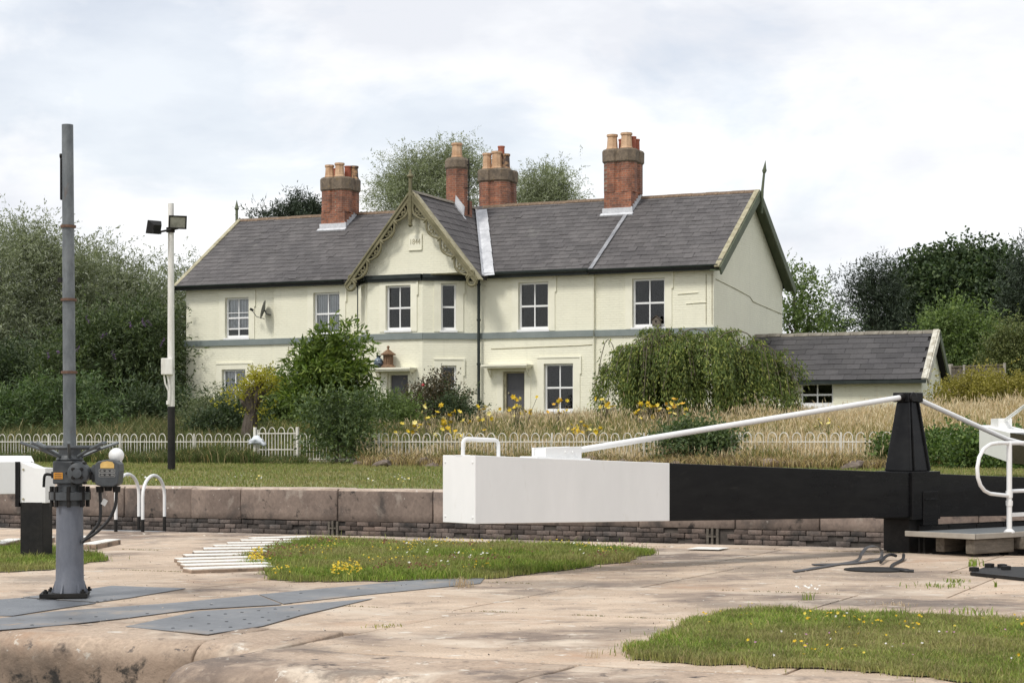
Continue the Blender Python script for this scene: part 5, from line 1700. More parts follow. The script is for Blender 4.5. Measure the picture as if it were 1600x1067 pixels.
# ---- floodlight post on the far lawn
lp = at(268, 735, 41.7); lm = 41.7 / F
LX = lambda px: (px - 268) * lm
LZ = lambda py: (735 - py) * lm
lamp = thing('floodlight_post', 'worn white lamp post with black base and two floodlights', 'lamp post', lp, 0)
k = MB(); k.tube([(0, 0, -.4), (LX(267.6), 0, LZ(635))], [.09, .082], 12); k.build('black_base', M['black_dull'], lamp, True)
k = MB(); k.tube([(LX(267.6), 0, LZ(635)), (LX(267.2), 0, LZ(560)), (LX(267), 0, LZ(318))], [.081, .079, .066], 12); k.build('post', M['white_worn'], lamp, True)
k = MB(); k.box(LX(254), LX(272), -.2, -.075, LZ(586), LZ(560)); k.build('switch_box', M['white_worn'], lamp, bevel=.02)
k = MB(); k.tube([(LX(258), -.14, LZ(586)), (LX(260), -.13, LZ(600)), (LX(265), -.09, LZ(612)), (LX(264), -.09, LZ(630))], .02, 6); k.tube([(LX(263), -.14, LZ(586)), (LX(267), -.1, LZ(604)), (LX(266), -.09, LZ(630))], .018, 6); k.lathe([(.05, LZ(632)), (.05, LZ(626))], 8, (LX(264), -.07, 0)); k.build('conduit', M['white_worn'], lamp, True)
k = MB(); k.tube([(LX(243), -.12, LZ(365)), (LX(262), -.09, LZ(361)), (LX(280), -.12, LZ(358))], .025, 6); k.box(LX(261), LX(274), -.1, -.05, LZ(364), LZ(356)); k.build('cross_arm', M['black_dull'], lamp)


def floodlight(cx, cz, yaw, pitch, w, h):
    k = MB()
    k.add([(-w / 2, 0, -h / 2), (w / 2, 0, -h / 2), (w / 2, 0, h / 2), (-w / 2, 0, h / 2), (-w * .3, .16, -h * .3), (w * .3, .16, -h * .3), (w * .3, .16, h * .3), (-w * .3, .16, h * .3)],
          [(4, 5, 6, 7)[::-1], (0, 4, 5, 1)[::-1], (1, 5, 6, 2)[::-1], (2, 6, 7, 3)[::-1], (3, 7, 4, 0)[::-1]])
    for a in ((-w / 2, w / 2, -h / 2, -h / 2 + .03), (-w / 2, w / 2, h / 2 - .03, h / 2), (-w / 2, -w / 2 + .03, -h / 2 + .03, h / 2 - .03), (w / 2 - .03, w / 2, -h / 2 + .03, h / 2 - .03)):
        k.box(a[0], a[1], -.03, 0, a[2], a[3])
    k.box(-.1, .1, .12, .2, -h * .35, -h * .1)
    o = k.build('floodlight', M['black_dull'], lamp)
    o.location = (LX(cx), -.2, LZ(cz)); o.rotation_euler = (R(pitch), 0, R(yaw))
    k = MB(); k.box(-w / 2 + .03, w / 2 - .03, -.012, -.006, -h / 2 + .03, h / 2 - .03); k.build('lens', lens_m, o)


lens_m = mat('floodlight_lens', (0.42, 0.42, 0.36), (0.2, 0.2, 0.17), 4.0, rough=.25)
floodlight(280, 349, 18, 16, .40, .30); floodlight(243, 357, -140, -18, .33, .3)

# ---- two arched safety hoops at the ladder, small kerb blocks, grip strips
for (x0, x1, yb, yt, lab) in ((181, 217, 832, 741, 'white arched ladder hoop with black feet, left of the pair and nearer the pedestal'), (223, 257, 832, 743, 'white arched ladder hoop with black feet, right of the pair and fully in view')):
    a, b = gnd(x0, yb), gnd(x1, yb - 3)
    m_ = a.y / F
    t = thing('ladder_hoop', lab, 'safety hoop', a, math.atan2(b.y - a.y, b.x - a.x), 'arched hoops at the lock ladder')
    w_ = (b - a).length; h_ = (yb - yt) * m_; rr = w_ / 2
    pts = [(0, 0, .18), (0, 0, h_ - rr)] + [(rr - rr * math.cos(R(q)), 0, h_ - rr + rr * math.sin(R(q))) for q in range(15, 180, 15)] + [(w_, 0, h_ - rr), (w_, 0, .2)]
    k = MB(); k.tube(pts, .024, 8); k.build('arch', M['white'], t, True)
    for x in (0, w_):
        k = MB(); k.tube([(x, 0, -.05), (x, 0, .19 if x == 0 else .21)], .0255, 8); k.build('foot', M['black_dull'], t, True)
a = gnd(205, 830); k = MB(); k.box(-.55, .55, -.16, .05, .002, .014); o = k.build('ladder_plate', M['plate'], None); o.location = a; o.rotation_euler = (0, 0, TH); tag(o, 'thin steel plate on the ground at the feet of the arched hoops', 'steel plate')
for i, (x0, x1, y0, y1, lab) in enumerate(((150, 189, 858, 850, 'white topped stone block on the ground right of the pedestal'), (112, 142, 851, 845, 'white topped stone block partly hidden behind the pedestal column'), (4, 37, 857, 849, 'white topped stone block at the left edge beside the stop post'), (74, 86, 850, 846, 'small white topped stone block between the stop post and pedestal'))):
    a, b = gnd(x0, y0), gnd(x1, y1)
    t = thing('kerb_block', lab, 'stone block', (a.x, a.y, 0), math.atan2(b.y - a.y, b.x - a.x), 'white topped blocks for foot grip')
    w_ = (b - a).length
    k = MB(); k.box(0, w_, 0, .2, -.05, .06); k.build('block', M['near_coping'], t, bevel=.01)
    k = MB(); k.box(.003, w_ - .003, .003, .197, .058, .068); k.build('white_top', M['white_dirty'], t, bevel=.004)
gp = [((299, 896), (408, 892)), ((290, 890), (402, 887)), ((285, 885), (396, 882)), ((281, 880), (391, 877)), ((291, 874), (390, 872)), ((304, 868.5), (398, 867)), ((318, 863), (410, 862)), ((337, 858.5), (425, 857)), ((356, 854), (440, 853)), ((378, 849.5), (455, 848.5)), ((398, 846), (474, 844))]
p0 = gnd(340, 872)
arc = thing('grip_strips', 'fan of white painted raised strips on the ground beside the grass', 'foot strips', (p0.x, p0.y, 0), 0)
for (q0, q1) in gp:
    a, b = gnd(*q0), gnd(*q1)
    w_ = (b - a).length + .15; d = (b - a).normalized(); n_ = Vector((-d.y, d.x, 0))
    a = a - p0; a.z = 0
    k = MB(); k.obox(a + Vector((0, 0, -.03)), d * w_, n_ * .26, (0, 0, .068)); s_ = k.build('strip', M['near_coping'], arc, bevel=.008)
    k = MB(); k.obox(a + d * .004 + n_ * .004 + Vector((0, 0, .036)), d * (w_ - .008), n_ * .252, (0, 0, .012)); k.build('white_top', M['white_dirty'], s_, bevel=.004)

# ---- steel cover plates in the paving
PLZ = .004


def plate(label, px_poly, z0, z1, bolts=(), m='plate'):
    P = [gnd(x, y) for x, y in px_poly]
    c = sum(P, Vector()) / len(P); c.z = 0
    t = thing('cover_plate', label, 'steel plate', c, 0, 'steel plates over the sluice channels')
    k = MB(); k.prism([p - c + Vector((0, 0, z0)) for p in P], (0, 0, z1 - z0)); k.build('plate_sheet', M[m], t)
    for (x, y) in bolts:
        q = gnd(x, y) - c
        k = MB(); k.lathe([(.015, z1 - .002), (.013, z1 + .003), (.008, z1 + .005)], 8, (q.x, q.y, 0)); k.build('bolt', M['iron'], t)
    return t


M['checker'] = mat('checker_plate', (0.12, 0.13, 0.145), (0.17, 0.18, 0.195), 2.0, rough=.4, metal=.3, fine=.3, fscale=45, bump=.5, bscale=30)
plate('patterned steel plate under the pedestal at the left edge', [(-90, 963), (20, 963), (70, 955), (150, 943), (33, 935), (-90, 945)], PLZ, PLZ + .005, [(35, 936), (60, 938), (90, 940)], 'checker')
plate('steel plate behind the pedestal base reaching towards the grip strips', [(152, 941.5), (200, 935), (290, 920), (175, 916), (82, 929), (36, 933.5)], PLZ, PLZ + .005, [(142, 943), (152, 941), (164, 939), (174, 937.5), (140, 927)])
plate('long narrow steel plate running from the left edge in front of the pedestal', [(-90, 978), (0, 985), (90, 978), (200, 966), (300, 953), (440, 945), (402, 930), (280, 942), (87, 956), (0, 967), (-90, 972)], PLZ, PLZ + .004, [(50, 978), (110, 968), (150, 965), (230, 960), (330, 946)])
plate('dark end of the narrow steel plate beside the middle grass', [(443, 944), (560, 931), (640, 923), (750, 912), (757, 904), (690, 904), (620, 909.5), (540, 917), (405, 929.5)], PLZ, PLZ + .004, [(470, 928), (560, 921)])
plate('wide bolted steel plate nearest the quay edge', [(196, 980), (325, 992), (410, 979), (470, 962), (582, 936), (440, 948), (310, 956)], PLZ, PLZ + .005,
      [(270 + 28 * i, 983 - 3.4 * i) for i in range(6)] + [(300 + 26 * i, 966 - 2.6 * i) for i in range(7)] + [(330 + 30 * i, 987 - 5.5 * i) for i in range(5)])
plate('dark steel hatch plate with bolts at the right edge', [(1516, 899), (1600, 908), (1680, 905), (1680, 890), (1540, 890)], PLZ, PLZ + .03, m='black_dull')
q = [(1522, 897), (1546, 891), (1566, 892), (1572, 895)]
hb = [o for o in bpy.data.objects if o.get('label', '').startswith('dark steel hatch')][0]
for x, y in q:
    p = gnd(x, y) - hb.location; k = MB(); k.lathe([(.05, .03), (.05, .07), (.02, .075)], 8, (p.x, p.y, 0)); k.build('bolt', M['black_dull'], hb)
p = gnd(1370, 890.5); k = MB(); k.lathe([(.33, .002), (.33, .012), (.30, .016), (.0, .016)], 28); o = k.build('drain_cover', M['black_dull'], None, True); o.location = p; tag(o, 'round black drain cover set flush in the paving by the heel post', 'drain cover')
p = gnd(1107, 858.5); k = MB(); k.box(-.2, .2, -.22, .22, .016, .02); o = k.build('painted_square', M['white_dirty']); o.location = p; o.rotation_euler = (0, 0, TH); tag(o, 'white painted square on the paving below the black beam', 'marking')
# straps and hoses at the heel post
for nm, pts, w_ in (('hydraulic_strap', [(1235, 893, 0.01), (1300, 882, .012), (1345, 876, .015), (1352, 868, .06), (1362, 862, .105), (1372, 864, .1), (1377, 870, .04), (1374, 876, .01), (1330, 882, .01)], .06), ):
    P = [gnd(x, y) for x, y, z in pts]
    pass
hz_ = thing('hose_bundle', 'black looped strap and hoses lying at the foot of the heel post', 'hoses', gnd(1385, 875), 0)
hc = hz_.location
def gp_(x, y, z=0.0):
    """a point z above the ground that shows at this pixel"""
    q = gnd(x, y, z); return q - hc
k = MB()
path = [gp_(1240, 893, .006), gp_(1300, 883, .008), gp_(1338, 876, .01), gp_(1346, 866, .08), gp_(1354, 856, .12), gp_(1366, 853, .14), gp_(1376, 858, .11), gp_(1378, 866, .06), gp_(1372, 874, .012), gp_(1330, 880, .008), gp_(1270, 882, .006)]
path = bez(path, 6)
for i in range(len(path) - 1):
    a, b = path[i], path[i + 1]; wv = Vector((.0, .085, 0)); k.obox(a - wv, b - a + (b - a) * .02, wv * 2, Vector((0, 0, .007)))
k.build('strap', mat('grey_strap', (0.07, 0.07, 0.075), (0.12, 0.12, 0.125), 4, rough=.5), hz_)
for pts in ([(1376, 878, .03), (1384, 869, .05), (1392, 866, .06), (1400, 868, .05)], [(1412, 866, .05), (1410, 874, .02), (1395, 882, .015), (1394, 888, .015), (1410, 891, .015), (1428, 892, .012)]):
    k = MB(); k.tube(bez([gp_(*p) for p in pts], 6), .017, 8); k.build('hose', M['rubber'], hz_, True)

# ================================================================== hoop topped garden fence and gate
FV = 41.3
FD = Vector((AX.x, AX.y, 0))


def fz(px, py):
    p = lock_at(px, FV); return EYE - (py - HY) / F * p.y


def fence_run(label, px0, px1, base_z, pitch=.295):
    a, b = lock_at(px0, FV), lock_at(px1, FV)
    n = int((b - a).length / pitch)
    t = thing('hoop_fence', label, 'garden fence', (a.x, a.y, base_z), TH, 'white hoop topped railings along the garden')
    h = 0.585
    k = MB()
    rr = .1
    pts = [(-rr, 0, -.1), (-rr, 0, h)] + [(-rr * math.cos(R(q)), 0, h + rr * math.sin(R(q)) * 1.25) for q in range(22, 180, 22)] + [(rr, 0, h), (rr, 0, -.1)]
    k.tube(pts, .0105, 5, cap=False)
    hoop = k.mesh('hoop'); hoop.materials.append(M['fence_white'])
    k = MB(); k.tube([(0, 0, -.1), (0, 0, h - .04), (0, 0, h + .0)], [.0085, .0085, .003], 5, cap=False); bar = k.mesh('bar'); bar.materials.append(M['fence_white'])
    L_ = n * pitch
    for i in range(n):
        lean = random.gauss(0, .012)
        o = obj('hoop', hoop, t); o.location = ((i + .5) * pitch, random.gauss(0, .01), random.gauss(0, .006)); o.rotation_euler = (0, lean, 0)
        o = obj('bar', bar, t); o.location = ((i + .5) * pitch + random.gauss(0, .006), 0.012, 0); o.rotation_euler = (0, random.gauss(0, .02), 0)
    for z in (.5, .06):
        k = MB(); k.box(0, L_, -.012, .012, z - .012, z + .012); k.build('rail', M['fence_white'], t)
    for i in range(int(L_ / 2.4) + 1):
        k = MB(); k.tube([(min(i * 2.4 * 0.983, L_), -.02, -.2), (min(i * 2.4 * .983, L_), -.02, h + .13)], .019, 6); k.build('post', M['fence_white'], t)
    return t


zf = fz(430, 718)
fence_run('white hoop topped metal fence left of the garden gate', -30, 398, .80)
fence_run('white hoop topped metal fence right of the gate, half hidden in grass', 466, 1700, .80)
a, b = lock_at(403, FV - .03), lock_at(462, FV - .03)
gt = thing('garden_gate', 'white hoop topped metal garden gate between two posts', 'garden gate', (a.x, a.y, .80), TH)
gl = (b - a).length; gh = fz(430, 677) - .80; n = 4; pt = gl / n
for i in range(n):
    rr = pt * .34; cx = (i + .5) * pt
    k = MB(); k.tube([(cx - rr, 0, 0), (cx - rr, 0, gh)] + [(cx - rr * math.cos(R(q)), 0, gh + rr * math.sin(R(q)) * 1.6) for q in range(22, 180, 22)] + [(cx + rr, 0, gh), (cx + rr, 0, 0)], .011, 6); k.build('hoop', M['fence_white'], gt, True)
    k = MB(); k.tube([(cx, 0, 0), (cx, 0, gh)], .010, 6); k.build('bar', M['fence_white'], gt)
for z in (.03, .30, gh):
    k = MB(); k.box(0, gl, -.014, .014, z - .013, z + .013); k.build('rail', M['fence_white'], gt)
for x in (-.09, gl + .05):
    k = MB(); k.box(x - .035, x + .035, -.035, .035, -.3, gh + .16); k.build('gate_post', M['fence_white'], gt, bevel=.008)
k = MB(); k.tube([(.0, 0, 0), (.0, 0, gh + .1)], .016, 6); k.build('hinge_bar', M['fence_white'], gt)
# pale bag tied on the gate post
bm = bmesh.new(); bmesh.ops.create_icosphere(bm, subdivisions=3, radius=1)
for v in bm.verts:
    v.co = Vector((v.co.x * .24, v.co.y * .1, v.co.z * .1)) * (1 + .5 * mnoise.noise(v.co * 2.6)) + Vector((0, 0, -.03 * abs(v.co.x) * 4))
me = bpy.data.meshes.new('plastic_bag'); bm.to_mesh(me); bm.free()
me.materials.append(mat('pale_blue_plastic', (0.62, 0.68, 0.74), (0.75, 0.77, 0.8), 12, rough=.35)); me.polygons.foreach_set('use_smooth', [True] * len(me.polygons))
o = obj('plastic_bag', me); o.location = lock_at(402, FV - .1, fz(402, 686)); o.rotation_euler = (0, .1, TH); tag(o, 'crumpled pale blue plastic bag tied to the garden gate post', 'bag')

# ---- timber panel fence beyond the outbuilding
a, b = at(1487, 600, 66), at(1550, 600, 64.5)
pf = thing('panel_fence', 'grey timber panel fence with concrete posts beyond the outbuilding', 'timber fence', (a.x, a.y, HG), math.atan2(b.y - a.y, b.x - a.x))
hp_ = EYE - (569 - HY) / F * 66 - HG
k = MB(); k.box(-.14, .02, -.07, .07, -.3, hp_); k.build('post', M['concrete_post'], pf, bevel=.02)
for i in range(16):
    k = MB(); k.box(.03 + i * .145, .03 + i * .145 + .155, -.02 + .016 * (i % 2), .0 + .016 * (i % 2), .1, hp_ - .12 + random.uniform(-.01, .01)); k.build('board', M['wood_grey'], pf)
for z in (hp_ - .1, hp_ - .75, .3):
    k = MB(); k.box(.03, 2.4, -.05, -.021, z - .03, z + .03); k.build('rail', M['wood_grey'], pf)
for x in (.62, 2.42):
    k = MB(); k.box(x - .04, x + .04, -.07, -.0205, -.3, hp_ - .04); k.build('post', M['concrete_post'], pf)

# ================================================================== trees and shrubs
def vD(px, v):
    return lock_at(px, v).y


def gz(v):
    """garden height at a distance across"""
    vs = [28.5, 30, 35, 40, 41.5, 43, 47, 52, 57, 400]; zs = [.47, .52, .655, .73, .8, 1.0, 1.45, 1.85, 1.984, 1.95]
    return float(np.interp(v, vs, zs))


def base_at(px, D):
    p = at(px, HY, D); return (p.x, p.y, gz(uv(p)[1]) - .05)


L_WIL = leaf_mat('willow_leaf', (0.220, 0.248, 0.154), .35, .3, c2=(0.417, 0.439, 0.340))
L_WIL2 = leaf_mat('silver_willow_leaf', (0.254, 0.284, 0.172), .35, .3, c2=(0.448, 0.478, 0.359))
L_BUD = leaf_mat('buddleia_leaf', (0.071, 0.104, 0.041), .4, .3, c2=(0.158, 0.194, 0.085))
L_SUM = leaf_mat('sumac_leaf', (0.090, 0.145, 0.055), .35, .35, c2=(0.207, 0.263, 0.124))
L_DARK = leaf_mat('dark_shrub_leaf', (0.056, 0.087, 0.037), .4, .25, c2=(0.120, 0.154, 0.070))
L_MID = leaf_mat('mid_green_leaf', (0.130, 0.188, 0.061), .4, .35, c2=(0.240, 0.308, 0.103))
L_CHER = leaf_mat('cherry_leaf', (0.119, 0.181, 0.037), .4, .4, c2=(0.275, 0.338, 0.075))
L_GOLD = leaf_mat('golden_leaf', (0.413, 0.371, 0.041), .3, .4, c2=(0.550, 0.522, 0.083))
L_YEL = leaf_mat('yellow_shrub_leaf', (0.297, 0.264, 0.050), .35, .35, c2=(0.440, 0.385, 0.110))
L_ROSE = leaf_mat('rose_leaf', (0.098, 0.091, 0.052), .4, .3, c2=(0.195, 0.130, 0.078))
L_GREY = leaf_mat('grey_green_leaf', (0.161, 0.195, 0.102), .35, .3, c2=(0.296, 0.310, 0.188))
L_SYC = leaf_mat('sycamore_leaf', (0.062, 0.099, 0.043), .4, .3, c2=(0.132, 0.174, 0.074))
L_PINE = leaf_mat('pine_needles', (0.039, 0.057, 0.034), .35, .1, c2=(0.072, 0.091, 0.055))
L_CON = leaf_mat('conifer_spray', (0.111, 0.137, 0.042), .35, .2, c2=(0.208, 0.221, 0.078))
L_WEEP = leaf_mat('weeping_leaf', (0.127, 0.177, 0.043), .4, .35, c2=(0.318, 0.335, 0.084))
L_MIX = leaf_mat('soft_green_leaf', (0.095, 0.142, 0.057), .4, .35, c2=(0.216, 0.270, 0.121))
L_IVY = leaf_mat('ivy_leaf', (0.091, 0.156, 0.039), .45, .3, c2=(0.234, 0.312, 0.091))

T = tree
wil = dict(up=.55, droop=.35, spread=.6, ln=.17, wd=.05, clump_r=.8, jit=.05, shell=.5, limbs=4)
GW = 'willow trees on the left'
T('willow_tree', 'tall silvery willow tree at the far left behind the grey pipe', 'tree', base_at(60, 84), [lobe(45, 402, 84, 34, 34), lobe(20, 442, 84, 52, 46), lobe(95, 452, 84, 46, 50), lobe(60, 542, 84, 85, 70), lobe(40, 622, 84, 70, 60)], L_WIL, .35, 560, 13, 1.3, 15, GW, **wil)
T('willow_tree', 'willow tree cut by the left edge of the picture', 'tree', base_at(-50, 80), [lobe(-40, 442, 80, 50, 60), lobe(-30, 542, 80, 60, 80), lobe(-40, 632, 80, 50, 50)], L_WIL, .3, 260, 12, 1.3, 14, GW, **wil)
T('willow_tree', 'lower willow tree between the grey pipe and the lamp post', 'tree', base_at(175, 88), [lobe(140, 452, 88, 36, 38), lobe(190, 477, 88, 44, 36), lobe(170, 532, 88, 70, 60)], L_WIL, .3, 330, 13, 1.3, 15, GW, **wil)
T('willow_tree', 'small willow tree beside the left gable, behind the lamp post', 'tree', base_at(260, 92), [lobe(235, 488, 92, 36, 26), lobe(285, 470, 92, 30, 34), lobe(255, 540, 92, 55, 60), lobe(280, 610, 92, 45, 60)], L_WIL, .3, 300, 13, 1.3, 15, GW, **wil)
wil2 = dict(wil); wil2.update(clump_r=.5, spread=.55, up=.5, ln=.16, wd=.042)
GB = 'willow trees behind the roof'
T('willow_tree', 'silver willow tree rising behind the front gable and single chimney', 'tree', base_at(660, 100), [lobe(708, 272, 100, 28, 34), lobe(655, 275, 100, 34, 26), lobe(615, 308, 100, 28, 18), lobe(738, 285, 100, 18, 26), lobe(670, 320, 100, 80, 40)], L_WIL2, .4, 330, 12, 1.2, 14, GB, **wil2)
T('willow_tree', 'smaller silver willow tree showing above the right hand roof', 'tree', base_at(850, 100), [lobe(848, 293, 100, 30, 22), lobe(872, 308, 100, 18, 12), lobe(840, 330, 100, 45, 34)], L_WIL2, .35, 170, 12, 1.0, 14, GB, **wil2)
pine = dict(up=.3, droop=.0, spread=.9, ln=.22, wd=.05, clump_r=.45, jit=.08, shell=.3, flat=.3)
T('pine_tree', 'dark pine top showing above the left roof beside the chimney', 'tree', base_at(460, 96), [lobe(470, 345, 96, 36, 18), lobe(430, 355, 96, 30, 12), lobe(500, 339, 96, 20, 16), lobe(470, 369, 96, 60, 18)], L_PINE, .3, 150, 12, .7, 12, **pine)
# right of the house
T('ash_tree', 'loose light tree right beside the house gable', 'tree', base_at(1250, 86), [lobe(1238, 454, 86, 18, 14), lobe(1268, 466, 86, 22, 16), lobe(1240, 496, 86, 24, 22), lobe(1262, 526, 86, 26, 20), lobe(1250, 566, 86, 40, 24)], L_MID, .22, 95, 9, 1.0, 13, up=.4, droop=.15, ln=.17, wd=.08, clump_r=.5, shell=.4)
T('thorn_tree', 'small dark tree above the left end of the outbuilding roof', 'tree', base_at(1303, 90), [lobe(1303, 496, 90, 9, 15), lobe(1310, 522, 90, 20, 12), lobe(1295, 555, 90, 26, 22)], L_SYC, .15, 42, 9, .9, 13, up=.3, droop=.2, ln=.16, wd=.07, clump_r=.4, shell=.3)
T('pine_tree', 'ragged dark pine with open branches left of the big sycamore', 'tree', base_at(1372, 95), [lobe(1362, 432, 95, 15, 11), lobe(1396, 434, 95, 8, 16), lobe(1352, 452, 95, 20, 10), lobe(1326, 468, 95, 16, 7), lobe(1380, 466, 95, 30, 20), lobe(1368, 504, 95, 36, 14), lobe(1392, 531, 95, 42, 24)], L_PINE, .35, 130, 13, .8, 13, limbs=14, **pine)
syc = dict(up=.25, droop=.1, spread=.8, ln=.2, wd=.17, clump_r=.62, jit=.06, shell=.75)
T('sycamore_tree', 'big dark round sycamore behind the outbuilding', 'tree', base_at(1490, 98), [lobe(1440, 444, 98, 28, 26), lobe(1485, 438, 98, 38, 28), lobe(1528, 424, 98, 32, 26), lobe(1562, 456, 98, 32, 38), lobe(1440, 481, 98, 36, 36), lobe(1500, 486, 98, 75, 60), lobe(1560, 536, 98, 60, 60), lobe(1440, 546, 98, 60, 50)], L_SYC, .5, 420, 24, .7, 8, **syc)
T('pine_tree', 'dark pine cut by the right edge of the picture', 'tree', base_at(1615, 92), [lobe(1610, 396, 92, 18, 10), lobe(1602, 420, 92, 24, 14), lobe(1618, 448, 92, 36, 26), lobe(1605, 488, 92, 36, 40), lobe(1615, 548, 92, 40, 40)], L_PINE, .3, 120, 13, .8, 13, **pine)
T('hazel_tree', 'mid green bushy tree below the big sycamore', 'tree', base_at(1500, 80), [lobe(1480, 520, 80, 34, 30), lobe(1520, 545, 80, 45, 40), lobe(1465, 560, 80, 34, 34), lobe(1500, 590, 80, 60, 35)], L_MID, .2, 170, 10, 1.0, 12, up=.5, droop=.15, ln=.16, wd=.085, clump_r=.45, shell=.5)
T('conifer', 'yellow green conifer bush at the right edge behind the golden shrubs', 'tree', base_at(1590, 66), [lobe(1583, 530, 66, 14, 26), lobe(1590, 560, 66, 44, 30), lobe(1600, 590, 66, 62, 32), lobe(1560, 600, 66, 30, 24)], L_CON, .18, 260, 10, .7, 12, up=.2, droop=.3, ln=.1, wd=.05, clump_r=.25, shell=.6)
# left shrubs
GS_ = 'shrubs behind the left fence'
bud = dict(up=.5, droop=.3, spread=.7, ln=.17, wd=.055, clump_r=.5, jit=.05, shell=.55)
b1 = T('buddleia_bush', 'large dark green buddleia bush left of the house with mauve flower spikes', 'bush', base_at(200, 68), [lobe(205, 540, 68, 55, 45), lobe(150, 560, 68, 50, 50), lobe(232, 585, 68, 30, 55), lobe(190, 620, 68, 75, 60), lobe(120, 620, 68, 55, 60)], L_BUD, .12, 430, 11, .9, 12, GS_, **bud)
T('buddleia_bush', 'dark bush in the shade at the left edge above the sumac', 'bush', base_at(30, 70), [lobe(20, 610, 70, 60, 60), lobe(70, 630, 70, 50, 50), lobe(-40, 620, 70, 60, 60)], L_DARK, .12, 200, 11, .9, 11, GS_, **bud)
# mauve spikes
sp = np.array([np.array(at(px, py, 66.2)) for px, py in ((140, 505), (223, 500), (236, 508), (168, 520), (92, 552), (75, 560), (205, 512), (250, 540), (180, 560), (120, 548))]) - np.array(b1.location)
pp = np.repeat(sp, 26, 0); tt = np.tile(np.linspace(0, 1, 26), len(sp))
dirs = np.repeat(norm(rng.normal(size=(len(sp), 3)) * .5 + np.array([0, -.3, .5])), 26, 0)
pp = pp + dirs * (tt * .28)[:, None] + rng.normal(size=pp.shape) * .018
obj('flower_spikes', leaf_mesh('flower_spikes', pp, rng.normal(size=pp.shape), rng.normal(size=pp.shape), np.full(len(pp), .05), np.full(len(pp), .045), M['petal'], palette([(.12, .07, .16), (.16, .1, .2)], len(pp))), b1)
T('sumac_bush', 'spreading sumac bush with long leaflets behind the left fence', 'bush', base_at(90, 58), [lobe(50, 640, 58, 50, 32), lobe(120, 635, 58, 46, 30), lobe(0, 655, 58, 46, 28), lobe(150, 660, 58, 34, 25), lobe(80, 670, 58, 80, 25)], L_SUM, .07, 150, 5, .75, 16, GS_, up=.5, droop=.45, spread=.8, ln=.17, wd=.05, clump_r=.3, shell=.6, jit=.07, trunk_top=.8)
T('hedge_bush', 'dark green undergrowth beside the left house corner', 'bush', base_at(255, 62), [lobe(250, 662, 62, 30, 38), lobe(200, 675, 62, 55, 30), lobe(278, 675, 62, 12, 22)], L_DARK, .06, 190, 10, .7, 10, GS_, **bud)
# garden before the house
gsh = dict(up=.5, droop=.2, spread=.7, clump_r=.25, jit=.035, shell=.4)
T('corner_shrub', 'grey green twiggy shrub at the left corner of the house', 'shrub', base_at(330, 58), [lobe(328, 658, 58, 28, 26), lobe(350, 645, 58, 20, 26), lobe(310, 675, 58, 34, 22), lobe(360, 670, 58, 36, 26)], L_GREY, .05, 140, 8, .55, 13, ln=.09, wd=.03, **gsh)
T('garden_shrub', 'dark rounded shrub under the lower left window', 'shrub', base_at(350, 54), [lobe(345, 675, 54, 32, 22), lobe(375, 662, 54, 26, 26), lobe(320, 690, 54, 34, 18)], L_DARK, .05, 130, 9, .5, 10, ln=.09, wd=.05, **gsh)
T('lilac_shrub', 'mixed green shrub between the golden tree and cherry tree', 'shrub', base_at(435, 57), [lobe(430, 635, 57, 34, 28), lobe(455, 625, 57, 28, 34), lobe(430, 665, 57, 45, 30)], L_MID, .05, 150, 9, .55, 10, ln=.1, wd=.055, **gsh)
# golden tree on a thick stump
gt_ = T('golden_tree', 'cut back stump sprouting bright golden leaves', 'tree', base_at(388, 51.5), [lobe(406, 588, 51.5, 12, 8), lobe(392, 605, 51.5, 20, 8), lobe(370, 622, 51.5, 18, 7), lobe(418, 600, 51.5, 16, 6), lobe(408, 640, 51.5, 9, 8)], L_GOLD, .25, 46, 6, .32, 9, trunk_top=.62, limbs=10, up=.3, droop=.2, spread=.8, ln=.085, wd=.04, clump_r=.16, shell=.2)
T('cherry_tree', 'young cherry tree with drooping bright green leaves before the house', 'tree', base_at(510, 51), [lobe(505, 585, 51, 42, 30), lobe(545, 560, 51, 14, 36), lobe(540, 528, 51, 9, 14), lobe(514, 550, 51, 12, 22), lobe(540, 600, 51, 26, 30), lobe(478, 562, 51, 14, 16), lobe(490, 615, 51, 40, 26), lobe(520, 630, 51, 44, 22)], L_CHER, .07, 190, 7, .6, 9, up=.8, droop=.5, spread=.6, ln=.2, wd=.065, clump_r=.17, shell=.45)
ctop = at(546, 545, 51)
T('fence_shrub', 'dark green shrub leaning over the fence right of the gate', 'shrub', base_at(525, 46.5), [lobe(512, 690, 46.5, 24, 20), lobe(548, 662, 46.5, 22, 16), lobe(538, 704, 46.5, 28, 14), lobe(496, 655, 46.5, 14, 20), lobe(570, 640, 46.5, 12, 14)], L_MIX, .04, 84, 7, .95, 11, up=.9, droop=.3, spread=.7, ln=.11, wd=.05, clump_r=.17, shell=.4)
T('garden_shrub', 'leafy green shrub with upright stems below the bay door', 'shrub', base_at(600, 55), [lobe(590, 652, 55, 20, 20), lobe(618, 660, 55, 28, 18), lobe(592, 676, 55, 38, 18)], L_MID, .04, 120, 9, .65, 12, up=.9, droop=.2, spread=.5, ln=.11, wd=.032, clump_r=.22, shell=.3)
rb = T('rose_bush', 'straggling reddish rose bush with one red bloom beside the bay window', 'shrub', base_at(680, 57), [lobe(668, 635, 57, 34, 22), lobe(700, 645, 57, 26, 22), lobe(690, 610, 57, 16, 16), lobe(645, 650, 57, 28, 20)], L_ROSE, .03, 130, 8, .6, 11, limbs=12, up=.5, droop=.2, spread=.8, ln=.07, wd=.045, clump_r=.22, shell=.3)
T('garden_shrub', 'small dark green shrub right of the rose bush', 'shrub', base_at(715, 56), [lobe(712, 642, 56, 22, 20), lobe(720, 660, 56, 22, 16)], L_DARK, .03, 70, 8, .45, 10, ln=.07, wd=.04, **gsh)
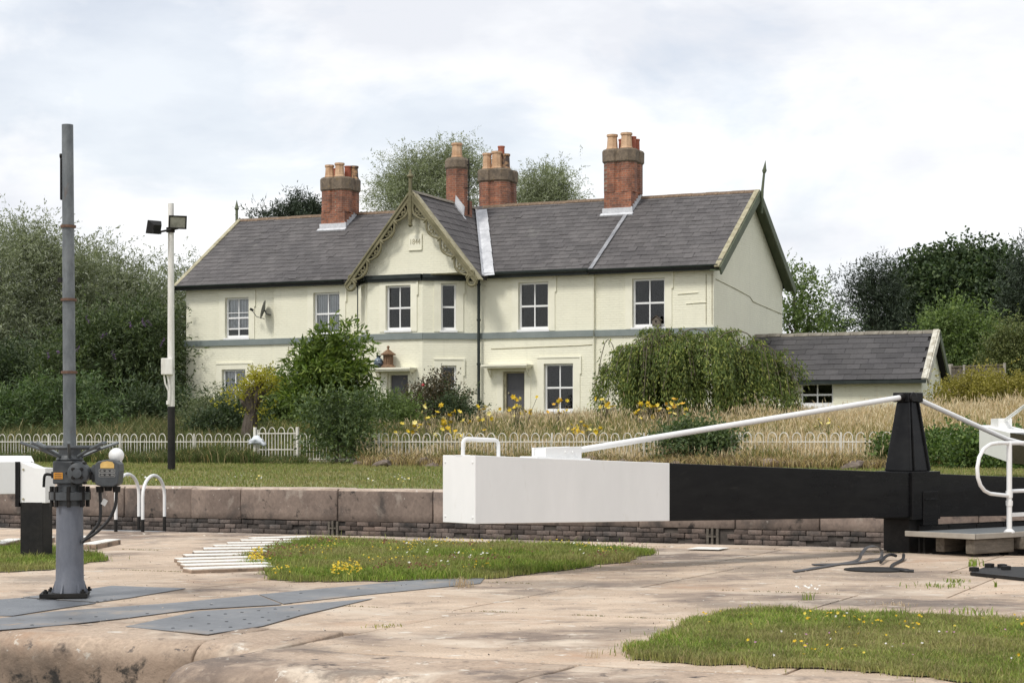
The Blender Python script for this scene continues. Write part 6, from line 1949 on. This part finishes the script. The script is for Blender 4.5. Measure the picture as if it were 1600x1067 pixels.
k = MB(); c_ = Vector(at(661, 602, 56)) - rb.location
for r_, z in ((.055, 0), (.035, .02), (.015, .035)): k.lathe([(r_ * .5, z - .03), (r_, z), (r_ * .8, z + .03)], 8, tuple(c_))
k.build('rose_bloom', mat('red_rose', (.36, .015, .02), rough=.5), rb)
k = MB(); k.tube([c_, c_ + Vector((.05, .1, -.5)), c_ + Vector((.25, .2, -1.0))], .009, 5); k.build('rose_stem', M['stem'], rb)
# weeping tree
DW = 53.0
wt = thing('weeping_tree', 'wide weeping tree with hanging green branches before the right hand wall', 'tree', base_at(1085, DW))
wb = np.array(wt.location)
doms = [(1040, 560, 75, 42), (1110, 570, 95, 52), (1180, 590, 55, 46), (985, 585, 48, 44), (1215, 610, 26, 36), (1075, 560, 80, 40)]
P_, A_, N_ = [], [], []
stem = MB()
wcl = []
for i in range(95):
    dm = doms[rng.choice(6, p=[.19, .25, .16, .26, .05, .09])]
    d = norm(rng.normal(size=(1, 3)))[0]; d[2] = abs(d[2]) * .9 + .02; d[1] *= np.sign(-d[1]) if rng.uniform() < .45 and d[1] > 0 else 1; d /= np.linalg.norm(d)
    wcl.append((dm, d, rng.uniform(.68, 1.18), rng.uniform(.4, 3.0)))
for i in range(1750):
    (px, py, rx, ry), dc, rc, drc = wcl[i % 95]
    c = np.array(at(px, py, DW)) - wb; Rr = np.array([rx, rx * .75, ry]) * DW / F
    d = dc + rng.normal(size=3) * .12; d /= np.linalg.norm(d)
    s0 = c + d * Rr * rc * rng.uniform(.9, 1.03)
    out_ = d * np.array([1, 1, 0]); out_ /= max(np.linalg.norm(out_), .05)
    drop = min(max(s0[2] - rng.uniform(-.1, .9), .3), drc * rng.uniform(.6, 1.15)); reach = rng.uniform(.1, .55)
    nl = int(10 + drop * 16)
    t = (np.arange(nl) + .5) / nl
    pth = s0 + np.outer(reach * (1 - (1 - t) ** 2), out_) + np.outer(.12 * np.sin(np.pi * np.minimum(t * 2.4, 1)) - drop * t ** 1.4, [0, 0, 1])
    P_.append(pth + rng.normal(size=(nl, 3)) * .035)
    A_.append(np.outer(np.ones(nl), out_ * .35 + np.array([0, 0, -1.0])) + rng.normal(size=(nl, 3)) * .45); N_.append(np.outer(np.ones(nl), out_) + rng.normal(size=(nl, 3)) * .6)
    if i < 160 and d[2] > .2:
        q = [Vector(x) for x in pth[::max(1, nl // 7)][:6]]
        stem.tube([Vector(c + d * Rr * .55)] + q, [.018] + [.013] * len(q), 4)
for i in range(46):     # arching shoots that break the outline
    px, py, rx, ry = doms[rng.integers(0, 6)]
    c = np.array(at(px, py, DW)) - wb; Rr = np.array([rx, rx * .75, ry]) * DW / F
    d = norm(rng.normal(size=(1, 3)))[0]; d[2] = abs(d[2]) * .5 + .3; d /= np.linalg.norm(d)
    s0 = c + d * Rr * .9
    out_ = d * np.array([1, 1, 0]); out_ /= max(np.linalg.norm(out_), .05)
    nl = 34; t = (np.arange(nl) + .5) / nl; drop = rng.uniform(.8, 2.0); rise = rng.uniform(.2, .55); reach = rng.uniform(.4, 1.0)
    pth = s0 + np.outer(reach * t, out_) + np.outer(rise * np.sin(np.pi * np.minimum(t * 1.3, 1)) - drop * t ** 2.2, [0, 0, 1])
    P_.append(pth + rng.normal(size=(nl, 3)) * .05); A_.append(np.outer(np.ones(nl), out_ * .3 + np.array([0, 0, -1.0])) + rng.normal(size=(nl, 3)) * .5); N_.append(rng.normal(size=(nl, 3)) + out_)
    stem.tube([Vector(x) for x in pth[::5]], .012, 4)
for ax_, ay_, w_ in ((1045, 528, 20), (1150, 523, 26), (1085, 520, 22), (1010, 535, 22), (1190, 545, 22)):
    arc_ = [Vector(at(ax_ + w_ * math.cos(R(q)), ay_ + 10 - 16 * math.sin(R(q)), DW - .6)) - wt.location for q in range(170, -30, -20)]
    stem.tube(arc_, .017, 5)
P_ = np.concatenate(P_); A_ = np.concatenate(A_); N_ = np.concatenate(N_)
obj('crown', leaf_mesh('crown', P_, A_, N_, rng.uniform(.08, .15, len(P_)), rng.uniform(.028, .05, len(P_)), L_WEEP), wt)
tag(stem.build('branches', M['stem'], wt), kind='stuff')
k = MB(); k.tube([(0, 0, -.3), (.05, 0, .8), (-.05, 0, 1.6), (.1, 0, 2.1)], [.14, .11, .1, .07], 8)
for a in range(0, 360, 40): k.tube([(-.02, 0, 1.6), (.8 * math.cos(R(a)), .6 * math.sin(R(a)), 2.2), (1.9 * math.cos(R(a)), 1.2 * math.sin(R(a)), 2.3)], [.07, .04, .015], 5)
k.build('trunk', M['bark'], wt, True)
# shrubs on the right
GY = 'golden shrubs at the right edge'
for lab, b_, lb_ in (('golden yellow shrub right of the outbuilding gable', (1500, 57), [(1492, 618, 24, 9), (1530, 606, 22, 12), (1510, 634, 42, 18)]), ('golden yellow shrub cut by the right edge', (1580, 56), [(1565, 615, 36, 18), (1600, 622, 34, 20), (1580, 640, 50, 20)])):
    T('golden_shrub', lab, 'shrub', base_at(*b_), [lobe(x, y, b_[1], rx, ry) for x, y, rx, ry in lb_], L_YEL, .04, 130, 8, .5, 10, GY, ln=.085, wd=.045, **gsh)
for lab, b_, lb_, n_ in (('low ivy covered bank below the hoop fence behind the king post', (1440, 41), [(1420, 712, 50, 18), (1475, 712, 40, 20), (1450, 725, 60, 14)], 260), ('low ivy covered bank at the right edge below the distant beam', (1560, 39.6), [(1530, 710, 50, 20), (1590, 715, 50, 22), (1560, 727, 70, 14), (1660, 715, 50, 24)], 320), ('leafy bramble on the bank behind the tie rod', (1090, 43), [(1075, 690, 45, 18), (1110, 700, 40, 14)], 130)):
    T('ivy_bank' if n_ > 200 else 'bramble', lab, 'ivy' if n_ > 200 else 'bramble', base_at(*b_), [lobe(x, y, b_[1], rx, ry, 1.0) for x, y, rx, ry in lb_], L_IVY if n_ > 200 else L_MIX, .02, n_, 8, .3, 9, None, up=.5, droop=.1, spread=1., ln=.075, wd=.065, clump_r=.2, shell=.4)
# far wood closing the view
wood = []
for px in range(-260, 1900, 70):
    D = 150 + random.uniform(-10, 20); y = 655 + random.uniform(-10, 5); ry = 40 if not (300 < px < 1250) else 30
    wood.append(lobe(px, y, D, 60, ry + random.uniform(-8, 14)))
pos, ax, nr, l_, w_, cp = sprays(wood, 900, 8, 1.6, 8, up=.3, droop=.1, spread=.9, ln=.5, wd=.4, clump_r=1.0, shell=.6)
tag(obj('distant_trees', leaf_mesh('distant_trees', pos, ax, nr, l_, w_, L_SYC)), kind='stuff', label='line of distant dark trees beyond the garden', cat='trees')

# ================================================================== grass
def px_poly(pts, z=0.0):
    return [tuple(gnd(x, y, z))[:2] for x, y in pts]


def turf(name, label, poly, n, h, w, cols, z, lean=.6, tip=None, soil=True, bare=0.0):
    """soil sheet and blades in one patch"""
    p = scatter(poly, n) + rng.normal(size=(n, 2)) * np.where(rng.uniform(0, 1, (n, 1)) < .07, .09, .025)
    base = np.c_[p, np.full(n, z)]
    # taller in tufts
    tn = np.sin(p[:, 0] * 5.1 + np.sin(p[:, 1] * 3.7) * 2) * np.sin(p[:, 1] * 4.3 + np.sin(p[:, 0] * 2.9) * 2)
    hh = rng.uniform(h[0], h[1], n) * (1 + .35 * tn)
    t = palette(cols, n, .3)
    t = t * (1 + .28 * np.sin(p[:, 0] * 9.3 + 2 * np.sin(p[:, 1] * 5.1)) * np.sin(p[:, 1] * 7.9 + 2 * np.sin(p[:, 0] * 6.3)))[:, None]
    hh = hh * np.where(rng.uniform(0, 1, n) < .02, 1.9, 1.0)
    dry = np.clip(.5 + .9 * np.sin(p[:, 0] * 1.7 + 1.3 * np.sin(p[:, 1] * 1.1)) * np.sin(p[:, 1] * 1.9 + np.sin(p[:, 0] * .8)), 0, 1)[:, None] * .48
    t = t * (1 - dry) + np.array([[.36, .29, .14]]) * dry * 1.0
    o = obj(name, blades_mesh(name, base, hh, rng.uniform(w * .6, w * 1.3, n), lean, M['blade'], t))
    tag(o, label, 'grass', kind='stuff')
    if soil:
        c = MB(); c.f.append(tuple(range(len(poly)))); c.v.extend([(x, y, z + .004) for x, y in poly])
        s_ = c.build(name + '_soil', M['soil'])
        # make sure it faces up
        if s_.data.polygons[0].normal.z < 0: s_.data.flip_normals()
        tag(s_, kind='structure')
    return p


GREEN = [(.15, .235, .03), (.205, .295, .042), (.125, .19, .026), (.25, .31, .055), (.27, .28, .075)]


def rough_edge(pts, amp=.05, sub=6):
    """smooth closed outline with a slightly ragged edge"""
    out = []
    n = len(pts)
    for i in range(n):
        p0, p1, p2, p3 = [np.array(pts[(i + j) % n]) for j in (-1, 0, 1, 2)]
        for j in range(sub):
            t = j / sub
            q = .5 * (2 * p1 + (p2 - p0) * t + (2 * p0 - 5 * p1 + 4 * p2 - p3) * t * t + (3 * p1 - p0 - 3 * p2 + p3) * t ** 3)
            out.append(tuple(q + rng.normal(size=2) * amp))
    return out


PA = rough_edge(px_poly([(385, 876), (400, 864), (430, 855), (462, 848), (520, 846), (620, 849), (740, 851), (860, 854), (960, 859), (1018, 863), (985, 874), (920, 886), (840, 897), (770, 904), (690, 906), (600, 908), (520, 909), (450, 908), (412, 898)]), .05, 5)
PB = rough_edge(px_poly([(975, 1026), (1010, 1008), (1060, 985), (1110, 966), (1160, 955), (1250, 956), (1400, 963), (1600, 974), (1720, 985), (1760, 1100), (1600, 1078), (1450, 1060), (1300, 1047), (1150, 1041), (1040, 1036)]), .045, 6)
PC = rough_edge(px_poly([(-160, 862), (-60, 856), (20, 853), (90, 858), (165, 873), (120, 882), (60, 891), (-60, 896), (-160, 890)]), .04, 5)
turf('turf', 'patch of short flowery turf in the middle of the paving', PA, 95000, (.03, .09), .008, GREEN, 0.006)
turf('turf', 'patch of dry mown turf at the lower right', PB, 150000, (.02, .062), .0055, GREEN + GREEN + [(.32, .28, .12), (.34, .28, .13)], 0.006)
turf('turf', 'patch of turf round the stop post at the left', PC, 26000, (.035, .085), .009, GREEN, 0.006)
# far lawn
ul = [uv(lock_at(-120, 30))[0], uv(lock_at(1800, 30))[0]]
n = 120000
u_ = rng.uniform(-36, 8, n); v_ = V_WALL + .74 + rng.power(1.3, n) * 0 + rng.uniform(0, 12.4, n)
zg = np.interp(v_, [28.5, 30, 35, 40, 41.5], [.47, .52, .655, .73, .8])
xy = u_[:, None] * np.array([AX.x, AX.y]) + v_[:, None] * np.array([BX.x, BX.y])
lt = palette([(.17, .215, .045), (.22, .25, .065), (.14, .18, .035), (.3, .27, .11), (.24, .23, .08)], n, .25)
pn = (np.sin(xy[:, 0] * .9 + np.sin(xy[:, 1] * .7) * 2) * np.sin(xy[:, 1] * .8 + np.sin(xy[:, 0] * .5)))[:, None]
lt = lt * (1 - .4 * np.clip(pn, 0, 1)) + np.array([[.3, .25, .11]]) * .4 * np.clip(pn, 0, 1)
tag(obj('lawn_grass', blades_mesh('lawn_grass', np.c_[xy, zg], rng.uniform(.03, .085, n), rng.uniform(.012, .022, n), .6, M['blade'], lt)), 'short mown grass on the lawn behind the lock wall', 'grass', kind='stuff')
# meadow and weeds in the garden
STRAW = [(.58, .43, .18), (.64, .5, .25), (.5, .36, .13), (.68, .56, .32), (.4, .29, .11)]
WEED = [(.12, .17, .04), (.17, .2, .055), (.1, .13, .035), (.22, .22, .07)]


def meadow(name, label, n, pxr, vr, hfun, straw, w=.012, lean=.45, head=True, cols=None):
    px = rng.uniform(pxr[0], pxr[1], n); v = rng.uniform(vr[0], vr[1], n)
    k_ = (px - 800) / F; Y = v / (k_ * BX.x + BX.y); X = k_ * Y
    z = np.interp(v, [39, 40, 41.5, 43, 47, 52, 57], [.70, .73, .8, 1.0, 1.45, 1.85, 1.984])
    h = hfun(px, v) * rng.uniform(.55, 1.1, n)
    cl = np.sin(X * 2.3 + np.sin(Y * 1.7) * 2) * np.sin(Y * 2.1 + np.sin(X * 1.3) * 2)
    h = h * (1 + .3 * cl) * np.where(rng.uniform(0, 1, n) < .12, 1.35, 1.0)
    isS = rng.uniform(0, 1, n) < straw(px, v)
    t = np.where(isS[:, None], palette(STRAW, n, .2), palette(cols or WEED, n, .25))
    base = np.c_[X, Y, z - .02]
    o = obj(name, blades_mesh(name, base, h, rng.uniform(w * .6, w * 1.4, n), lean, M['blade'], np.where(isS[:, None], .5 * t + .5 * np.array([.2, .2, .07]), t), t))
    tag(o, label, 'grass', kind='stuff')
    if head:
        s = isS & (rng.uniform(0, 1, n) < .55)
        b = base[s] + np.c_[rng.normal(size=(s.sum(), 2)) * .1 * lean * 2, h[s] * rng.uniform(.8, 1.05, s.sum())]
        m_ = len(b)
        ax = rng.normal(size=(m_, 3)) * .35 + np.array([0, 0, 1])
        o = obj('seed_heads', leaf_mesh('seed_heads', b, ax, rng.normal(size=(m_, 3)), rng.uniform(.1, .22, m_), rng.uniform(.012, .026, m_), M['blade'], palette([(.62, .5, .3), (.66, .56, .36), (.52, .39, .22)], m_, .15)), o)


hf = lambda px, v: np.interp(px, [560, 700, 900, 950, 1200, 1240, 1310, 1370, 1480, 1700], [.4, .4, .42, .55, .55, .4, .38, .55, .62, .75]) * np.interp(v, [42, 46, 50, 53, 56], [.8, 1.0, 1.0, .75, .5])
sf = lambda px, v: np.interp(px, [560, 650, 800, 1000, 1200, 1300, 1700], [.18, .3, .45, .5, .75, .9, .9]) * np.interp(v, [41.5, 43.5, 48, 56], [.2, .45, .9, 1.0])
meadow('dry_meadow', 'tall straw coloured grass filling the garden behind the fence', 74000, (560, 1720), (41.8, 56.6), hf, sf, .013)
meadow('fence_weeds', 'green weeds growing through the hoop fence on the right', 46000, (560, 1720), (40.3, 43.4), lambda px, v: .36 + .14 * np.sin(px / 37.) * np.sin(px / 91. + 1), lambda px, v: np.interp(px, [560, 900, 1250, 1700], [.25, .3, .5, .5]), .014, .6)
meadow('garden_weeds', 'rough green weeds in the garden before the left half of the house', 26000, (280, 640), (42.0, 56), lambda px, v: np.full(len(px), .5), lambda px, v: np.full(len(px), .12), .02, .6, head=False)
meadow('tall_weeds', 'long dark weeds and grass along the left fence', 40000, (-120, 420), (41.6, 50), lambda px, v: np.full(len(px), .55), lambda px, v: np.full(len(px), .06), .022, .6, head=False, cols=[(.09, .12, .035), (.13, .155, .05), (.08, .105, .03), (.2, .18, .08)])
meadow('bank_weeds', 'brown and green rough grass at the foot of the left fence', 40000, (-120, 480), (40.0, 41.6), lambda px, v: np.interp(px, [-120, 240, 290, 390, 410, 480], [.33, .34, .5, .45, .2, .2]), lambda px, v: np.full(len(px), .08), .018, .7, head=False, cols=[(.09, .13, .03), (.12, .155, .045), (.13, .12, .05), (.075, .11, .03)])
meadow('dry_bank_grass', 'dry brown grass on the rubble bank below the fence', 26000, (560, 1400), (38.8, 41.2), lambda px, v: np.full(len(px), .3), lambda px, v: np.full(len(px), .45), .016, .8, head=False, cols=[(.2, .13, .07), (.15, .1, .055), (.1, .11, .035)])
# rubble stones on the bank
rbk = thing('rubble_bank', 'tumbled reddish stones showing in the dry bank below the right fence', 'stones', (0, 0, 0))
for i in range(46):
    px = random.uniform(560, 1420); v = random.uniform(38.6, 40.8); p = lock_at(px, v, gz(v) + random.uniform(-.08, .08))
    bm = bmesh.new(); bmesh.ops.create_icosphere(bm, subdivisions=2, radius=1)
    s_ = Vector((random.uniform(.15, .38), random.uniform(.12, .25), random.uniform(.08, .18)))
    for q in bm.verts: q.co = Vector((q.co.x * s_.x, q.co.y * s_.y, q.co.z * s_.z)) * (1 + .5 * mnoise.noise(q.co * 1.3 + Vector((i, 0, 0))))
    me = bpy.data.meshes.new('stone'); bm.to_mesh(me); bm.free(); me.materials.append(M['rock'])
    o = obj('stone', me, rbk); o.location = p; o.rotation_euler = (random.uniform(-.3, .3), random.uniform(-.3, .3), random.uniform(0, 3))


# ---- flowers
def petals(centers, size, cols, tilt=.5, per=5):
    n = len(centers)
    a = np.tile(np.arange(per) * 2 * np.pi / per, n) + np.repeat(rng.uniform(0, 6, n), per)
    nr = norm(rng.normal(size=(n, 3)) * tilt + np.array([0, -.35, 1]))
    nr = np.repeat(nr, per, 0)
    e1 = norm(np.cross(nr, np.array([[.3, 1, .2]]))); e2 = np.cross(nr, e1)
    ax = e1 * np.cos(a)[:, None] + e2 * np.sin(a)[:, None] + nr * .45
    s = np.repeat(size, per)
    return np.repeat(centers, per, 0), ax, nr, s, s * .62, np.repeat(palette(cols, n, .1), per, 0)


YEL = [(.66, .48, .03), (.7, .56, .09), (.6, .4, .02)]


def flower_stuff(name, label, poly, n, h, size, cols, z=0.0, clusters=0):
    if clusters:
        c = scatter(poly, clusters)
        p = c[rng.integers(0, clusters, n)] + rng.normal(size=(n, 2)) * .13
        p = p[in_poly(p, poly)]
    else:
        p = scatter(poly, n)
    ce = np.c_[p, z + rng.uniform(h[0], h[1], len(p))]
    a = petals(ce, rng.uniform(size * .7, size * 1.2, len(p)), cols)
    tag(obj(name, leaf_mesh(name, *a[:5], M['petal'], a[5])), label, 'flowers', kind='stuff')


flower_stuff('yellow_trefoil', 'small yellow trefoil flowers in the middle turf', PA, 300, (.06, .11), .014, YEL, 0, 20)
flower_stuff('brown_clover', 'brown withered clover heads in the middle turf', PA, 420, (.08, .13), .016, [(.16, .07, .04), (.2, .11, .06)], 0, 20)
flower_stuff('white_yarrow', 'small white yarrow heads in the middle turf', PA, 40, (.08, .14), .018, [(.7, .7, .62)], 0, 11)
flower_stuff('yellow_hawkbit', 'scattered yellow hawkbit flowers in the near turf', PB, 90, (.05, .1), .015, YEL, 0, 22)
flower_stuff('white_clover', 'a few white clover heads in the near turf', PB, 34, (.05, .09), .011, [(.7, .68, .64), (.5, .25, .4)], 0, 12)
pedge = px_poly([(500, 914), (560, 906), (570, 899), (520, 900)])
flower_stuff('yellow_stonecrop', 'thick yellow flowers on the near edge of the middle turf', px_poly([(515, 907), (565, 907), (562, 893), (522, 895)]), 130, (.05, .13), .016, YEL, 0)
flower_stuff('yellow_stonecrop', 'yellow flowers beside the white grip strips', px_poly([(386, 884), (412, 890), (410, 868), (392, 872)]), 110, (.05, .12), .016, YEL, 0)
lw = [tuple(lock_at(px, v)[:2]) for px, v in ((-60, 29), (700, 29), (700, 38), (-60, 39.5))]
flower_stuff('lawn_daisies', 'scattered white daisies and litter on the far lawn', lw, 110, (.52, .62), .03, [(.75, .74, .7), (.7, .6, .2)], .05, 30)

# yellow day lilies, each clump a plant
LIL = [(672, 640, 50, 'taller clump of yellow day lilies beside the rose bush'), (700, 652, 49, 'yellow day lilies left of the downpipe'), (652, 664, 48, 'low pair of yellow lilies left of the downpipe'), (722, 666, 47.5, 'yellow day lilies in grass just above the beam handle, right group'), (708, 672, 46.5, 'low yellow lilies close to the fence below the rose bush'),
       (762, 642, 51, 'pale yellow lilies at the foot of the downpipe'), (805, 628, 52, 'tall golden flowers before the lower half of the grey door'), (816, 640, 52, 'small yellow lilies right of the grey door'), (866, 634, 51, 'orange tinted lilies before the lower right window'), (905, 662, 47.5, 'thick clump of yellow lilies near the fence, left of the weeping tree'),
       (918, 672, 46.5, 'lowest yellow lilies near the tie rod anchor'), (935, 630, 51, 'yellow lilies at the left foot of the weeping tree'), (1000, 640, 50, 'small yellow lilies under the weeping tree, left'), (1040, 640, 49.5, 'large yellow clump of lilies under the weeping tree, middle'), (1062, 630, 49.5, 'orange yellow lilies under the weeping tree, right'), (1290, 665, 47, 'single yellow flowers above the tie rod near the outbuilding window')]
for (px, py, D, lab) in LIL:
    p = at(px, py, D); vb = uv(p)[1]; zb = gz(vb)
    t = thing('day_lily', lab, 'flower', (p.x, p.y, zb), 0, 'yellow day lilies in the long grass')
    n = 40
    base = np.c_[rng.normal(size=(n, 2)) * .14, np.zeros(n)]
    obj('leaves', blades_mesh('leaves', base, rng.uniform(.35, .6, n), np.full(n, .022), .8, M['blade'], palette([(.1, .15, .035), (.13, .18, .05)], n, .2)), t)
    hh = max(p.z - zb, .3)
    nf = random.randint(4, 7)
    for i in range(nf + 5):
        q = np.array([[random.gauss(0, .24), random.gauss(0, .15), hh + random.uniform(-.26, .16)]])
        a = petals(q, np.array([random.uniform(.065, .105)]), [(.72, .42, .05)] if 'orange' in lab and i % 2 else YEL + [(.78, .68, .25)], .9, 6)
        obj('flower', leaf_mesh('flower', *a[:5], M['petal'], a[5]), t)
        k = MB(); k.tube([(q[0][0] * .3, q[0][1] * .3, 0), (q[0][0], q[0][1], q[0][2])], .006, 4, cap=False); k.build('flower_stem', M['stem'], t)


# moss and fine weeds along the slab joints
jb = []
for r_, (v0, v1, ua, ub) in enumerate(srow[1:]):
    for _ in range(16):
        u0 = random.uniform(-16, 5); L_ = random.uniform(.15, .7); n_ = int(L_ * 110)
        uu = u0 + rng.uniform(0, L_, n_); vv = v1 + rng.normal(size=n_) * .012
        jb.append(np.c_[uu, vv])
jb = np.concatenate(jb)
xyj = jb[:, :1] * np.array([AX.x, AX.y]) + jb[:, 1:] * np.array([BX.x, BX.y])
nj = len(xyj)
tag(obj('joint_moss', blades_mesh('joint_moss', np.c_[xyj, np.full(nj, -.012)], rng.uniform(.018, .035, nj), np.full(nj, .009), .9, M['blade'], palette([(.13, .15, .04), (.2, .18, .07), (.3, .25, .13)], nj))), 'moss and fine weeds in the joints of the paving', 'moss', kind='stuff')
# grit and crumbs of stone lying about
ng = 2600
pg = scatter(px_poly([(-60, 870), (500, 845), (1100, 862), (1660, 880), (1660, 1000), (1000, 1050), (500, 1010), (-60, 960)]), ng)
tag(obj('grit', leaf_mesh('grit', np.c_[pg, np.full(ng, .006)], rng.normal(size=(ng, 3)) * np.array([1, 1, .3]), rng.normal(size=(ng, 3)) * .3 + np.array([0, 0, 1]), rng.uniform(.006, .022, ng), rng.uniform(.006, .016, ng), M['blade'], palette([(.2, .15, .11), (.5, .42, .33), (.1, .085, .07), (.62, .57, .5)], ng))), 'grit and stone crumbs scattered on the paving', 'grit', kind='stuff')


# weeds in the paving joints
def tuft(px, py, n, h, lean, cols, lab, spread=.06, w=.006):
    p = gnd(px, py)
    b = np.c_[rng.normal(size=(n, 2)) * spread, np.zeros(n)]
    o = obj('weed_tuft', blades_mesh('weed_tuft', b, rng.uniform(h * .5, h, n), np.full(n, w), lean, M['blade'], palette(cols, n, .2)))
    o.location = p
    tag(o, lab, 'weed', kind='stuff')


DRYC = [(.5, .38, .24), (.42, .32, .2), (.55, .45, .3)]
tuft(722, 917, 60, .14, .9, DRYC, 'dry straw tuft at the tip of the narrow steel plate')
tuft(601, 979, 40, .035, 1, [(.3, .3, .06)], 'small yellow green weed in the paving before the plates', .07)
tuft(1521, 884, 34, .13, .7, GREEN, 'green weed sprouting below the walkway timbers', .05, .012)
tuft(1470, 916, 60, .06, 1, GREEN, 'green weeds in the crack left of the hatch plate', .11, .01)
tuft(1492, 909, 40, .06, 1, GREEN, 'small green weed close to the hatch plate corner', .07, .01)
tuft(1556, 917, 12, .08, .5, GREEN, 'single green sprig in front of the hatch plate', .005, .012)
tuft(1510, 960, 60, .09, .8, GREEN, 'green weeds at the back edge of the near turf', .12, .009)
tuft(1262, 937, 20, .1, .5, GREEN, 'upright weed with white heads behind the near turf', .03, .008)
tuft(928, 1028, 16, .09, .6, DRYC, 'thin dry sprig in the joint left of the near turf', .02, .004)
tuft(1400, 945, 40, .04, 1, DRYC, 'flat dry weed in the paving behind the near turf', .08, .006)
a = petals(np.array([gnd(1262, 937)]) + rng.normal(size=(14, 3)) * np.array([.05, .03, .012]) + np.array([0, 0, .1]), rng.uniform(.012, .018, 14), [(.8, .8, .76)])
tag(obj('white_yarrow', leaf_mesh('white_yarrow', *a[:5], M['petal'], a[5])), 'white flower heads of the weed behind the near turf', 'flower')
